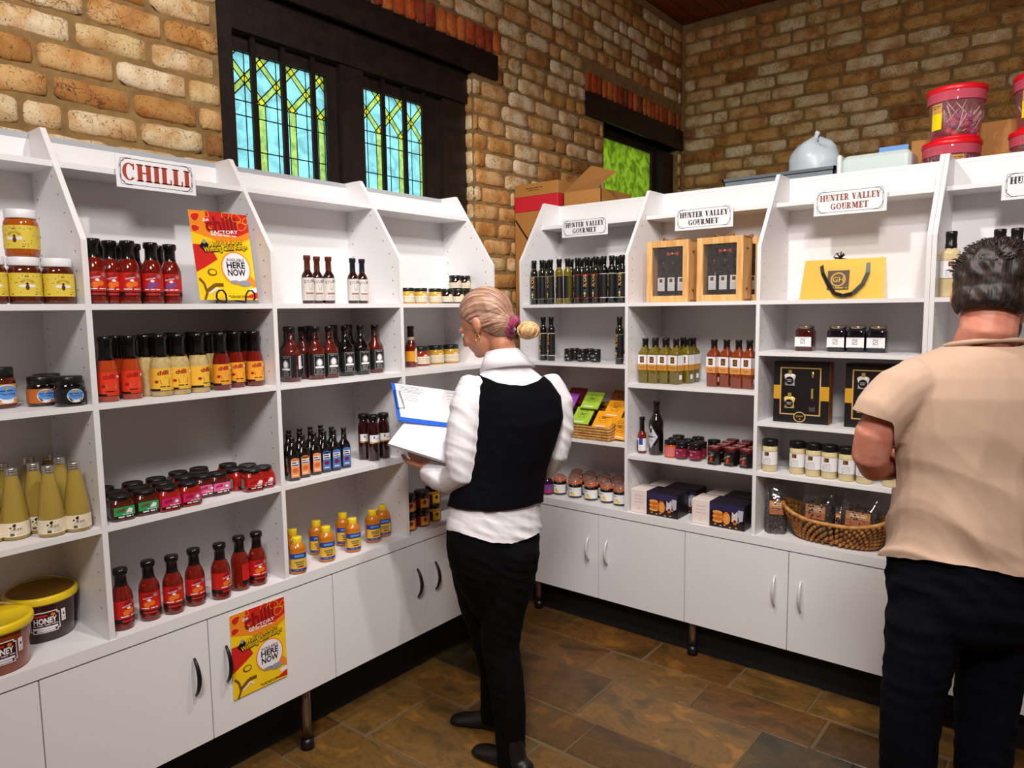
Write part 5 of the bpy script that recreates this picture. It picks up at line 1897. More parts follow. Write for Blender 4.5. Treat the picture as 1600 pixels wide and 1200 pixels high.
# ---- wicker tray with chocolate bars
def wicker(name, w0, col1, col2):
    m = bpy.data.materials.new(name)
    m.use_nodes = True
    nt = m.node_tree
    b = nt.nodes['Principled BSDF']
    b.inputs['Roughness'].default_value = .6
    tc = nt.nodes.new('ShaderNodeTexCoord')
    n = nt.nodes.new('ShaderNodeTexNoise')
    n.inputs['Scale'].default_value = w0
    n.inputs['Detail'].default_value = 4
    nt.links.new(tc.outputs['Object'], n.inputs['Vector'])
    r = ramp_node(nt, [(.3, col1), (.7, col2)])
    nt.links.new(n.outputs['Fac'], r.inputs['Fac'])
    nt.links.new(r.outputs['Color'], b.inputs['Base Color'])
    return m
WK = wicker('seagrass_weave', 45, (150, 96, 40), (212, 162, 92))
WK2 = wicker('water_hyacinth_weave', 30, (104, 60, 22), (186, 126, 58))
tr = thing('wicker_tray', 'seagrass tray filled with chocolate bars on the corner bay shelf', 'tray', (.650, -.372, .9995))
mb = MB()
mb.box(-.225, .225, -.125, .15, 0, .006)
mb.build('base', M('dark_basket_base', (48, 24, 14), .7), tr)
def weave_wall(p0, p1, z1a, z1b, nm):
    # rows of plaited rope
    d = Vector(p1) - Vector(p0)
    L = d.length
    mb = MB()
    rows = 5
    for j in range(rows):
        n = max(6, int(L / .010))
        pts, rr = [], []
        for k in range(n * 2 + 1):
            t_ = k / (n * 2)
            h = z1a + (z1b - z1a) * t_
            z = (j + .5) / rows * h
            q = Vector(p0) + d * t_ + Vector((0, 0, z))
            pts.append(q)
            rr.append(h / rows * (.62 if (k + j) % 2 == 0 else .44))
        mb.tube(pts, rr, 6)
    return mb.build(nm, WK, tr)
weave_wall((-.225, -.125, 0), (.225, -.125, 0), .070, .070, 'front_wall')
weave_wall((-.225, .15, 0), (.225, .15, 0), .16, .16, 'back_wall')
weave_wall((-.225, -.125, 0), (-.225, .15, 0), .070, .16, 'side_wall')
weave_wall((.225, -.125, 0), (.225, .15, 0), .070, .16, 'side_wall')
def choc(bg, spot):
    def fn(t):
        W, H, D = .108, .112, .010
        MB().rbox(-W / 2, W / 2, 0, D, 0, H, .003).build('wrapper', bg, t)
        mb = MB()
        fc = Face(mb)
        for k in range(18):
            a = 2 * math.pi * k / 18
            for rr, s in ((.030, .0032), (.020, .0026)):
                q = a + (.17 if rr < .025 else 0)
                fc.disc(rr * math.cos(q), .066 + rr * math.sin(q) * .95, s, s * .8, 0 if k % 3 else 1, 1, 7)
        fc.greek(-.016, .016, .070, .004, 1, 2, .2)
        fc.greek(-.012, .012, .062, .004, 1, 2, .2)
        fc.rect(-.034, .026, .010, .016, 2, 1)
        mb.build('print', [spot, INK_K, L_WHT], t)
    return fn
BARW = {'green': M('lime_wrapper', (168, 204, 60), .45), 'orange': M('orange_wrapper', (244, 166, 30), .45), 'purple': M('violet_wrapper', (166, 88, 204), .45), 'red': M('maroon_wrapper', (110, 16, 26), .45), 'brown': M('brown_wrapper', (122, 62, 20), .45)}
SPOT = {'green': M('lime_spots', (110, 140, 50), .5), 'orange': M('orange_spots', (196, 96, 24), .5), 'purple': M('violet_spots', (214, 160, 236), .5), 'red': M('maroon_spots', (160, 60, 60), .5), 'brown': M('brown_spots', (160, 90, 40), .5)}
CP = {k: Prod('chocolate_bar', 'chocolate bar', choc(BARW[k], SPOT[k])) for k in BARW}
def put_bar(k, x, y, z, lean, label, yaw=0):
    o = CP[k].put(Vector((x, y, z)), 'R', label, 'chocolate bars in the seagrass tray')
    o.rotation_euler = (math.radians(-lean), math.radians(yaw), 0)
    return o
def bar_at(px, py, k, d, label):
    p = hit(px, py, 'y', FR + d)
    return put_bar(k, p.x, p.y, p.z, 46, label)
bar_at(904, 662, 'green', .060, 'lime green chocolate bar in front in the seagrass tray')
bar_at(919, 638, 'green', .110, 'lime green chocolate bar behind and above the other lime bar')
bar_at(937, 669, 'orange', .058, 'orange chocolate bar in front in the seagrass tray')
bar_at(955, 652, 'orange', .105, 'orange chocolate bar behind the front orange bar near the upright')
bar_at(868, 660, 'purple', .060, 'violet chocolate bar in front beside the woman\'s sleeve')
bar_at(880, 639, 'purple', .110, 'violet chocolate bar behind the front violet bar')
bar_at(893, 630, 'red', .185, 'maroon chocolate bar at the back left of the tray')
bar_at(962, 636, 'brown', .185, 'brown chocolate bar at the back right of the tray')
o = put_bar('orange', .905, -.455, 1.006, 10, 'orange chocolate bar leaning on the upright beside the tray', 4)

# ---- wooden gift boxes with bottles behind a window
def wood_mat():
    m = bpy.data.materials.new('pale_pine')
    m.use_nodes = True
    nt = m.node_tree
    b = nt.nodes['Principled BSDF']
    b.inputs['Roughness'].default_value = .5
    tc = nt.nodes.new('ShaderNodeTexCoord')
    mp = nt.nodes.new('ShaderNodeMapping')
    mp.inputs['Scale'].default_value = (60, 60, 6)
    n = nt.nodes.new('ShaderNodeTexNoise')
    n.inputs['Scale'].default_value = 1.0
    n.inputs['Detail'].default_value = 5
    nt.links.new(tc.outputs['Object'], mp.inputs['Vector'])
    nt.links.new(mp.outputs['Vector'], n.inputs['Vector'])
    r = ramp_node(nt, [(.3, (196, 138, 76)), (.55, (226, 176, 112)), (.8, (236, 192, 132))])
    nt.links.new(n.outputs['Fac'], r.inputs['Fac'])
    nt.links.new(r.outputs['Color'], b.inputs['Base Color'])
    return m
PINE = wood_mat()
def wood_box(t):
    W, H, D, F_ = .218, .290, .11, .030
    mb = MB()
    mb.box(-W / 2, -W / 2 + .010, .016, D, 0, H).box(W / 2 - .010, W / 2, .016, D, 0, H).box(-W / 2, W / 2, .016, D, 0, .010).box(-W / 2, W / 2, .016, D, H - .010, H).box(-W / 2, W / 2, D - .008, D, 0, H)
    mb.build('box_carcass', PINE, t)
    MB().box(-W / 2 + .011, W / 2 - .011, D - .014, D - .009, .011, H - .011).build('lining', M('black_card', (14, 13, 13), .7), t)
    fr = MB().box(-W / 2, -W / 2 + F_, 0, .015, 0, H).box(W / 2 - F_, W / 2, 0, .015, 0, H).box(-W / 2 + F_, W / 2 - F_, 0, .015, 0, F_).box(-W / 2 + F_, W / 2 - F_, 0, .015, H - F_, H).build('front_frame', PINE, t)
    MB().box(-W / 2 + F_, W / 2 - F_, .006, .008, F_, H - F_).build('window_pane', see_through('clear_acetate', (230, 230, 230), .02, .05), fr)
    for i, x_ in enumerate((-.050, .002, .054)):
        mb = MB().lathe([(0, .012), (.021, .012), (.021, .125), (.019, .132), (.010, .144), (.010, .180), (0, .180)], 16, 0, Matrix.Translation((x_, .060, 0)), power=5)
        b = mb.build('bottle', BLACKS, t)
        mb = MB()
        fc = Face(mb, None, Matrix.Translation((x_, .060 - .0215, 0)))
        fc.rect(-.018, .018, .054, .118, 0, 0)
        fc.rect(-.009, .007, .095, .112, 1, 1)
        for k in range(5):
            fc.greek(-.013, .013, .060 + .006 * k, .0015, 2, 1)
        mb.build('bottle_label', [L_WHT, L_BRN, L_SIL], b)
        MB().lathe([(0, .165), (.0115, .165), (.0115, .200), (0, .200)], 12, 0, Matrix.Translation((x_, .060, 0))).build('bottle_cap', K_LID, b)
    mb = MB()
    RB = M('red_ribbon', (190, 28, 40), .35)
    for sx in (-1, 1):
        mb.prism([(sx * .004, .229), (sx * .030, .238), (sx * .030, .219)] if sx > 0 else [(-.030, .219), (-.030, .238), (-.004, .229)], .0, .008, 0, Matrix.Translation((.016, .030, 0)) @ Matrix.Rotation(math.pi / 2, 4, 'X'))
    mb.lathe([(0, -.006), (.006, -.004), (.006, .004), (0, .006)], 10, 1, Matrix.Translation((.016, .020, .229)))
    mb.build('ribbon_bow', [RB, L_GLD], t)
    pts = [(-.045 + .09 * k / 10, .05 - .012 * math.sin(math.pi * k / 10), H + .018 - .016 * math.sin(math.pi * k / 10)) for k in range(11)]
    pts = [(-.045, .055, H)] + pts + [(.045, .055, H)]
    MB().tube(pts, .0045, 7).build('rope_handle', M('jute_rope', (140, 92, 48), .8, bump=.5, bscale=400), t)
    mb = MB()
    for z in (.055, .235):
        mb.lathe([(0, 0), (.0055, .001), (.004, .006), (0, .007)], 10, 0, Matrix.Translation((W / 2, .045, z)) @ Matrix.Rotation(math.pi / 2, 4, 'Y'))
    mb.build('brass_stud', M('aged_brass', (112, 74, 40), .35, .8), t)
WBX = Prod('wooden_gift_box', 'gift box', wood_box)
WBX.put(Vector((1.150, -.425, RA)), 'R', 'pine gift box with window and three bottles, left one with the drooping rope handle', 'pine gift boxes', 0)
WBX.put(Vector((1.408, -.425, RA)), 'R', 'pine gift box with window and three bottles, right one nearer the upright', 'pine gift boxes', 0)
WBX.put(Vector((1.445, -.290, RA)), 'R', 'pine gift box standing behind the right pine box', 'pine gift boxes', 0)

# ---- cookie boxes
def cookie(t):
    W1_, W2_, H, D = .086, .166, .116, .125
    MB().rbox(0, W1_, 0, D, 0, H, .003).build('white_end', M('blush_white_card', (236, 220, 214), .5), t)
    mb = MB().rbox(W1_ + .0005, W1_ + W2_, 0, D, 0, H, .003)
    mb.build('sleeve', M('midnight_card', (34, 28, 44), .3, rgb2=(20, 16, 22), vscale=14), t)
    mb = MB()
    fc = Face(mb)
    u0 = W1_
    for k in range(3):
        fc.greek(.022, .068, H * (.74 - .14 * k), .0022, 0, 1)
    fc.ring(.045, H * .2, .006, .005, .001, 0, 1, 10)
    fc.rect(u0 + .003, u0 + W2_ - .003, .003, .030, 4, 1)
    fc.rect(u0 + .003, u0 + W2_ - .003, .078, .112, 5, 1)
    for k in range(5):
        fc.disc(u0 + .040 + .003 * (k % 2), .030 + .010 * k, .024, .0085, 1 if k % 2 else 2, 2 + k % 2, 14)
    fc.disc(u0 + .082, .048, .019, .030, 1, 4, 16)
    fc.disc(u0 + .084, .046, .0145, .024, 2, 5, 16)
    for k in range(7):
        a = k * .9
        fc.disc(u0 + .084 + .008 * math.cos(a), .046 + .014 * math.sin(a), .002, .0016, 6, 6, 6)
    fc.poly([(u0 + .106, .036), (u0 + .108, .082), (u0 + .120, .072), (u0 + .132, .088), (u0 + .142, .034)], 3, 2)
    fc.poly([(u0 + .134, .036), (u0 + .136, .094), (u0 + .160, .092), (u0 + .158, .046)], 7, 2)
    fc.disc(u0 + .122, .030, .009, .007, 1, 4, 10)
    fc.disc(u0 + .122, .040, .007, .006, 6, 4, 10)
    for (a, b) in ((.03, .014), (.055, .010), (.075, .015), (.10, .008), (.128, .010)):
        fc.disc(u0 + a, b, .006, .0025, 2, 3, 8)
    mb.build('print', [M('rose_grey_print', (180, 150, 150), .5), M('cookie_orange', (214, 112, 36), .45), M('cookie_pale', (240, 166, 84), .45), M('milk_carton_white', (214, 202, 206), .45), M('slate_print', (44, 34, 32), .4), M('navy_print', (48, 42, 78), .35), M('dark_cherry_print', (120, 30, 24), .4), M('milk_carton_shade', (182, 182, 196), .45)], t)
CK = Prod('cookie_box', 'box', cookie)
CK.put(Vector((.997, -.492, RCT)), 'R', 'white and midnight blue cookie box, front one of the left pair', 'cookie boxes', 0)
CK.put(Vector((1.030, -.358, RCT)), 'R', 'white and midnight blue cookie box, rear one of the left pair', 'cookie boxes', 0)
CK.put(Vector((1.320, -.492, RCT)), 'R', 'white and midnight blue cookie box, front one of the right pair by the upright', 'cookie boxes', 0)
CK.put(Vector((1.335, -.358, RCT)), 'R', 'white and midnight blue cookie box, rear one of the right pair', 'cookie boxes', 0)

# ---- gold paper bag
GOLD = M('gold_foil_paper', (248, 208, 96), .26, .35, coat=.5, bump=.9, bscale=7)
g = thing('gift_bag', 'shiny gold paper bag with black ribbon handles on the top right shelf', 'bag', (1.920, -.405, RA + .001), 0)
mb = MB()
W, H, D = .325, .165, .09
vs = [(-W / 2, -.0, 0), (W / 2, 0, 0), (W / 2, D, 0), (-W / 2, D, 0), (-W / 2 + .012, D * .35, H), (W / 2 - .004, D * .35, H), (W / 2 - .004, D * .55, H), (-W / 2 + .012, D * .55, H)]
mb.add(vs, [(0, 3, 2, 1), (0, 1, 5, 4), (1, 2, 6, 5), (2, 3, 7, 6), (3, 0, 4, 7), (4, 5, 6, 7)])
mb.build('bag_body', GOLD, g)
RIB = M('black_ribbon', (18, 16, 18), .35)
mb = MB()
pts = [(-.085, .030, .150), (-.075, .016, .110), (-.050, .004, .065), (-.020, -.010, .024), (.015, -.012, .013), (.050, -.010, .022), (.085, .000, .060), (.100, .012, .105), (.098, .026, .146)]
for a, b in zip(pts[:-1], pts[1:]):
    a, b = Vector(a), Vector(b)
    nn = Vector((-(b - a).z, 0, (b - a).x)).normalized() * .0075
    mb.add([a - nn, b - nn, b + nn, a + nn, a - nn + Vector((0, .001, 0)), b - nn + Vector((0, .001, 0)), b + nn + Vector((0, .001, 0)), a + nn + Vector((0, .001, 0))], [(0, 1, 2, 3), (7, 6, 5, 4)], 0)
mb.build('ribbon_handle', RIB, g)
mb = MB()
for a in (20, 75, 130, 200, 300):
    r_ = math.radians(a)
    c = Vector((-.015, .045, .170))
    mb.tube([c, c + Vector((math.cos(r_) * .020, -.006, math.sin(r_) * .020 + .006)), c + Vector((math.cos(r_ + .7) * .026, 0, math.sin(r_ + .7) * .020 + .002)), c], .003, 6)
mb.build('ribbon_bow', RIB, g)
mb = MB()
import_tilt = math.atan2(D * .35, H)
X = Matrix.Translation((-.012, D * .35 * .05 - .001, .02)) @ Matrix.Rotation(-import_tilt, 4, 'X')
fc = Face(mb, None, X)
fc.rect(-.042, .042, .020, .100, 0, 1)
fc.ring(0, .062, .030, .030, .006, 1, 2, 20)
fc.text('GH', 0, .062, .022, 1, 3, bold=.02)
fc.greek(-.036, .036, .027, .005, 1, 2)
mb.build('crest', [M('crest_brown', (84, 62, 54), .5), L_GLD], g)

# ---- square jars with silver lids, second shelf of the third bay
def silver_jar(liquid):
    def fn(t):
        body_part(t, [(.034, 0), (.0365, .002), (.037, .082), (.034, .090), (.029, .095)], liquid, 28, power=6)
        cap_part(t, [(.030, .094), (.0335, .096), (.0345, .101), (.0335, .107), (.030, .109)], M('champagne_lid', (176, 166, 140), .25, .85), 24, 'lid')
        def d(fc, u, z0, z1):
            fc.rect(-.011, .009, z0 + .012, z1 - .007, 1, 1)
            fc.rect(-.008, .006, z0 + .016, z1 - .014, 0, 2)
            fc.line([(-.008, z0 + .018), (.006, z1 - .016)], .003, 2, 3)
            fc.greek(-.024, .024, z1 - .004, .002, 1, 1)
            fc.greek(-.028, .028, z0 + .001, .002, 2, 1)
        flat_label(t, .0372, .068, .018, .060, L_WHT, [L_SIL, L_GRY], d)
    return fn
p = hit(1269, 548, 'y', -.36)
Prod('preserve_jar', 'jar', silver_jar(M('ruby_preserve_glass', (70, 16, 20), .07, coat=.7))).put(Vector((1.775, -.36, 1.474)), 'R', 'square ruby preserve jar with champagne lid and round orange sticker', None, 0)
mb = MB()
SJ = Prod('preserve_jar', 'jar', silver_jar(M('blueberry_preserve_glass', (16, 14, 26), .07, coat=.7)))
for i, px in enumerate((1308.5, 1339, 1371)):
    q = hit(px, 545, 'y', -.36)
    SJ.put(Vector((q.x, -.36, 1.474)), 'R', 'square dark blue preserve jar with champagne lid, %s of three' % ORD[i], 'dark blue preserve jars', 0)

# ---- black and gold gift sets
def gift(t):
    W, H, D = .225, .262, .075
    KC = M('black_gift_card', (20, 18, 20), .4)
    GC = M('gold_card', (206, 152, 40), .4)
    mb = MB().box(-W / 2, W / 2, 0, D, 0, H, 0)
    mb.box(W / 2, W / 2 + .0006, .001, D, 0, H, 1)
    mb.build('carton', [KC, M('bronze_card_side', (150, 84, 28), .45)], t)
    mb = MB()
    fc = Face(mb)
    fc.rect(-W / 2, -W / 2 + .030, .100, .160, 0, 1)
    fc.rect(W / 2 - .034, W / 2, .100, .160, 0, 1)
    a, b, c, d = -.086, .080, .034, .238
    for (u0, u1, v0, v1) in ((a, b, c, c + .005), (a, b, d - .005, d), (a, a + .005, c, d), (b - .005, b, c, d)):
        fc.rect(u0, u1, v0, v1, 1, 2)
    fc.disc(-.003, .026, .025, .023, 1, 3, 20)
    fc.disc(-.003, .026, .021, .019, 2, 4, 20)
    fc.text('Olive', -.003, .030, .009, 1, 5, rot=8)
    fc.text('&', -.001, .018, .007, 1, 5)
    mb.build('gold_print', [GC, M('gold_line', (200, 160, 92), .4), KC], t)
    # two small jars and a slim bottle shown through the window
    for (x_, z_, mt) in ((-.046, .158, M('white_cream_jar', (210, 208, 206), .2, coat=.4)), (-.046, .060, M('mustard_cream_jar', (222, 196, 110), .2, coat=.4))):
        mb = MB().lathe([(0, 0), (.022, .002), (.019, .024), (.025, .044), (.020, .050), (.013, .053), (0, .053)], 18, 0, Matrix.Translation((x_, .006, z_)), ay=.5, power=4)
        j = mb.build('jar', mt, t)
        MB().box(x_ - .006, x_ + .008, -.004, .012, z_ + .046, z_ + .068).build('ribbon_tag', M('brass_foil', (206, 170, 80), .3, .5), j)
        mb = MB()
        Face(mb, None, Matrix.Translation((x_, -.0065, z_ + .024))).disc(0, 0, .017, .017, 0, 1, 18)
        f2 = Face(mb, None, Matrix.Translation((x_, -.0065, z_ + .024)))
        f2.greek(-.011, .011, .003, .003, 1, 2, .15)
        f2.greek(-.009, .009, -.004, .003, 1, 2, .15)
        mb.build('seal', [KC, L_SIL], j)
    mb = MB().lathe([(0, 0), (.018, .002), (.016, .050), (.008, .085), (.008, .150), (0, .152)], 16, 0, Matrix.Translation((.046, .006, .050)), ay=.5)
    j = mb.build('slim_bottle', M('cola_glass', (58, 26, 14), .07, coat=.7), t)
    MB().box(.042, .050, -.003, .010, .108, .150).build('ribbon_tag', M('brass_foil'), j)
    MB().lathe([(0, .196), (.011, .197), (.011, .222), (0, .224)], 14, 0, Matrix.Translation((.046, .006, 0)), ay=.6).build('stopper', M('brass_foil'), j)
    mb = MB()
    Face(mb, None, Matrix.Translation((.046, -.004, .085))).disc(0, 0, .015, .015, 0, 1, 18)
    mb.build('seal', [KC], j)
GF = Prod('gift_set', 'gift box', gift)
GF.put(Vector((1.788, -.450, 1.168)), 'R', 'black and gold gift set box fully in view beside the upright', 'black gift sets', 3)
GF.put(Vector((2.075, -.440, 1.168)), 'R', 'black and gold gift set box half hidden by the man\'s sleeve', 'black gift sets', 3)

# ---- cream mayonnaise jars
def mayo(t):
    body_part(t, [(.028, 0), (.031, .002), (.0315, .108), (.030, .114)], M('mayonnaise', (224, 206, 152), .12, coat=.5), 24)
    cap_part(t, [(.0315, .112), (.033, .114), (.033, .124), (.0325, .126), (.033, .128), (.033, .137), (.031, .140)], K_LID, 24, 'lid')
    def d(fc, u, z0, z1):
        fc.rect(-u, u, z0 - .0012, z0, 1, 1)
        fc.rect(-u, u, z1, z1 + .0012, 1, 1)
        fc.rect(-.012, .008, z1 - .020, z1 - .003, 1, 1)
        fc.text('G', -.006, z1 - .0115, .010, 2, 2)
        fc.greek(-.010, .014, z1 - .030, .0022, 3, 1)
        for k in range(4):
            fc.greek(-.018, .018, z0 + .006 + .006 * k, .0016, 3, 1)
    wrap_label(t, .0316, .030, .090, 220, L_WHT, [L_BRN, L_GLD, L_GRY], d)
MY = Prod('mayonnaise_jar', 'jar', mayo)
for i, (px, py) in enumerate(((1198, 737), (1245, 741.5), (1270, 745.5), (1295, 749), (1322, 753), (1350, 757), (1392, 762))):
    MY.put(on_R(px, py, .946, .031), 'R', 'cream mayonnaise jar with black lid, %s from the left' % ORD[i], 'mayonnaise jars', -4 if i != 4 else 8)

# ---- hyacinth basket with bags of chocolate-coated coffee beans
bk = thing('wicker_basket', 'boat-shaped woven basket holding bags of dark beans on the right worktop', 'basket', (1.940, -.395, RCT + .009), math.radians(-2))
RX, RY = .225, .105
def rim_h(a):      # rim rises towards both ends
    return .088 + .050 * abs(math.cos(a)) ** 2.2
rows, cols = 7, 44
mb = MB()
for j in range(rows):
    f0 = (j + .5) / rows
    for k in range(cols):
        a = 2 * math.pi * (k + .5 * (j % 2)) / cols
        fl = .70 + .30 * f0
        c = Vector((RX * fl * math.copysign(abs(math.cos(a)) ** .8, math.cos(a)), RY * fl * math.copysign(abs(math.sin(a)) ** .8, math.sin(a)), rim_h(a) * f0))
        rs4 = random.Random(j * 100 + k)
        tdir = Vector((-RX * math.sin(a), RY * math.cos(a), 0)).normalized()
        pts = [c - Vector((0, 0, .011)) + tdir * -.006, c + Vector((math.cos(a), math.sin(a), 0)) * .006, c + Vector((0, 0, .011)) + tdir * .006]
        mb.tube(pts, [.004, .0088 * rs4.uniform(.85, 1.15), .004], 6)
o = mb.build('woven_side', WK2, bk)
n_ = 48
mb = MB()
mb.tube([(RX * 1.01 * math.copysign(abs(math.cos(a)) ** .8, math.cos(a)), RY * 1.01 * math.copysign(abs(math.sin(a)) ** .8, math.sin(a)), rim_h(a) + .002) for a in [2 * math.pi * k / n_ for k in range(n_)]], .0085, 8, closed=True)
mb.build('rim', wicker('plaited_rim', 40, (150, 96, 36), (208, 152, 74)), bk)
MB().lathe([(0, .002), (.70, .002), (.70, .008), (0, .008)], 28, 0, ax=RX, ay=RY, power=2.6).build('base', WK2, bk)
BEAN = M('dark_chocolate_bean', (40, 22, 18), .18, coat=.5)
FILM = see_through('clear_cellophane', (240, 240, 240), .03, .10)
def bean_bag(W, H, D, tagz, seed):
    def fn(t):
        rs5 = random.Random(seed)
        mb = MB()
        for _ in range(330):
            # beans fill the lower part of the bag just under its surface
            a = rs5.uniform(0, 2 * math.pi)
            z = rs5.uniform(.004, H * .72)
            k = (1 - (z / H) ** 3 * .5)
            c = Vector((W * .46 * k * math.copysign(abs(math.cos(a)) ** .7, math.cos(a)), D * .44 * k * math.copysign(abs(math.sin(a)) ** .7, math.sin(a)), z))
            X = Matrix.Translation(c) @ Matrix.Rotation(rs5.uniform(0, 3), 4, 'Z') @ Matrix.Rotation(rs5.uniform(0, 3), 4, 'X')
            mb.lathe([(0, -.008), (.0055, -.004), (.0065, 0), (.0055, .004), (0, .008)], 6, 0, X)
        prof = [(0, .002), (.42, .002), (.44, H * .3), (.42, H * .6), (.3, H * .72), (0, H * .74)]
        mb.lathe(prof, 14, 0, ax=W * .96, ay=D * .92, power=3)
        o = mb.build('beans', BEAN, t)
        o['kind'] = 'stuff'
        # crinkled film
        mb = MB()
        rows_, n = 9, 30
        vs, fs = [], []
        for j in range(rows_ + 1):
            f0 = j / rows_
            z = H * f0
            sx = W / 2 * (1.0 if f0 < .65 else 1.0 + .1 * (f0 - .65))
            sy = D / 2 * (1.0 if f0 < .6 else max(.05, 1 - (f0 - .6) * 2.3))
            for k in range(n):
                a = 2 * math.pi * k / n
                q = 1 + rs5.uniform(-.035, .035)
                vs.append((sx * q * math.copysign(abs(math.cos(a)) ** .6, math.cos(a)), sy * q * math.copysign(abs(math.sin(a)) ** .6, math.sin(a)), z + (rs5.uniform(-.008, .008) if j == rows_ else 0)))
        for j in range(rows_):
            for k in range(n):
                fs.append((j * n + k, j * n + (k + 1) % n, (j + 1) * n + (k + 1) % n, (j + 1) * n + k))
        mb.add(vs, fs, 0, True)
        mb.build('film', FILM, t)
        mb = MB()
        X = Matrix.Translation((0, -D * .47, tagz)) @ Matrix.Rotation(-.10, 4, 'X')
        fc = Face(mb, None, X)
        lw = min(W * .32, .05)
        fc.rect(-lw, lw, 0, .060, 0, 1)
        fc.rect(-lw, lw, .0, .026, 1, 2)
        fc.rect(-lw, lw, .0255, .0275, 3, 3)
        fc.greek(-lw * .7, lw * .8, .048, .005, 2, 3, .2)
        fc.greek(-lw * .6, lw * .7, .040, .005, 2, 3, .2)
        mb.build('tag', [M('tan_tag', (206, 134, 72), .45), M('copper_tag', (186, 104, 62), .45), L_CRM, L_BRN], t)
    return fn
for i, (x_, y_, z_, W, H, D, tz, rz, lab) in enumerate((
        (1.862, -.395, .016, .130, .215, .095, .080, -6, 'bag of dark coated beans with tan tag, left one in the basket'),
        (2.030, -.395, .016, .150, .205, .100, .078, -4, 'bag of dark coated beans with tan tag, right one in the basket'),
        (1.945, -.395, .016, .030, .135, .070, .055, 4, 'small bag of beans with copper tag between the two larger bags'),
        (1.680, -.400, .0, .090, .215, .100, .090, 20, 'clear bag of beans standing beside the basket against the upright'))):
    Prod('bean_bag', 'bag', bean_bag(W, H, D, tz, 30 + i)).put(Vector((x_, y_, RCT + z_)), 'R', lab, 'bags of coated beans', rz)

# ---- bottles on the top shelf behind the man
def dressing(liquid, lab):
    def fn(t):
        body_part(t, [(.030, 0), (.033, .003), (.0332, .160), (.031, .170), (.020, .176), (.0185, .180)], liquid, 24, power=2.8)
        cap_part(t, [(.0185, .176), (.0195, .178), (.0200, .196), (.0185, .198), (.0190, .226), (.0200, .228), (.0195, .241), (.018, .243)], K_LID, 18)
        if lab:
            def d(fc, u, z0, z1):
                fc.rect(-u, u, z0 - .0012, z0, 1, 1)
                fc.rect(-u, u, z1, z1 + .0012, 1, 1)
                fc.rect(-.010, .008, z1 - .022, z1 - .004, 1, 1)
                fc.text('G', -.001, z1 - .013, .010, 2, 2)
                for k in range(4):
                    fc.greek(-.020, .020, z0 + .008 + .007 * k, .0016, 3, 1)
            wrap_label(t, .0335, .070, .135, 200, L_WHT, [L_BRN, L_GLD, L_GRY], d, power=2.8)
    return fn
Prod('dressing_bottle', 'bottle', dressing(M('cream_dressing', (214, 194, 146), .12, coat=.5), True)).put(at_R(1482, .075, RA), 'R', 'cream dressing bottle with black cap standing left of the man\'s head', None, 14)
VB = Prod('vinegar_bottle', 'bottle', dressing(BLACKS, False))
for i, px in enumerate((1557, 1583.5, 1612)):
    VB.put(at_R(px, .115, RA), 'R', 'black bottle above the man\'s head, %s from the left' % ORD[i], 'black bottles above the man', 0)

# ================================================================== things on top of the right-hand unit and the cartons
CARD = M('brown_cardboard', (176, 122, 62), .75, bump=.15, bscale=120)
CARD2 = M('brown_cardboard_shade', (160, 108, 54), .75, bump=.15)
def carton(name, x0, x1, y0, y1, z0, z1, label, mat=CARD, printed=False):
    t = thing(name, label, 'box', ((x0 + x1) / 2, (y0 + y1) / 2, z0))
    w_, d_, h_ = (x1 - x0) / 2, (y1 - y0) / 2, z1 - z0
    MB().rbox(-w_, w_, -d_, d_, 0, h_, .003).build('carton_body', mat, t)
    MB().box(-w_, w_, -.025, .025, h_, h_ + .0006).build('tape', M('brown_tape', (150, 104, 54), .3), t)
    if printed:
        mb = MB()
        fc = Face(mb, None, Matrix.Translation((0, -d_, 0)))
        fc.greek(-w_ * .45, w_ * .3, h_ * .62, .006, 0, 1, .2)
        fc.greek(-w_ * .35, w_ * .15, h_ * .45, .005, 0, 1, .2)
        mb.build('print', [M('brown_ink', (104, 66, 30), .7)], t)
    return t
carton('carton', .012, .325, -.125, .20, 0.0, .80, 'tall brown carton standing on the floor behind the corner of the right shelving')
carton('carton', .012, .320, -.120, .20, .801, 1.545, 'brown carton in the middle of the stack in the room corner')
carton('carton', .004, .330, -.128, .20, 1.546, 2.243, 'brown carton with a black strap below the red box')
mb = MB().tube([(.012, -.130, 2.20), (.11, -.130, 2.07), (.20, -.130, 1.93)], .004, 6)
o = mb.build('packing_strap', BLACKP)
tag(o, 'black strap running diagonally across the upper brown carton', 'strap')
rb = carton('gift_carton', .004, .318, -.128, .20, 2.244, 2.330, 'flat red box lying on the brown carton stack', M('scarlet_card', (206, 36, 52), .45))
carton('printed_carton', .002, .318, -.126, .20, 2.3312, 2.405, 'flat brown printed carton on top of the red box', CARD, True)
oc = thing('open_carton', 'open brown carton with a raised flap beside the red box', 'box', (.47, .06, 2.244))
CW = .125
mb = MB()
mb.box(-CW, CW, -.17, -.166, 0, .085).box(-CW, CW, .166, .17, 0, .085).box(-CW, -CW + .004, -.17, .17, 0, .085).box(CW - .004, CW, -.17, .17, 0, .085).box(-CW, CW, -.17, .17, 0, .004)
mb.build('carton_body', CARD, oc)
mb = MB().add([(-CW, -.17, .085), (CW * .72, -.17, .085), (CW * 1.9, -.20, .155), (-CW * .1 + .09, -.20, .205), (-CW, -.168, .087), (CW * .72, -.168, .087), (CW * 1.9, -.198, .157), (-CW * .1 + .09, -.198, .207)], [(0, 1, 2, 3), (7, 6, 5, 4), (0, 4, 5, 1), (1, 5, 6, 2), (2, 6, 7, 3), (3, 7, 4, 0)])
mb.build('flap', CARD2, oc)
ZT = 2.130
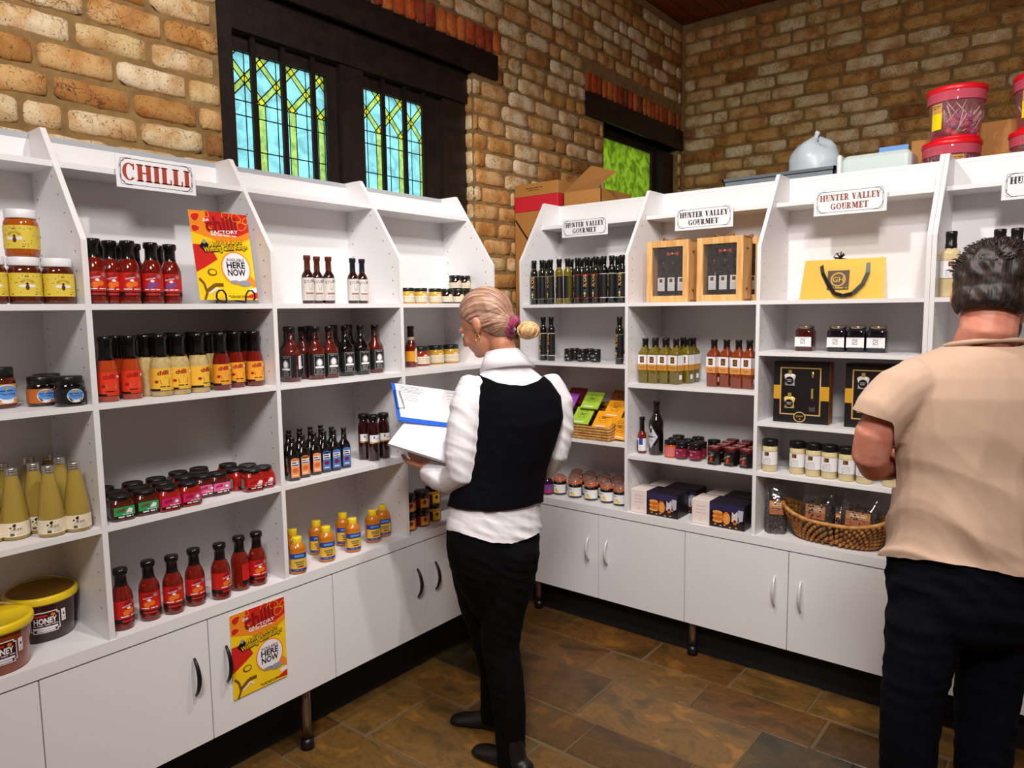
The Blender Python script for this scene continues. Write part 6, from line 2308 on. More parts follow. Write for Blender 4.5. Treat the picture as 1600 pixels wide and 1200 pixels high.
# shallow grey tray
ty = thing('plastic_tray', 'long shallow grey plastic tray behind the shelving top', 'tray', (1.53, .09, ZT + .001), 0)
mb = MB()
mb.box(-.26, .26, -.14, .14, 0, .006)
for (a, b, c, d) in ((-.26, .26, -.14, -.134), (-.26, .26, .134, .14), (-.26, -.254, -.14, .14), (.254, .26, -.14, .14)):
    mb.box(a, b, c, d, 0, .165)
mb.build('tray_body', M('smoky_plastic', (120, 130, 136), .35), ty)
mb = MB().box(-.266, .266, -.148, -.138, .156, .170).box(-.266, .266, .138, .148, .156, .170).box(-.266, -.258, -.148, .148, .156, .170).box(.258, .266, -.148, .148, .156, .170)
mb.build('tray_rim', M('smoky_plastic_rim', (96, 106, 112), .35), ty)
# tied plastic bag with white contents
bg_ = thing('plastic_bag', 'knotted translucent bag standing in the grey tray', 'bag', (1.665, .09, ZT + .008))
mb = MB()
vs, fs = [], []
nr, nc = 14, 26
for j in range(nr + 1):
    f0 = j / nr
    z = .330 * f0
    r_ = .112 * (math.sin(min(1, f0 * 1.3 + .35) * math.pi * .5) if f0 < .66 else max(.08, math.sqrt(max(0, 1.0 - ((f0 - .66) / .345) ** 2))))
    for k in range(nc):
        a = 2 * math.pi * k / nc
        w_ = 1 + .06 * math.sin(a * 5 + j * .4) * f0 + .04 * math.sin(a * 2 + 1) + random.uniform(-.03, .03)
        dip = -.035 * math.exp(-((a - 5.6) / .5) ** 2) * max(0, f0 - .55) * 2 + .016 * math.sin(3 * a) * max(0, f0 - .6)
        vs.append((r_ * w_ * math.cos(a), r_ * w_ * .85 * math.sin(a), z + dip))
for j in range(nr):
    for k in range(nc):
        fs.append((j * nc + k, j * nc + (k + 1) % nc, (j + 1) * nc + (k + 1) % nc, (j + 1) * nc + k))
fs.append(tuple(nr * nc + k for k in range(nc)))
mb.add(vs, fs, 0, True)
mb.build('bag_body', M('milky_polythene', (188, 200, 208), .35, bump=.8, bscale=30), bg_)
MB().tube([(0, 0, .318), (.004, -.004, .334), (.012, -.010, .350), (.004, -.014, .356)], [.018, .010, .013, .006], 8).build('knot', M('milky_polythene'), bg_)
# white tub lying on its side
tb = thing('plastic_tub', 'pale translucent tub with a curved lid lying beside the plastic bag', 'tub', (1.958, .01, ZT + .001))
X = Matrix.Translation((0, 0, .0)) 
MB().rbox(-.135, .15, -.09, .09, 0, .200, .03, 0).build('tub_body', M('pale_tub_plastic', (206, 220, 216), .3), tb)
MB().rbox(-.150, -.128, -.098, .098, 0, .208, .010, 0).build('lid', M('pale_tub_lid', (222, 230, 230), .3), tb)
# note card and carton behind
o = carton('carton', 2.066, 2.205, .145, .36, ZT, 2.40, 'small brown carton behind the lollipop bucket', CARD)
o = carton('carton', 2.22, 2.62, .16, .40, ZT, 2.44, 'brown carton between the two lollipop buckets', CARD)
o = MB().box(-.06, .06, 0, .002, 0, .05).build('note_card', L_SKY)
o.location = (2.00, .115, 2.335)
tag(o, 'small blue and white card tucked above the pale tub', 'card')
o = MB().box(2.0 - .062, 2.0 + .062, .117, .36, ZT, 2.334).build('card_stack', L_WHT)
tag(o, 'white pack standing under the small blue card', 'pack')
o = thing('paper_pile', 'loose white papers lying on the cupboard behind the second upright', 'paper', (1.02, .02, ZT))
for i_, (a_, z_) in enumerate(((.1, .0), (-.15, .012), (.3, .024))):
    MB().box(-.105, .105, -.14, .14, z_, z_ + .010, 0, Matrix.Rotation(a_, 4, 'Z')).build('sheet_stack', PAPER, o)
MB().add([(-.10, -.10, .040), (.09, -.10, .040), (.10, -.07, .105), (.02, -.07, .075), (-.10, -.098, .042), (.09, -.098, .042), (.10, -.068, .107), (.02, -.068, .077)], [(0, 1, 2, 3), (7, 6, 5, 4), (0, 4, 5, 1), (1, 5, 6, 2), (2, 6, 7, 3), (3, 7, 4, 0)]).build('curled_sheet', PAPER, o)
# lollipop buckets
def lolly_bucket(seed, stick_only=False):
    def fn(t):
        R0, R1, H = .088, .103, .215
        CLEAR = see_through('clear_pink_tub', (236, 170, 184), .16)
        RED = M('red_tub_lid', (222, 20, 34), .35)
        mb = MB().lathe([(0, .003), (R0, .003), (R1, H - .05)], 36)
        mb.build('tub_wall', CLEAR, t)
        mb = MB().lathe([(R1 + .004, H - .06), (R1 + .006, H - .02)], 36)
        mb.build('tub_collar', see_through('frosted_pink_band', (226, 96, 118), .7), t)
        lid = MB().lathe([(R1 + .007, H - .022), (R1 + .009, H - .018), (R1 + .009, H - .004), (R1 + .003, H), (0, H)], 40).build('lid', RED, t)
        MB().lathe([(R0 + .002, 0), (R0 + .006, .004), (R0 + .004, .012), (R0, .014)], 36).build('base_ring', RED, t)
        rs6 = random.Random(seed)
        cols = [(176, 40, 50), (214, 70, 120), (160, 90, 150), (80, 150, 100), (214, 90, 96), (206, 196, 176)]
        for _ in range(46):
            a, rr = rs6.uniform(0, 2 * math.pi), rs6.uniform(.35, .90) * R0
            z = rs6.uniform(.02, .10)
            c = Vector((rr * math.cos(a), rr * math.sin(a), z))
            k = rs6.randrange(len(cols)) if not stick_only else rs6.choice((0, 1, 3, 3, 3, 5))
            mb = MB().lathe([(0, -.014), (.009, -.0105), (.0135, -.004), (.0135, .004), (.009, .0105), (0, .014)], 10, 0, Matrix.Translation(c))
            d_ = Vector((rs6.uniform(-.6, .9), rs6.uniform(-.5, .5), rs6.uniform(.5, 1.2))).normalized()
            e_ = c + d_ * .085
            lim = R1 - .012
            q = math.hypot(e_.x, e_.y)
            if q > lim:
                e_.x *= lim / q
                e_.y *= lim / q
            e_.z = min(e_.z, H - .03)
            mb.tube([c, e_], .0022, 6, 1)
            mb.build('lollipop', [M('lolly_%d' % k, cols[k], .15, coat=.6), M('lolly_stick', (236, 230, 226), .5)], t)
        mb = MB()
        fc = Face(mb, (R0 + R1) / 2 + .002, None, -128)
        fc.rect(-.026, .024, .045, .150, 0, 1)
        fc.greek(-.020, .018, .140, .004, 1, 2)
        fc.greek(-.020, .010, .132, .003, 1, 2)
        fc.line([(-.024, .085), (.022, .105)], .0016, 1, 2)
        mb.build('label', [M('lemon_yellow_label', (240, 220, 20), .4), INK_K], t)
    return fn
LB1 = Prod('lollipop_bucket', 'bucket', lolly_bucket(3))
p1 = hit(1485, 240, 'y', .02)
BX, BY_ = 2.250, .02
LB1.put(Vector((BX - .010, BY_, ZT - .0)), 'R', 'clear lollipop bucket with red lid underneath, half hidden by the shelving top', 'lollipop buckets', 60)
LB1.put(Vector((BX, BY_, ZT + .2155)), 'R', 'clear lollipop bucket with red lid and yellow label stacked on top', 'lollipop buckets', 0)
LB2 = Prod('lollipop_bucket', 'bucket', lolly_bucket(9, True))
LB2.put(Vector((BX + .300, BY_ - .01, ZT)), 'R', 'lollipop bucket underneath at the right edge with only its red rim showing', 'lollipop buckets', 80)
LB2.put(Vector((BX + .305, BY_ - .01, ZT + .2155)), 'R', 'clear lollipop bucket with green sweets cut by the right edge', 'lollipop buckets', 6)

# ================================================================== people
def loft(rings, n=20):
    """rings: (centre, half-axis vector a, half-axis vector b) -> closed tube with rounded ends"""
    mb = MB()
    rr = []
    c0, a0, b0 = rings[0]
    c1, a1, b1 = rings[-1]
    d0 = (rings[0][0] - rings[1][0]).normalized()
    d1 = (rings[-1][0] - rings[-2][0]).normalized()
    e0, e1 = min(a0.length, b0.length), min(a1.length, b1.length)
    for q in (75, 45, 20):
        s, k = math.cos(math.radians(q)), math.sin(math.radians(q))
        rr.append((c0 + d0 * e0 * k * .6, a0 * s, b0 * s))
    rr += list(rings)
    for q in (20, 45, 75):
        s, k = math.cos(math.radians(q)), math.sin(math.radians(q))
        rr.append((c1 + d1 * e1 * k * .6, a1 * s, b1 * s))
    vs = []
    for c, a, b in rr:
        for k in range(n):
            t = 2 * math.pi * k / n
            vs.append(c + a * math.cos(t) + b * math.sin(t))
    m = len(rr)
    fs = [(j * n + k, j * n + (k + 1) % n, (j + 1) * n + (k + 1) % n, (j + 1) * n + k) for j in range(m - 1) for k in range(n)]
    fs.append(tuple(range(n - 1, -1, -1)))
    fs.append(tuple((m - 1) * n + k for k in range(n)))
    mb.add(vs, fs)
    return mb
def limb(pts, n=16):
    """pts: (point, radius) or (point, radius, flatten, flatten axis)"""
    rings = []
    prev = None
    P_ = [Vector(p[0]) for p in pts]
    for i, p in enumerate(pts):
        t = (P_[min(i + 1, len(P_) - 1)] - P_[max(i - 1, 0)]).normalized()
        if prev is None:
            a = RH - t * RH.dot(t)
            if a.length < .2:
                a = UP - t * UP.dot(t)
            a.normalize()
        else:
            a = (prev - t * prev.dot(t)).normalized()
        prev = a
        rings.append((P_[i], a * p[1], t.cross(a) * p[1]))
    return loft(rings, n)
def ellipsoid(c, ax, ay, az, n=18, m=12):
    mb = MB()
    vs = []
    for j in range(m + 1):
        th = math.pi * j / m
        for k in range(n):
            ph = 2 * math.pi * k / n
            vs.append(Vector(c) + ax * math.sin(th) * math.cos(ph) + ay * math.sin(th) * math.sin(ph) + az * math.cos(th))
    fs = [(j * n + k, (j + 1) * n + k, (j + 1) * n + (k + 1) % n, j * n + (k + 1) % n) for j in range(m) for k in range(n)]
    if ax.cross(ay).dot(az) < 0:
        fs = [tuple(reversed(f)) for f in fs]
    mb.add(vs, fs)
    bm = bmesh.new()
    return mb
def fuse(name, mbs, mat, parent, voxel=.006, smooth=6, disp=None, keep=None, origin=None):
    me = bpy.data.meshes.new('tmp')
    big = MB()
    for q in mbs:
        big.add(q.v, q.f)
    me.from_pydata(big.v, [], big.f)
    bm = bmesh.new()
    bm.from_mesh(me)
    bmesh.ops.remove_doubles(bm, verts=bm.verts, dist=1e-5)
    bmesh.ops.recalc_face_normals(bm, faces=bm.faces)
    bm.to_mesh(me)
    bm.free()
    ob = bpy.data.objects.new('tmp', me)
    COL.objects.link(ob)
    r = ob.modifiers.new('r', 'REMESH')
    r.mode = 'VOXEL'
    r.voxel_size = voxel
    s = ob.modifiers.new('s', 'SMOOTH')
    s.factor = .5
    s.iterations = smooth
    dg = bpy.context.evaluated_depsgraph_get()
    out = bpy.data.meshes.new_from_object(ob.evaluated_get(dg))
    bpy.data.objects.remove(ob)
    bpy.data.meshes.remove(me)
    n = len(out.vertices)
    co = np.empty(n * 3)
    out.vertices.foreach_get('co', co)
    co = co.reshape(-1, 3)
    if disp is not None:
        no = np.empty(n * 3)
        out.vertices.foreach_get('normal', no)
        co = co + no.reshape(-1, 3) * disp(co)[:, None]
        out.vertices.foreach_set('co', co.ravel())
    if keep is not None:
        k = keep(co)
        bm = bmesh.new()
        bm.from_mesh(out)
        bm.verts.ensure_lookup_table()
        bmesh.ops.delete(bm, geom=[v for v in bm.verts if not k[v.index]], context='VERTS')
        # tidy the cut: slide the rim towards the cut line by smoothing the boundary
        rim = [v for v in bm.verts if v.is_boundary]
        for _ in range(6):
            new = {}
            for v in rim:
                nb = [e.other_vert(v) for e in v.link_edges if e.is_boundary]
                if len(nb) == 2:
                    new[v] = v.co * .4 + (nb[0].co + nb[1].co) * .3
            for v, c in new.items():
                v.co = c
        bm.to_mesh(out)
        bm.free()
    out.name = name
    out.materials.clear()
    out.materials.append(mat)
    out.polygons.foreach_set('material_index', [0] * len(out.polygons))
    out.polygons.foreach_set('use_smooth', [True] * len(out.polygons))
    o = bpy.data.objects.new(name, out)
    COL.objects.link(o)
    o.parent = parent
    if parent is not None:
        o.matrix_parent_inverse = Matrix.Translation(-parent.location)
    return o
def adopt(o, parent):
    o.parent = parent
    o.matrix_parent_inverse = Matrix.Translation(-parent.location)
    return o
def pix(co):
    d = co - np.array(CAM)
    z = d @ np.array(FW)
    return 800 + FPX * (d @ np.array(R2)) / z, 600 - FPX * (d @ np.array(U2)) / z
def fold_fn(amp, seed, dirs, base=.0):
    r = np.random.default_rng(seed)
    waves = []
    for (dx, dz, wl, w_) in dirs:
        for _ in range(3):
            a = math.atan2(dz, dx) + r.normal(0, .25)
            l = wl * r.uniform(.75, 1.35)
            waves.append((math.cos(a) * 2 * math.pi / l, math.sin(a) * 2 * math.pi / l, r.uniform(0, 6.28), w_))
    wx, wz = r.uniform(8, 14, 3), r.uniform(8, 14, 3)
    ph = r.uniform(0, 6.28, 6)
    def fn(co):
        u = co @ np.array(RH) + .7 * (co @ np.array(FH))
        v = co[:, 2]
        uu = u + .02 * np.sin(wx[0] * v + ph[0]) + .012 * np.sin(wz[0] * u * 2 + ph[1])
        vv = v + .02 * np.sin(wx[1] * u + ph[2]) + .012 * np.sin(wz[1] * v * 2 + ph[3])
        s = np.zeros(len(co))
        t = 0
        mod = .5 + .5 * np.sin(5 * u + ph[4]) * np.sin(6 * v + ph[5])
        for (a, b, p, w_) in waves:
            q = np.sin(a * uu + b * vv + p)
            s += w_ * (1 - np.abs(q) * 2)
            t += w_
        return amp * (s / t) * (.35 + mod) + base
    return fn
def curve(pts):
    xs, ys = [p[0] for p in pts], [p[1] for p in pts]
    return lambda x: np.interp(x, xs, ys)

def skin_mat(name, a, b):
    return M(name, a, .5, rgb2=b, vscale=18, sss=.15, bump=.08, bscale=260)
def hair_mat(name, c1, c2, c3, head_f, root=None):
    m = bpy.data.materials.new(name)
    m.use_nodes = True
    nt = m.node_tree
    b = nt.nodes['Principled BSDF']
    b.inputs['Roughness'].default_value = .5
    geo = nt.nodes.new('ShaderNodeNewGeometry')
    # stretch the pattern along the direction the hair is combed
    f = head_f.normalized()
    s = f.cross(UP).normalized()
    u = s.cross(f)
    comb = []
    if root is not None:
        # strands drawn back towards the tie: constant along rays from it
        d = nt.nodes.new('ShaderNodeVectorMath')
        d.operation = 'SUBTRACT'
        d.inputs[1].default_value = root
        nt.links.new(geo.outputs['Position'], d.inputs[0])
        dots = []
        for vec in (s, u, f):
            e = nt.nodes.new('ShaderNodeVectorMath')
            e.operation = 'DOT_PRODUCT'
            e.inputs[1].default_value = vec
            nt.links.new(d.outputs[0], e.inputs[0])
            dots.append(e.outputs['Value'])
        an = nt.nodes.new('ShaderNodeMath')
        an.operation = 'ARCTAN2'
        nt.links.new(dots[0], an.inputs[0])
        nt.links.new(dots[1], an.inputs[1])
        sc = nt.nodes.new('ShaderNodeMath')
        sc.operation = 'MULTIPLY'
        sc.inputs[1].default_value = 16.0
        nt.links.new(an.outputs[0], sc.inputs[0])
        sl = nt.nodes.new('ShaderNodeMath')
        sl.operation = 'MULTIPLY'
        sl.inputs[1].default_value = 7.0
        nt.links.new(dots[2], sl.inputs[0])
        cx = nt.nodes.new('ShaderNodeCombineXYZ')
        nt.links.new(sc.outputs[0], cx.inputs[0])
        nt.links.new(sl.outputs[0], cx.inputs[1])
    else:
        for vec, k in ((f, 4.0), (s, 170.0), (u, 170.0)):
            d = nt.nodes.new('ShaderNodeVectorMath')
            d.operation = 'DOT_PRODUCT'
            d.inputs[1].default_value = vec * k
            nt.links.new(geo.outputs['Position'], d.inputs[0])
            comb.append(d.outputs['Value'])
        cx = nt.nodes.new('ShaderNodeCombineXYZ')
        for i in range(3):
            nt.links.new(comb[i], cx.inputs[i])
    n = nt.nodes.new('ShaderNodeTexNoise')
    n.inputs['Scale'].default_value = 1.0
    n.inputs['Detail'].default_value = 5
    n.inputs['Distortion'].default_value = .4 if root is None else .15
    nt.links.new(cx.outputs[0], n.inputs['Vector'])
    r = ramp_node(nt, [(.32, c1), (.5, c2), (.68, c3)])
    nt.links.new(n.outputs['Fac'], r.inputs['Fac'])
    nt.links.new(r.outputs['Color'], b.inputs['Base Color'])
    bp = nt.nodes.new('ShaderNodeBump')
    bp.inputs['Strength'].default_value = .5
    bp.inputs['Distance'].default_value = .003
    nt.links.new(n.outputs['Fac'], bp.inputs['Height'])
    nt.links.new(bp.outputs['Normal'], b.inputs['Normal'])
    return m
def head_parts(C_, f, k=1.0, neck_to=None, neck_r=.052):
    """ellipsoids of a head: cranium, jaw, chin, nose, brow, lips, ears; f = facing direction"""
    f = f.normalized()
    s = f.cross(UP).normalized()          # to the person's right
    u = s.cross(f)
    L = lambda a, b, c: C_ + f * a * k + s * b * k + u * c * k
    E = lambda c, ra, rb, rc: ellipsoid(L(*c), f * ra * k, s * rb * k, u * rc * k)
    out = [E((-.008, 0, .025), .096, .076, .092), E((.030, 0, -.030), .064, .062, .075), E((.033, 0, -.068), .047, .046, .042), E((.060, 0, -.090), .021, .025, .016),
           E((.095, 0, -.028), .016, .011, .022), E((.103, 0, -.040), .013, .013, .010), E((.078, .030, .004), .014, .024, .010), E((.078, -.030, .004), .014, .024, .010),
           E((.079, 0, -.066), .009, .020, .005), E((.077, 0, -.075), .008, .017, .005),
           E((.060, .036, -.040), .024, .022, .024), E((.060, -.036, -.040), .024, .022, .024)]
    for sg in (-1, 1):
        out.append(E((-.004, sg * .074, -.010), .016, .010, .024))
        out.append(E((-.010, sg * .082, -.004), .017, .006, .024))
        out.append(E((-.002, sg * .076, -.030), .008, .007, .009))
    if neck_to is not None:
        out.append(limb([(L(-.028, 0, -.035), neck_r), (L(-.034, 0, -.085), neck_r * .98), (neck_to, neck_r * 1.08)]))
    return out, f, s, u, L
def face_details(parent, L, k, f, s, u, iris):
    # eyes and brows as small separate pieces on the face
    mb = MB()
    for sg in (-1, 1):
        c = L(.079, sg * .031, -.012)
        e = ellipsoid(c, f * .010 * k, s * .013 * k, u * .009 * k, 12, 8)
        mb.add(e.v, e.f, 0, True)
        e = ellipsoid(c + f * .0065 * k, f * .0045 * k, s * .0055 * k, u * .0055 * k, 10, 6)
        mb.add(e.v, e.f, 1, True)
    adopt(mb.build('eyes', [M('eye_white', (226, 220, 214), .2), iris]), parent)
def hand(palm, fdir, across, normal, k=1.0, curl=.5, side=1):
    """palm block, four unequal bent fingers, thumb from the side of the palm"""
    out = []
    fdir, across, normal = fdir.normalized(), across.normalized(), normal.normalized()
    out.append(ellipsoid(palm, fdir * .048 * k, across * .042 * k, normal * .016 * k))
    for i, ln in enumerate((.062, .072, .068, .054)):
        b = palm + fdir * .036 * k + across * (.030 - .020 * i) * k
        p1 = b + (fdir * math.cos(curl * .5) - normal * math.sin(curl * .5)) * ln * .5 * k
        p2 = p1 + (fdir * math.cos(curl * 1.3) - normal * math.sin(curl * 1.3)) * ln * .32 * k
        p3 = p2 + (fdir * math.cos(curl * 2) - normal * math.sin(curl * 2)) * ln * .25 * k
        out.append(limb([(b, .0095 * k), (p1, .0088 * k), (p2, .008 * k), (p3, .007 * k)], 10))
    b = palm - fdir * .014 * k + across * .034 * k * side
    p1 = b + (across * side * .7 + fdir * .7) * .030 * k
    p2 = p1 + (across * side * .25 + fdir * .9 - normal * .3) * .032 * k
    out.append(limb([(b, .013 * k), (p1, .0105 * k), (p2, .0085 * k)], 10))
    return out

# ------------------------------------------------------------------ the woman
DW = 2.68
def WP(px, py, d=0.0):
    return P(px, py, DW + d)
def ring(cpx, cpy, hw, hd, d=0.0, turn=28.0, wp=WP, roll=0.0):
    a = math.radians(turn)
    ax = RH * math.cos(a) + FH * math.sin(a)          # her right-hand side swings away
    ay = -RH * math.sin(a) + FH * math.cos(a)
    ax = (ax + UP * roll).normalized()
    return (wp(cpx, cpy, d), ax * hw, ay * hd)
woman = thing('person', 'woman in black vest and white shirt reading a clipboard, hair in a bun', 'person', (1.08, -1.63, 0))
SK_W = skin_mat('warm_skin', (206, 146, 116), (194, 128, 98))
hf = (RH * -.82 + FH * .44 + UP * -.36)
HC = WP(759, 505, .0)
neck_base = WP(791, 566, .0)
hp, hf, hs, hu, HL = head_parts(HC, hf, 1.07, neck_base, .048)
torso_c = [(772, 880), (771, 852), (772, 830), (773, 800), (777, 770), (787, 735), (799, 695), (806, 655), (804, 622), (798, 598), (793, 578)]
torso_w = [.168, .176, .176, .170, .162, .152, .156, .164, .160, .138, .090]
torso_d = [.125, .128, .126, .120, .112, .104, .106, .110, .102, .084, .066]
def torso(add, lo=0, hi=11, wp=WP):
    return loft([ring(torso_c[i][0], torso_c[i][1], torso_w[i] + add, torso_d[i] + add) for i in range(lo, hi)], 28)
arm_l = [(WP(737, 607, -.05), .050), (WP(727, 650, -.08), .048), (WP(722, 700, -.09), .045), (WP(723, 736, -.09), .042), (WP(701, 747, -.02), .038), (WP(680, 741, .0), .031), (WP(664, 732, .03), .025)]
arm_r = [(WP(860, 603, .08), .048), (WP(878, 645, .10), .045), (WP(872, 705, .12), .042), (WP(862, 725, .16), .040), (WP(838, 722, .27), .034), (WP(812, 705, .37), .026)]
leg_r = [(WP(800, 862, -.03), .088), (WP(795, 905, -.03), .080), (WP(784, 962, -.03), .066), (WP(782, 1010, -.03), .054), (WP(790, 1062, -.045), .050), (WP(796, 1112, -.055), .044), (WP(798, 1168, -.06), .036), (WP(799, 1192, -.06), .036)]
leg_l = [(WP(747, 862, .03), .085), (WP(744, 900, .05), .076), (WP(752, 950, .08), .064), (WP(766, 1002, .12), .052), (WP(774, 1050, .15), .045), (WP(772, 1095, .17), .038), (WP(770, 1122, .175), .034)]
hand_l = hand(WP(657, 720, .06), (RH * -.35 + FH * .8 + UP * .35), (RH * .9 + FH * .35), UP * -1.0, .95, .35, -1)
hand_r = hand(WP(790, 690, .42), (RH * -.9 + FH * .4 + UP * .2), (RH * -.3 - FH * .9), UP, .95, .5, 1)
body_parts = hp + [torso(0), limb(arm_l), limb(arm_r), limb(leg_r), limb(leg_l)] + hand_l + hand_r
fuse('body', body_parts, SK_W, woman, .0048, 5)
face_details(woman, HL, 1.07, hf, hs, hu, M('brown_iris', (58, 36, 24), .2))
# trousers
TROU = M('black_trousers', (5, 5, 6), .9, spec=.12)
grow = lambda pts, g: [(p, r + g) for p, r in pts]
tr_parts = [loft([ring(773, 800, .182, .130), ring(771, 828, .184, .133), ring(772, 852, .184, .135), ring(772, 885, .168, .130), ring(773, 915, .135, .115), ring(775, 945, .100, .09)], 28),
            limb(grow(leg_r, .018)), limb(grow(leg_l, .017))]
fuse('trousers', tr_parts, TROU, woman, .0065, 14, fold_fn(.0035, 5, [(.3, 1, .11, 1), (1, .5, .09, .6)]))
# shirt
SHIRT = M('white_cotton', (226, 222, 226), .8, bump=.15, bscale=500)
sleeve_l = [(WP(741, 603, -.04), .060), (WP(731, 632, -.07), .064), (WP(724, 672, -.085), .062), (WP(720, 710, -.09), .061), (WP(722, 738, -.09), .057), (WP(704, 750, -.02), .054), (WP(684, 746, .0), .050), (WP(670, 738, .025), .042)]
sleeve_r = [(WP(856, 600, .08), .058), (WP(873, 628, .09), .056), (WP(876, 668, .11), .054), (WP(868, 708, .12), .052), (WP(856, 728, .17), .050), (WP(836, 724, .27), .042), (WP(815, 708, .35), .034)]
hemf = curve([(600, 812), (689, 827), (715, 833), (767, 849), (797, 851), (827, 843), (853, 828), (960, 800)])
def shirt_keep(co):
    x, y = pix(co)
    return (y < hemf(x)) & ~((y < 566) & (x > 755) & (x < 830))
fuse('shirt', [loft([ring(771, 875, .200, .150), ring(771, 850, .196, .146)] + [ring(torso_c[i][0], torso_c[i][1], torso_w[i] + .013, torso_d[i] + .013) for i in range(2, 11)], 28), limb(sleeve_l), limb(sleeve_r)],
     SHIRT, woman, .0058, 4, fold_fn(.0060, 11, [(.6, 1, .12, 1), (.9, .5, .10, .5)], .001), shirt_keep)
# collar: a folded band standing round the neck
def band(pts_in, pts_out, th=.004):
    mb = MB()
    n = len(pts_in)
    vs = [p for p in pts_in] + [p for p in pts_out]
    fs = [(i, i + 1, n + i + 1, n + i) for i in range(n - 1)]
    mb.add(vs, fs, 0, True)
    return mb
ca, cb = [], []
for k in range(25):
    t = math.radians(105 + 330 * k / 24)
    ang = math.radians(28)
    ax = RH * math.cos(ang) + FH * math.sin(ang)
    ay = -RH * math.sin(ang) + FH * math.cos(ang)
    top = WP(785, 549, 0) + ax * .062 * math.cos(t) + ay * .062 * math.sin(t) + UP * (-.014 * math.sin(t))
    low = WP(793, 577, 0) + ax * .106 * math.cos(t) + ay * .088 * math.sin(t) + UP * (-.020 * math.sin(t))
    ca.append(top)
    cb.append(low)
cm = band(ca, cb)
o = cm.build('collar', SHIRT)
so = o.modifiers.new('thick', 'SOLIDIFY')
so.thickness = .005
so.offset = 0
adopt(o, woman)
# vest
VEST = M('black_knit_vest', (5, 5, 9), .9, bump=.3, bscale=380, spec=.12)
neckf = curve([(690, 560), (717, 592), (744, 581), (757, 588), (775, 596), (800, 601), (820, 601), (838, 596), (852, 584), (860, 574), (900, 560)])
vhem = curve([(600, 780), (693, 791), (730, 799), (767, 801), (805, 797), (850, 786), (960, 770)])
def vest_keep(co):
    x, y = pix(co)
    return (y < vhem(x)) & (y > neckf(x))
fuse('vest', [loft([ring(773, 812, .193, .143)] + [ring(torso_c[i][0] + (2 if i > 6 else 0), torso_c[i][1], torso_w[i] + (.024 if i < 9 else .020), torso_d[i] + .023) for i in range(3, 11)], 28)],
     VEST, woman, .0058, 5, fold_fn(.0022, 17, [(1, .4, .12, 1), (.2, 1, .10, .7)]), vest_keep)
# hair
HAIR_W = hair_mat('dark_blonde_hair', (84, 56, 44), (150, 110, 90), (204, 166, 140), hf, WP(801, 511, -.052))
E = lambda c, ra, rb, rc: ellipsoid(HL(*c), hf * ra * 1.07, hs * rb * 1.07, hu * rc * 1.07)
def hair_keep(co):
    d = co - np.array(HC)
    a, c = d @ np.array(hf), d @ np.array(hu)
    return (a < -.018 + .85 * (c + .032)) & (c > -.100)
def hair_disp(co):
    d = co - np.array(HC)
    b, c = d @ np.array(hs), d @ np.array(hu) - .02
    ph = np.arctan2(b, c)
    return .0005 * np.sin(ph * 34 + 3 * np.sin(ph * 7)) + .0003 * np.sin(ph * 71)
bun_c = WP(825, 516, -.058)
fuse('hair', [E((-.010, 0, .027), .103, .083, .099), E((-.052, 0, -.020), .058, .066, .062), limb([(HL(-.070, 0, -.020), .048), (WP(797, 511, -.05), .030)])], HAIR_W, woman, .0032, 3, hair_disp, hair_keep)
BUNM = hair_mat('golden_hair_bun', (150, 106, 66), (204, 158, 104), (240, 204, 150), RH * .4 + UP)
mb = MB()
e = ellipsoid(bun_c, RH * .040 + UP * .004, FH * .034, UP * .031 - RH * .004, 24, 16)
mb.add(e.v, e.f, 0, True)
rsb = random.Random(4)
for k in range(26):
    a0 = rsb.uniform(0, 6.28)
    tl = rsb.uniform(-.5, .5)
    pts = []
    for q in range(9):
        t = a0 + q * .34
        rr = 1.02 + .02 * math.sin(q)
        pts.append(bun_c + (RH * .040 * math.cos(t) + UP * .031 * math.sin(t)) * rr * math.cos(tl) + FH * .034 * rr * math.sin(tl))
    mb.tube(pts, [.0008] + [.0024] * 7 + [.0008], 5)
adopt(mb.build('hair_bun', BUNM), woman)
SCR = M('magenta_velvet', (132, 14, 66), .8, sheen=.5)
mb = MB()
sc_c = WP(801, 511, -.055)
sd = (bun_c - HL(-.07, 0, -.02)).normalized()
sa = sd.cross(FH).normalized()
sb = sd.cross(sa)
pts, rad = [], []
for k in range(40):
    t = 2 * math.pi * k / 40
    pts.append(sc_c + (sa * math.cos(t) + sb * math.sin(t)) * (.026 + .003 * math.sin(k * 2.3)) + sd * .007 * math.sin(k * 1.7))
    rad.append(.0165 + .004 * math.sin(k * 2.9))
mb.tube(pts, rad, 8, closed=True)
adopt(mb.build('scrunchie', SCR), woman)
mb = MB()
e0 = HL(.002, -.086, -.050)
mb.tube([e0 + hu * .014 * math.cos(t) + hf * .010 * math.sin(t) for t in [2 * math.pi * k / 14 for k in range(14)]], .0013, 6, closed=True)
adopt(mb.build('earring', M('gold_hoop', (220, 180, 110), .25, .9)), woman)
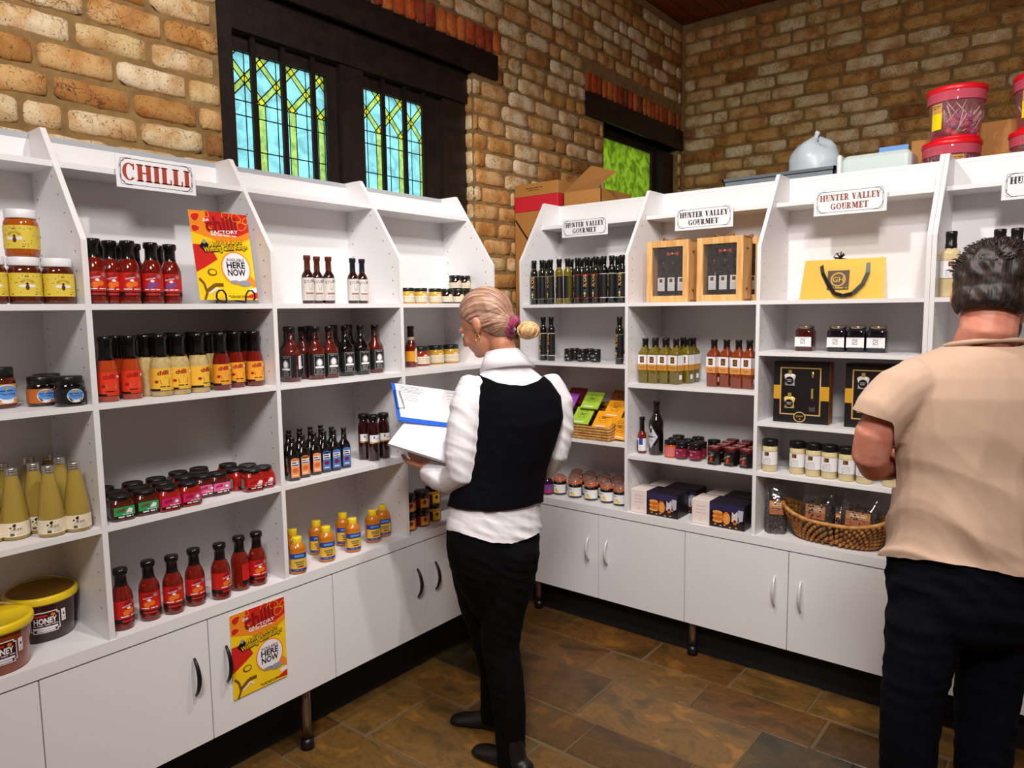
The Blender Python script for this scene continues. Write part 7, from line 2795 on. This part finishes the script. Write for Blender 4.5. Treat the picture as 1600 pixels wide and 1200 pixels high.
# shoes
SHOE = M('black_leather_shoe', (14, 13, 13), .45)
def shoe(ankle, direction, name, parent, ln=.25):
    d = Vector((direction.x, direction.y, 0)).normalized()
    s = Vector((-d.y, d.x, 0))
    base = Vector((ankle.x, ankle.y, 0))
    rings = []
    for t, wd, ht in ((-.30, .034, .058), (-.10, .038, .070), (.15, .038, .064), (.40, .044, .046), (.58, .044, .034), (.70, .030, .024)):
        rings.append((base + d * t * ln + UP * ht * .5, s * wd, UP * ht * .52))
    mbs = [loft(rings, 18), limb([(base + UP * .05 - d * .02, .042), (Vector((ankle.x, ankle.y, .13)), .043)])]
    def flatten(co):
        return np.where(co[:, 2] < .004, 0, 0.0)
    return fuse(name, mbs, SHOE, parent, .006, 4)
shoe(leg_r[-1][0], RH * -.65 + FH * .55, 'shoe', woman)
shoe(leg_l[-1][0] + FH * .02, RH * -.9 + FH * .3, 'shoe', woman)

# clipboard and the pad she holds
def slab(corners, th, name, mat, parent=None):
    c = [Vector(p) for p in corners]
    n = (c[1] - c[0]).cross(c[3] - c[0]).normalized() * th
    mb = MB().add([p for p in c] + [p - n for p in c], [(0, 1, 2, 3), (7, 6, 5, 4), (0, 4, 5, 1), (1, 5, 6, 2), (2, 6, 7, 3), (3, 7, 4, 0)])
    return mb.build(name, mat, parent)
def sheet_print(c, mats, rows):
    """c: BL, BR, TR, TL of a sheet; rows of small print as thin strips on it"""
    c = [Vector(p) for p in c]
    n = (c[1] - c[0]).cross(c[3] - c[0]).normalized() * .0006
    mb = MB()
    for (u0, u1, v0, v1, m) in rows:
        q = [c[0] + (c[1] - c[0]) * u + (c[3] - c[0]) * v + n for u, v in ((u0, v0), (u1, v0), (u1, v1), (u0, v1))]
        mb.add(q, [(0, 1, 2, 3)], m)
    return mb
clip = thing('clipboard', 'blue clipboard with printed sheets held up by the woman in the vest', 'clipboard', tuple(WP(650, 640, .2)))
BL_, BR_, TR_, TL_ = WP(622, 657, .03), WP(740, 672, .03), WP(742, 615, .19), WP(611, 598, .19)
adopt(slab((BL_, BR_, TR_, TL_), .004, 'board', M('cobalt_board', (34, 96, 206), .35)), clip)
lerp = lambda a, b, t: a + (b - a) * t
def inset(c, l, r, b, t):
    f_ = lambda u, v: lerp(lerp(c[0], c[1], u), lerp(c[3], c[2], u), v)
    nn = (c[1] - c[0]).cross(c[3] - c[0]).normalized() * .0012
    return [f_(l, b) + nn, f_(1 - r, b) + nn, f_(1 - r, 1 - t) + nn, f_(l, 1 - t) + nn]
pc = inset([BL_, BR_, TR_, TL_], .045, .02, .10, .01)
adopt(slab(pc, .0010, 'paper_sheet', PAPER), clip)
rows = []
for k in range(5):
    rows.append((.05, .05 + .30 + .06 * (k % 2), .93 - .045 * k, .945 - .045 * k, 0))
for k in range(3):
    rows.append((.10, .30, .66 - .07 * k, .672 - .07 * k, 0))
for k in range(5):
    rows.append((.46 + .05 * k, .463 + .05 * k, .06, .93, 1))
for k in range(8):
    rows.append((.74, .95, .90 - .10 * k, .915 - .10 * k, 1))
adopt(sheet_print(pc, None, rows).build('print', [L_GRY, M('pale_lilac_print', (190, 186, 206), .6)]), clip)
mb = MB()
q = lambda u, v, h=.004: lerp(lerp(BL_, BR_, u), lerp(TL_, TR_, u), v) + (BR_ - BL_).cross(TL_ - BL_).normalized() * h
mb.tube([q(.02, .30), q(.02, .78), q(.08, .74, .010), q(.10, .50, .012), q(.115, .30, .010), q(.02, .30)], .0018, 6)
adopt(mb.build('clip', M('steel_clip', (120, 118, 116), .3, .9)), clip)
pad = thing('paper_pad', 'white pad of printed forms held below the blue clipboard', 'paper', tuple(WP(660, 690, .1)))
b_, r_, t_, l_ = WP(606, 693, -.04), WP(716, 727, -.06), WP(738, 672, .03), WP(632, 660, .045)
adopt(slab((b_, r_, t_, l_), .012, 'backing', M('white_pad_edge', (222, 222, 228), .6)), pad)
pc = inset([b_, r_, t_, l_], .02, .02, .03, .02)
adopt(slab(pc, .0008, 'paper_sheet', M('lilac_white_paper', (226, 226, 240), .6)), pad)
rows = [(.05 + .12 * k, .14 + .12 * k, .18 + .03 * (k % 2), .195 + .03 * (k % 2), 0) for k in range(6)] + [(.08 + .07 * k, .085 + .07 * k, .25, .60, 1) for k in range(5)] + [(.30, .75, .70, .86, 1), (.55, .72, .42, .58, 1), (.03, .95, .06, .07, 0)]
adopt(sheet_print(pc, None, rows).build('print', [L_GRY, M('pale_lilac_print')]), pad)

# ------------------------------------------------------------------ the man
DM = 1.80
def MP(px, py, d=0.0):
    return P(px, py, DM + d)
man = thing('person', 'man in beige T-shirt and dark jeans with his back to the camera', 'person', (2.47, -1.55, 0))
SK_M = skin_mat('ruddy_skin', (214, 146, 124), (198, 118, 98))
mf = RH * .64 + FH * .72 + UP * -.22
MC = MP(1553, 463, .0)
hp, mf, ms, mu, ML = head_parts(MC, mf, 1.06, MP(1537, 540, .0), .064)
mring = lambda x, y, hw, hd, d=0.0, t=-8: ring(x, y, hw, hd, d, t, MP)
mt = [(1508, 940, .150, .11), (1512, 890, .160, .112), (1520, 850, .168, .115), (1523, 800, .176, .116), (1524, 730, .172, .108), (1526, 670, .190, .114), (1529, 615, .200, .112), (1532, 585, .196, .100), (1534, 566, .165, .088), (1536, 552, .110, .078), (1537, 541, .066, .064)]
m_arm_l = [(MP(1430, 608, -.01), .048), (MP(1394, 634, 0), .050), (MP(1367, 680, .01), .049), (MP(1360, 712, .03), .045), (MP(1366, 728, .06), .040), (MP(1392, 727, .14), .040), (MP(1425, 712, .22), .033), (MP(1448, 700, .27), .027)]
m_arm_r = [(MP(1634, 608, .03), .048), (MP(1666, 634, .05), .050), (MP(1680, 690, .07), .049), (MP(1672, 730, .12), .043), (MP(1645, 728, .20), .038), (MP(1612, 708, .28), .028)]
kl, kr = MP(1420, 1150, .02), MP(1538, 1150, .04)
m_leg_l = [(MP(1462, 930, 0), .088), (MP(1440, 985, 0), .072), (MP(1436, 1030, .0), .064), (MP(1426, 1085, .01), .058), (kl, .052), (Vector((kl.x, kl.y + .01, .26)), .044), (Vector((kl.x, kl.y + .01, .10)), .036)]
m_leg_r = [(MP(1568, 930, .02), .088), (MP(1556, 990, .02), .074), (MP(1550, 1035, .02), .064), (MP(1541, 1090, .03), .058), (kr, .052), (Vector((kr.x, kr.y + .01, .26)), .044), (Vector((kr.x, kr.y + .01, .10)), .036)]
mh_l = hand(MP(1462, 692, .31), RH * .55 + FH * .7 + UP * .2, RH * .7 - FH * .6, UP, 1.05, .5, 1)
mh_r = hand(MP(1596, 700, .33), RH * -.55 + FH * .7 + UP * .2, RH * -.7 - FH * .6, UP, 1.05, .5, 1)
fuse('body', hp + [loft([mring(*q) for q in mt], 28), limb(m_arm_l), limb(m_arm_r), limb(m_leg_l), limb(m_leg_r)] + mh_l + mh_r, SK_M, man, .0048, 5)
face_details(man, ML, 1.06, mf, ms, mu, M('brown_iris'))
DEN = M('dark_indigo_denim', (5, 6, 11), .9, bump=.3, bscale=420, spec=.12, rgb2=(9, 11, 20), vscale=4)
fuse('jeans', [loft([mring(1506, 880, .178, .128), mring(1506, 905, .182, .132), mring(1507, 940, .180, .134), mring(1508, 962, .165, .120)], 28), limb(grow(m_leg_l[:-1] + [(Vector((kl.x, kl.y + .01, .06)), .045)], .016)), limb(grow(m_leg_r[:-1] + [(Vector((kr.x, kr.y + .01, .06)), .045)], .016))],
     DEN, man, .006, 4, fold_fn(.0042, 23, [(.25, 1, .09, 1), (1, .6, .10, .6)]))
TEE = M('beige_jersey', (186, 156, 134), .85, bump=.12, bscale=600, sheen=.1)
themf = curve([(1300, 862), (1392, 872), (1450, 878), (1510, 886), (1600, 905), (1720, 915)])
def tee_keep(co):
    x, y = pix(co)
    sl = (x < 1405) & (y < 760)          # left sleeve opening: plane across the upper arm
    cut = (y - 648) - (x - 1350) * .32 > 0
    base = (y < themf(x)) & ~((y < 540) & (x > 1470) & (x < 1610))
    return base & ~(sl & cut & (x < 1395 + (y - 660) * .05))
t_sl = [(MP(1440, 598, -.01), .066), (MP(1408, 615, 0), .072), (MP(1378, 645, 0), .068), (MP(1362, 676, .01), .066)]
t_sr = [(MP(1625, 598, .03), .066), (MP(1655, 615, .04), .072), (MP(1682, 650, .05), .068)]
def tee_disp(co):
    base = fold_fn(.0125, 31, [(.85, .5, .21, 1), (1, .35, .13, .6)])(co)
    x, y = pix(co)
    k = np.clip((y - 560) / 200, .25, 1.0)
    return base * k + .001
fuse('t_shirt', [loft([mring(1513, 910, .212, .152), mring(1513, 880, .210, .150)] + [mring(x, y, a + (.036 if y > 840 else .020), b + .022) for x, y, a, b in mt[2:]], 28), limb(t_sl), limb(t_sr)],
     TEE, man, .0058, 4, tee_disp, tee_keep)
mb = MB()
rim = []
for k in range(26):
    t = 2 * math.pi * k / 26
    rim.append(MP(1537, 538, 0) + RH * .084 * math.cos(t) + FH * .080 * math.sin(t) + UP * (.014 * -math.sin(t)))
mb.tube(rim, .0065, 8, closed=True)
adopt(mb.build('neck_rib', TEE), man)
HAIR_M = hair_mat('dark_brown_hair', (12, 8, 7), (30, 20, 15), (62, 42, 30), UP * .9 + mf * .3)
EM = lambda c, ra, rb, rc: ellipsoid(ML(*c), mf * ra * 1.06, ms * rb * 1.06, mu * rc * 1.06)
def mhair_keep(co):
    d = (co - np.array(MC)) / 1.06
    a, b, c = d @ np.array(mf), d @ np.array(ms), d @ np.array(mu)
    front = a < -.010 + .85 * (c + .010)
    return front & (c > -.058 - .15 * np.minimum(0, a + .04))
def mhair_disp(co):
    r = np.random.default_rng(2)
    d = (co - np.array(MC))
    s = np.zeros(len(co))
    for _ in range(7):
        k = r.normal(0, 1, 3)
        k *= r.uniform(120, 260) / np.linalg.norm(k)
        s += np.sin(d @ k + r.uniform(0, 6))
    c = d @ np.array(mu)
    top = np.clip((c - .02) / .08, 0, 1)
    return (.0006 + .0010 * top) * s + .008 * top
fuse('hair', [EM((-.008, 0, .027), .104, .085, .098), EM((-.034, 0, -.018), .078, .080, .062)], HAIR_M, man, .0034, 1, mhair_disp, mhair_keep)
# tufts on top
mb = MB()
rsh = random.Random(8)
for _ in range(900):
    th, ph = rsh.uniform(0, 1.3), rsh.uniform(0, 6.28)
    n_ = (mu * math.cos(th) + (mf * math.cos(ph) + ms * math.sin(ph)) * math.sin(th)).normalized()
    b0 = ML(-.008, 0, .027) + mf * (n_.dot(mf) * .108) + ms * (n_.dot(ms) * .088) + mu * (n_.dot(mu) * .104)
    sweep = (mf * .7 + ms * rsh.uniform(-.5, .5) + n_ * .55).normalized()
    L_ = rsh.uniform(.018, .034)
    mb.tube([b0 - n_ * .004, b0 + sweep * L_ * .5 + n_ * .006, b0 + sweep * L_], [.0022, .0018, .0004], 4)
o = adopt(mb.build('hair_tufts', HAIR_M), man)
o['kind'] = 'stuff'
def beard_keep(co):
    d = (co - np.array(MC)) / 1.06
    a, c = d @ np.array(mf), d @ np.array(mu)
    return (c < -.052 + .1 * a) & (a > -.004)
fuse('beard', [EM((.034, 0, -.066), .058, .057, .056), EM((.066, 0, -.098), .028, .032, .024)], HAIR_M, man, .0036, 2, None, beard_keep)
shoe(Vector((kl.x, kl.y, .1)), FH * 1.0 + RH * -.1, 'shoe', man, .28)
shoe(Vector((kr.x, kr.y, .1)), FH * 1.0 + RH * .25, 'shoe', man, .28)
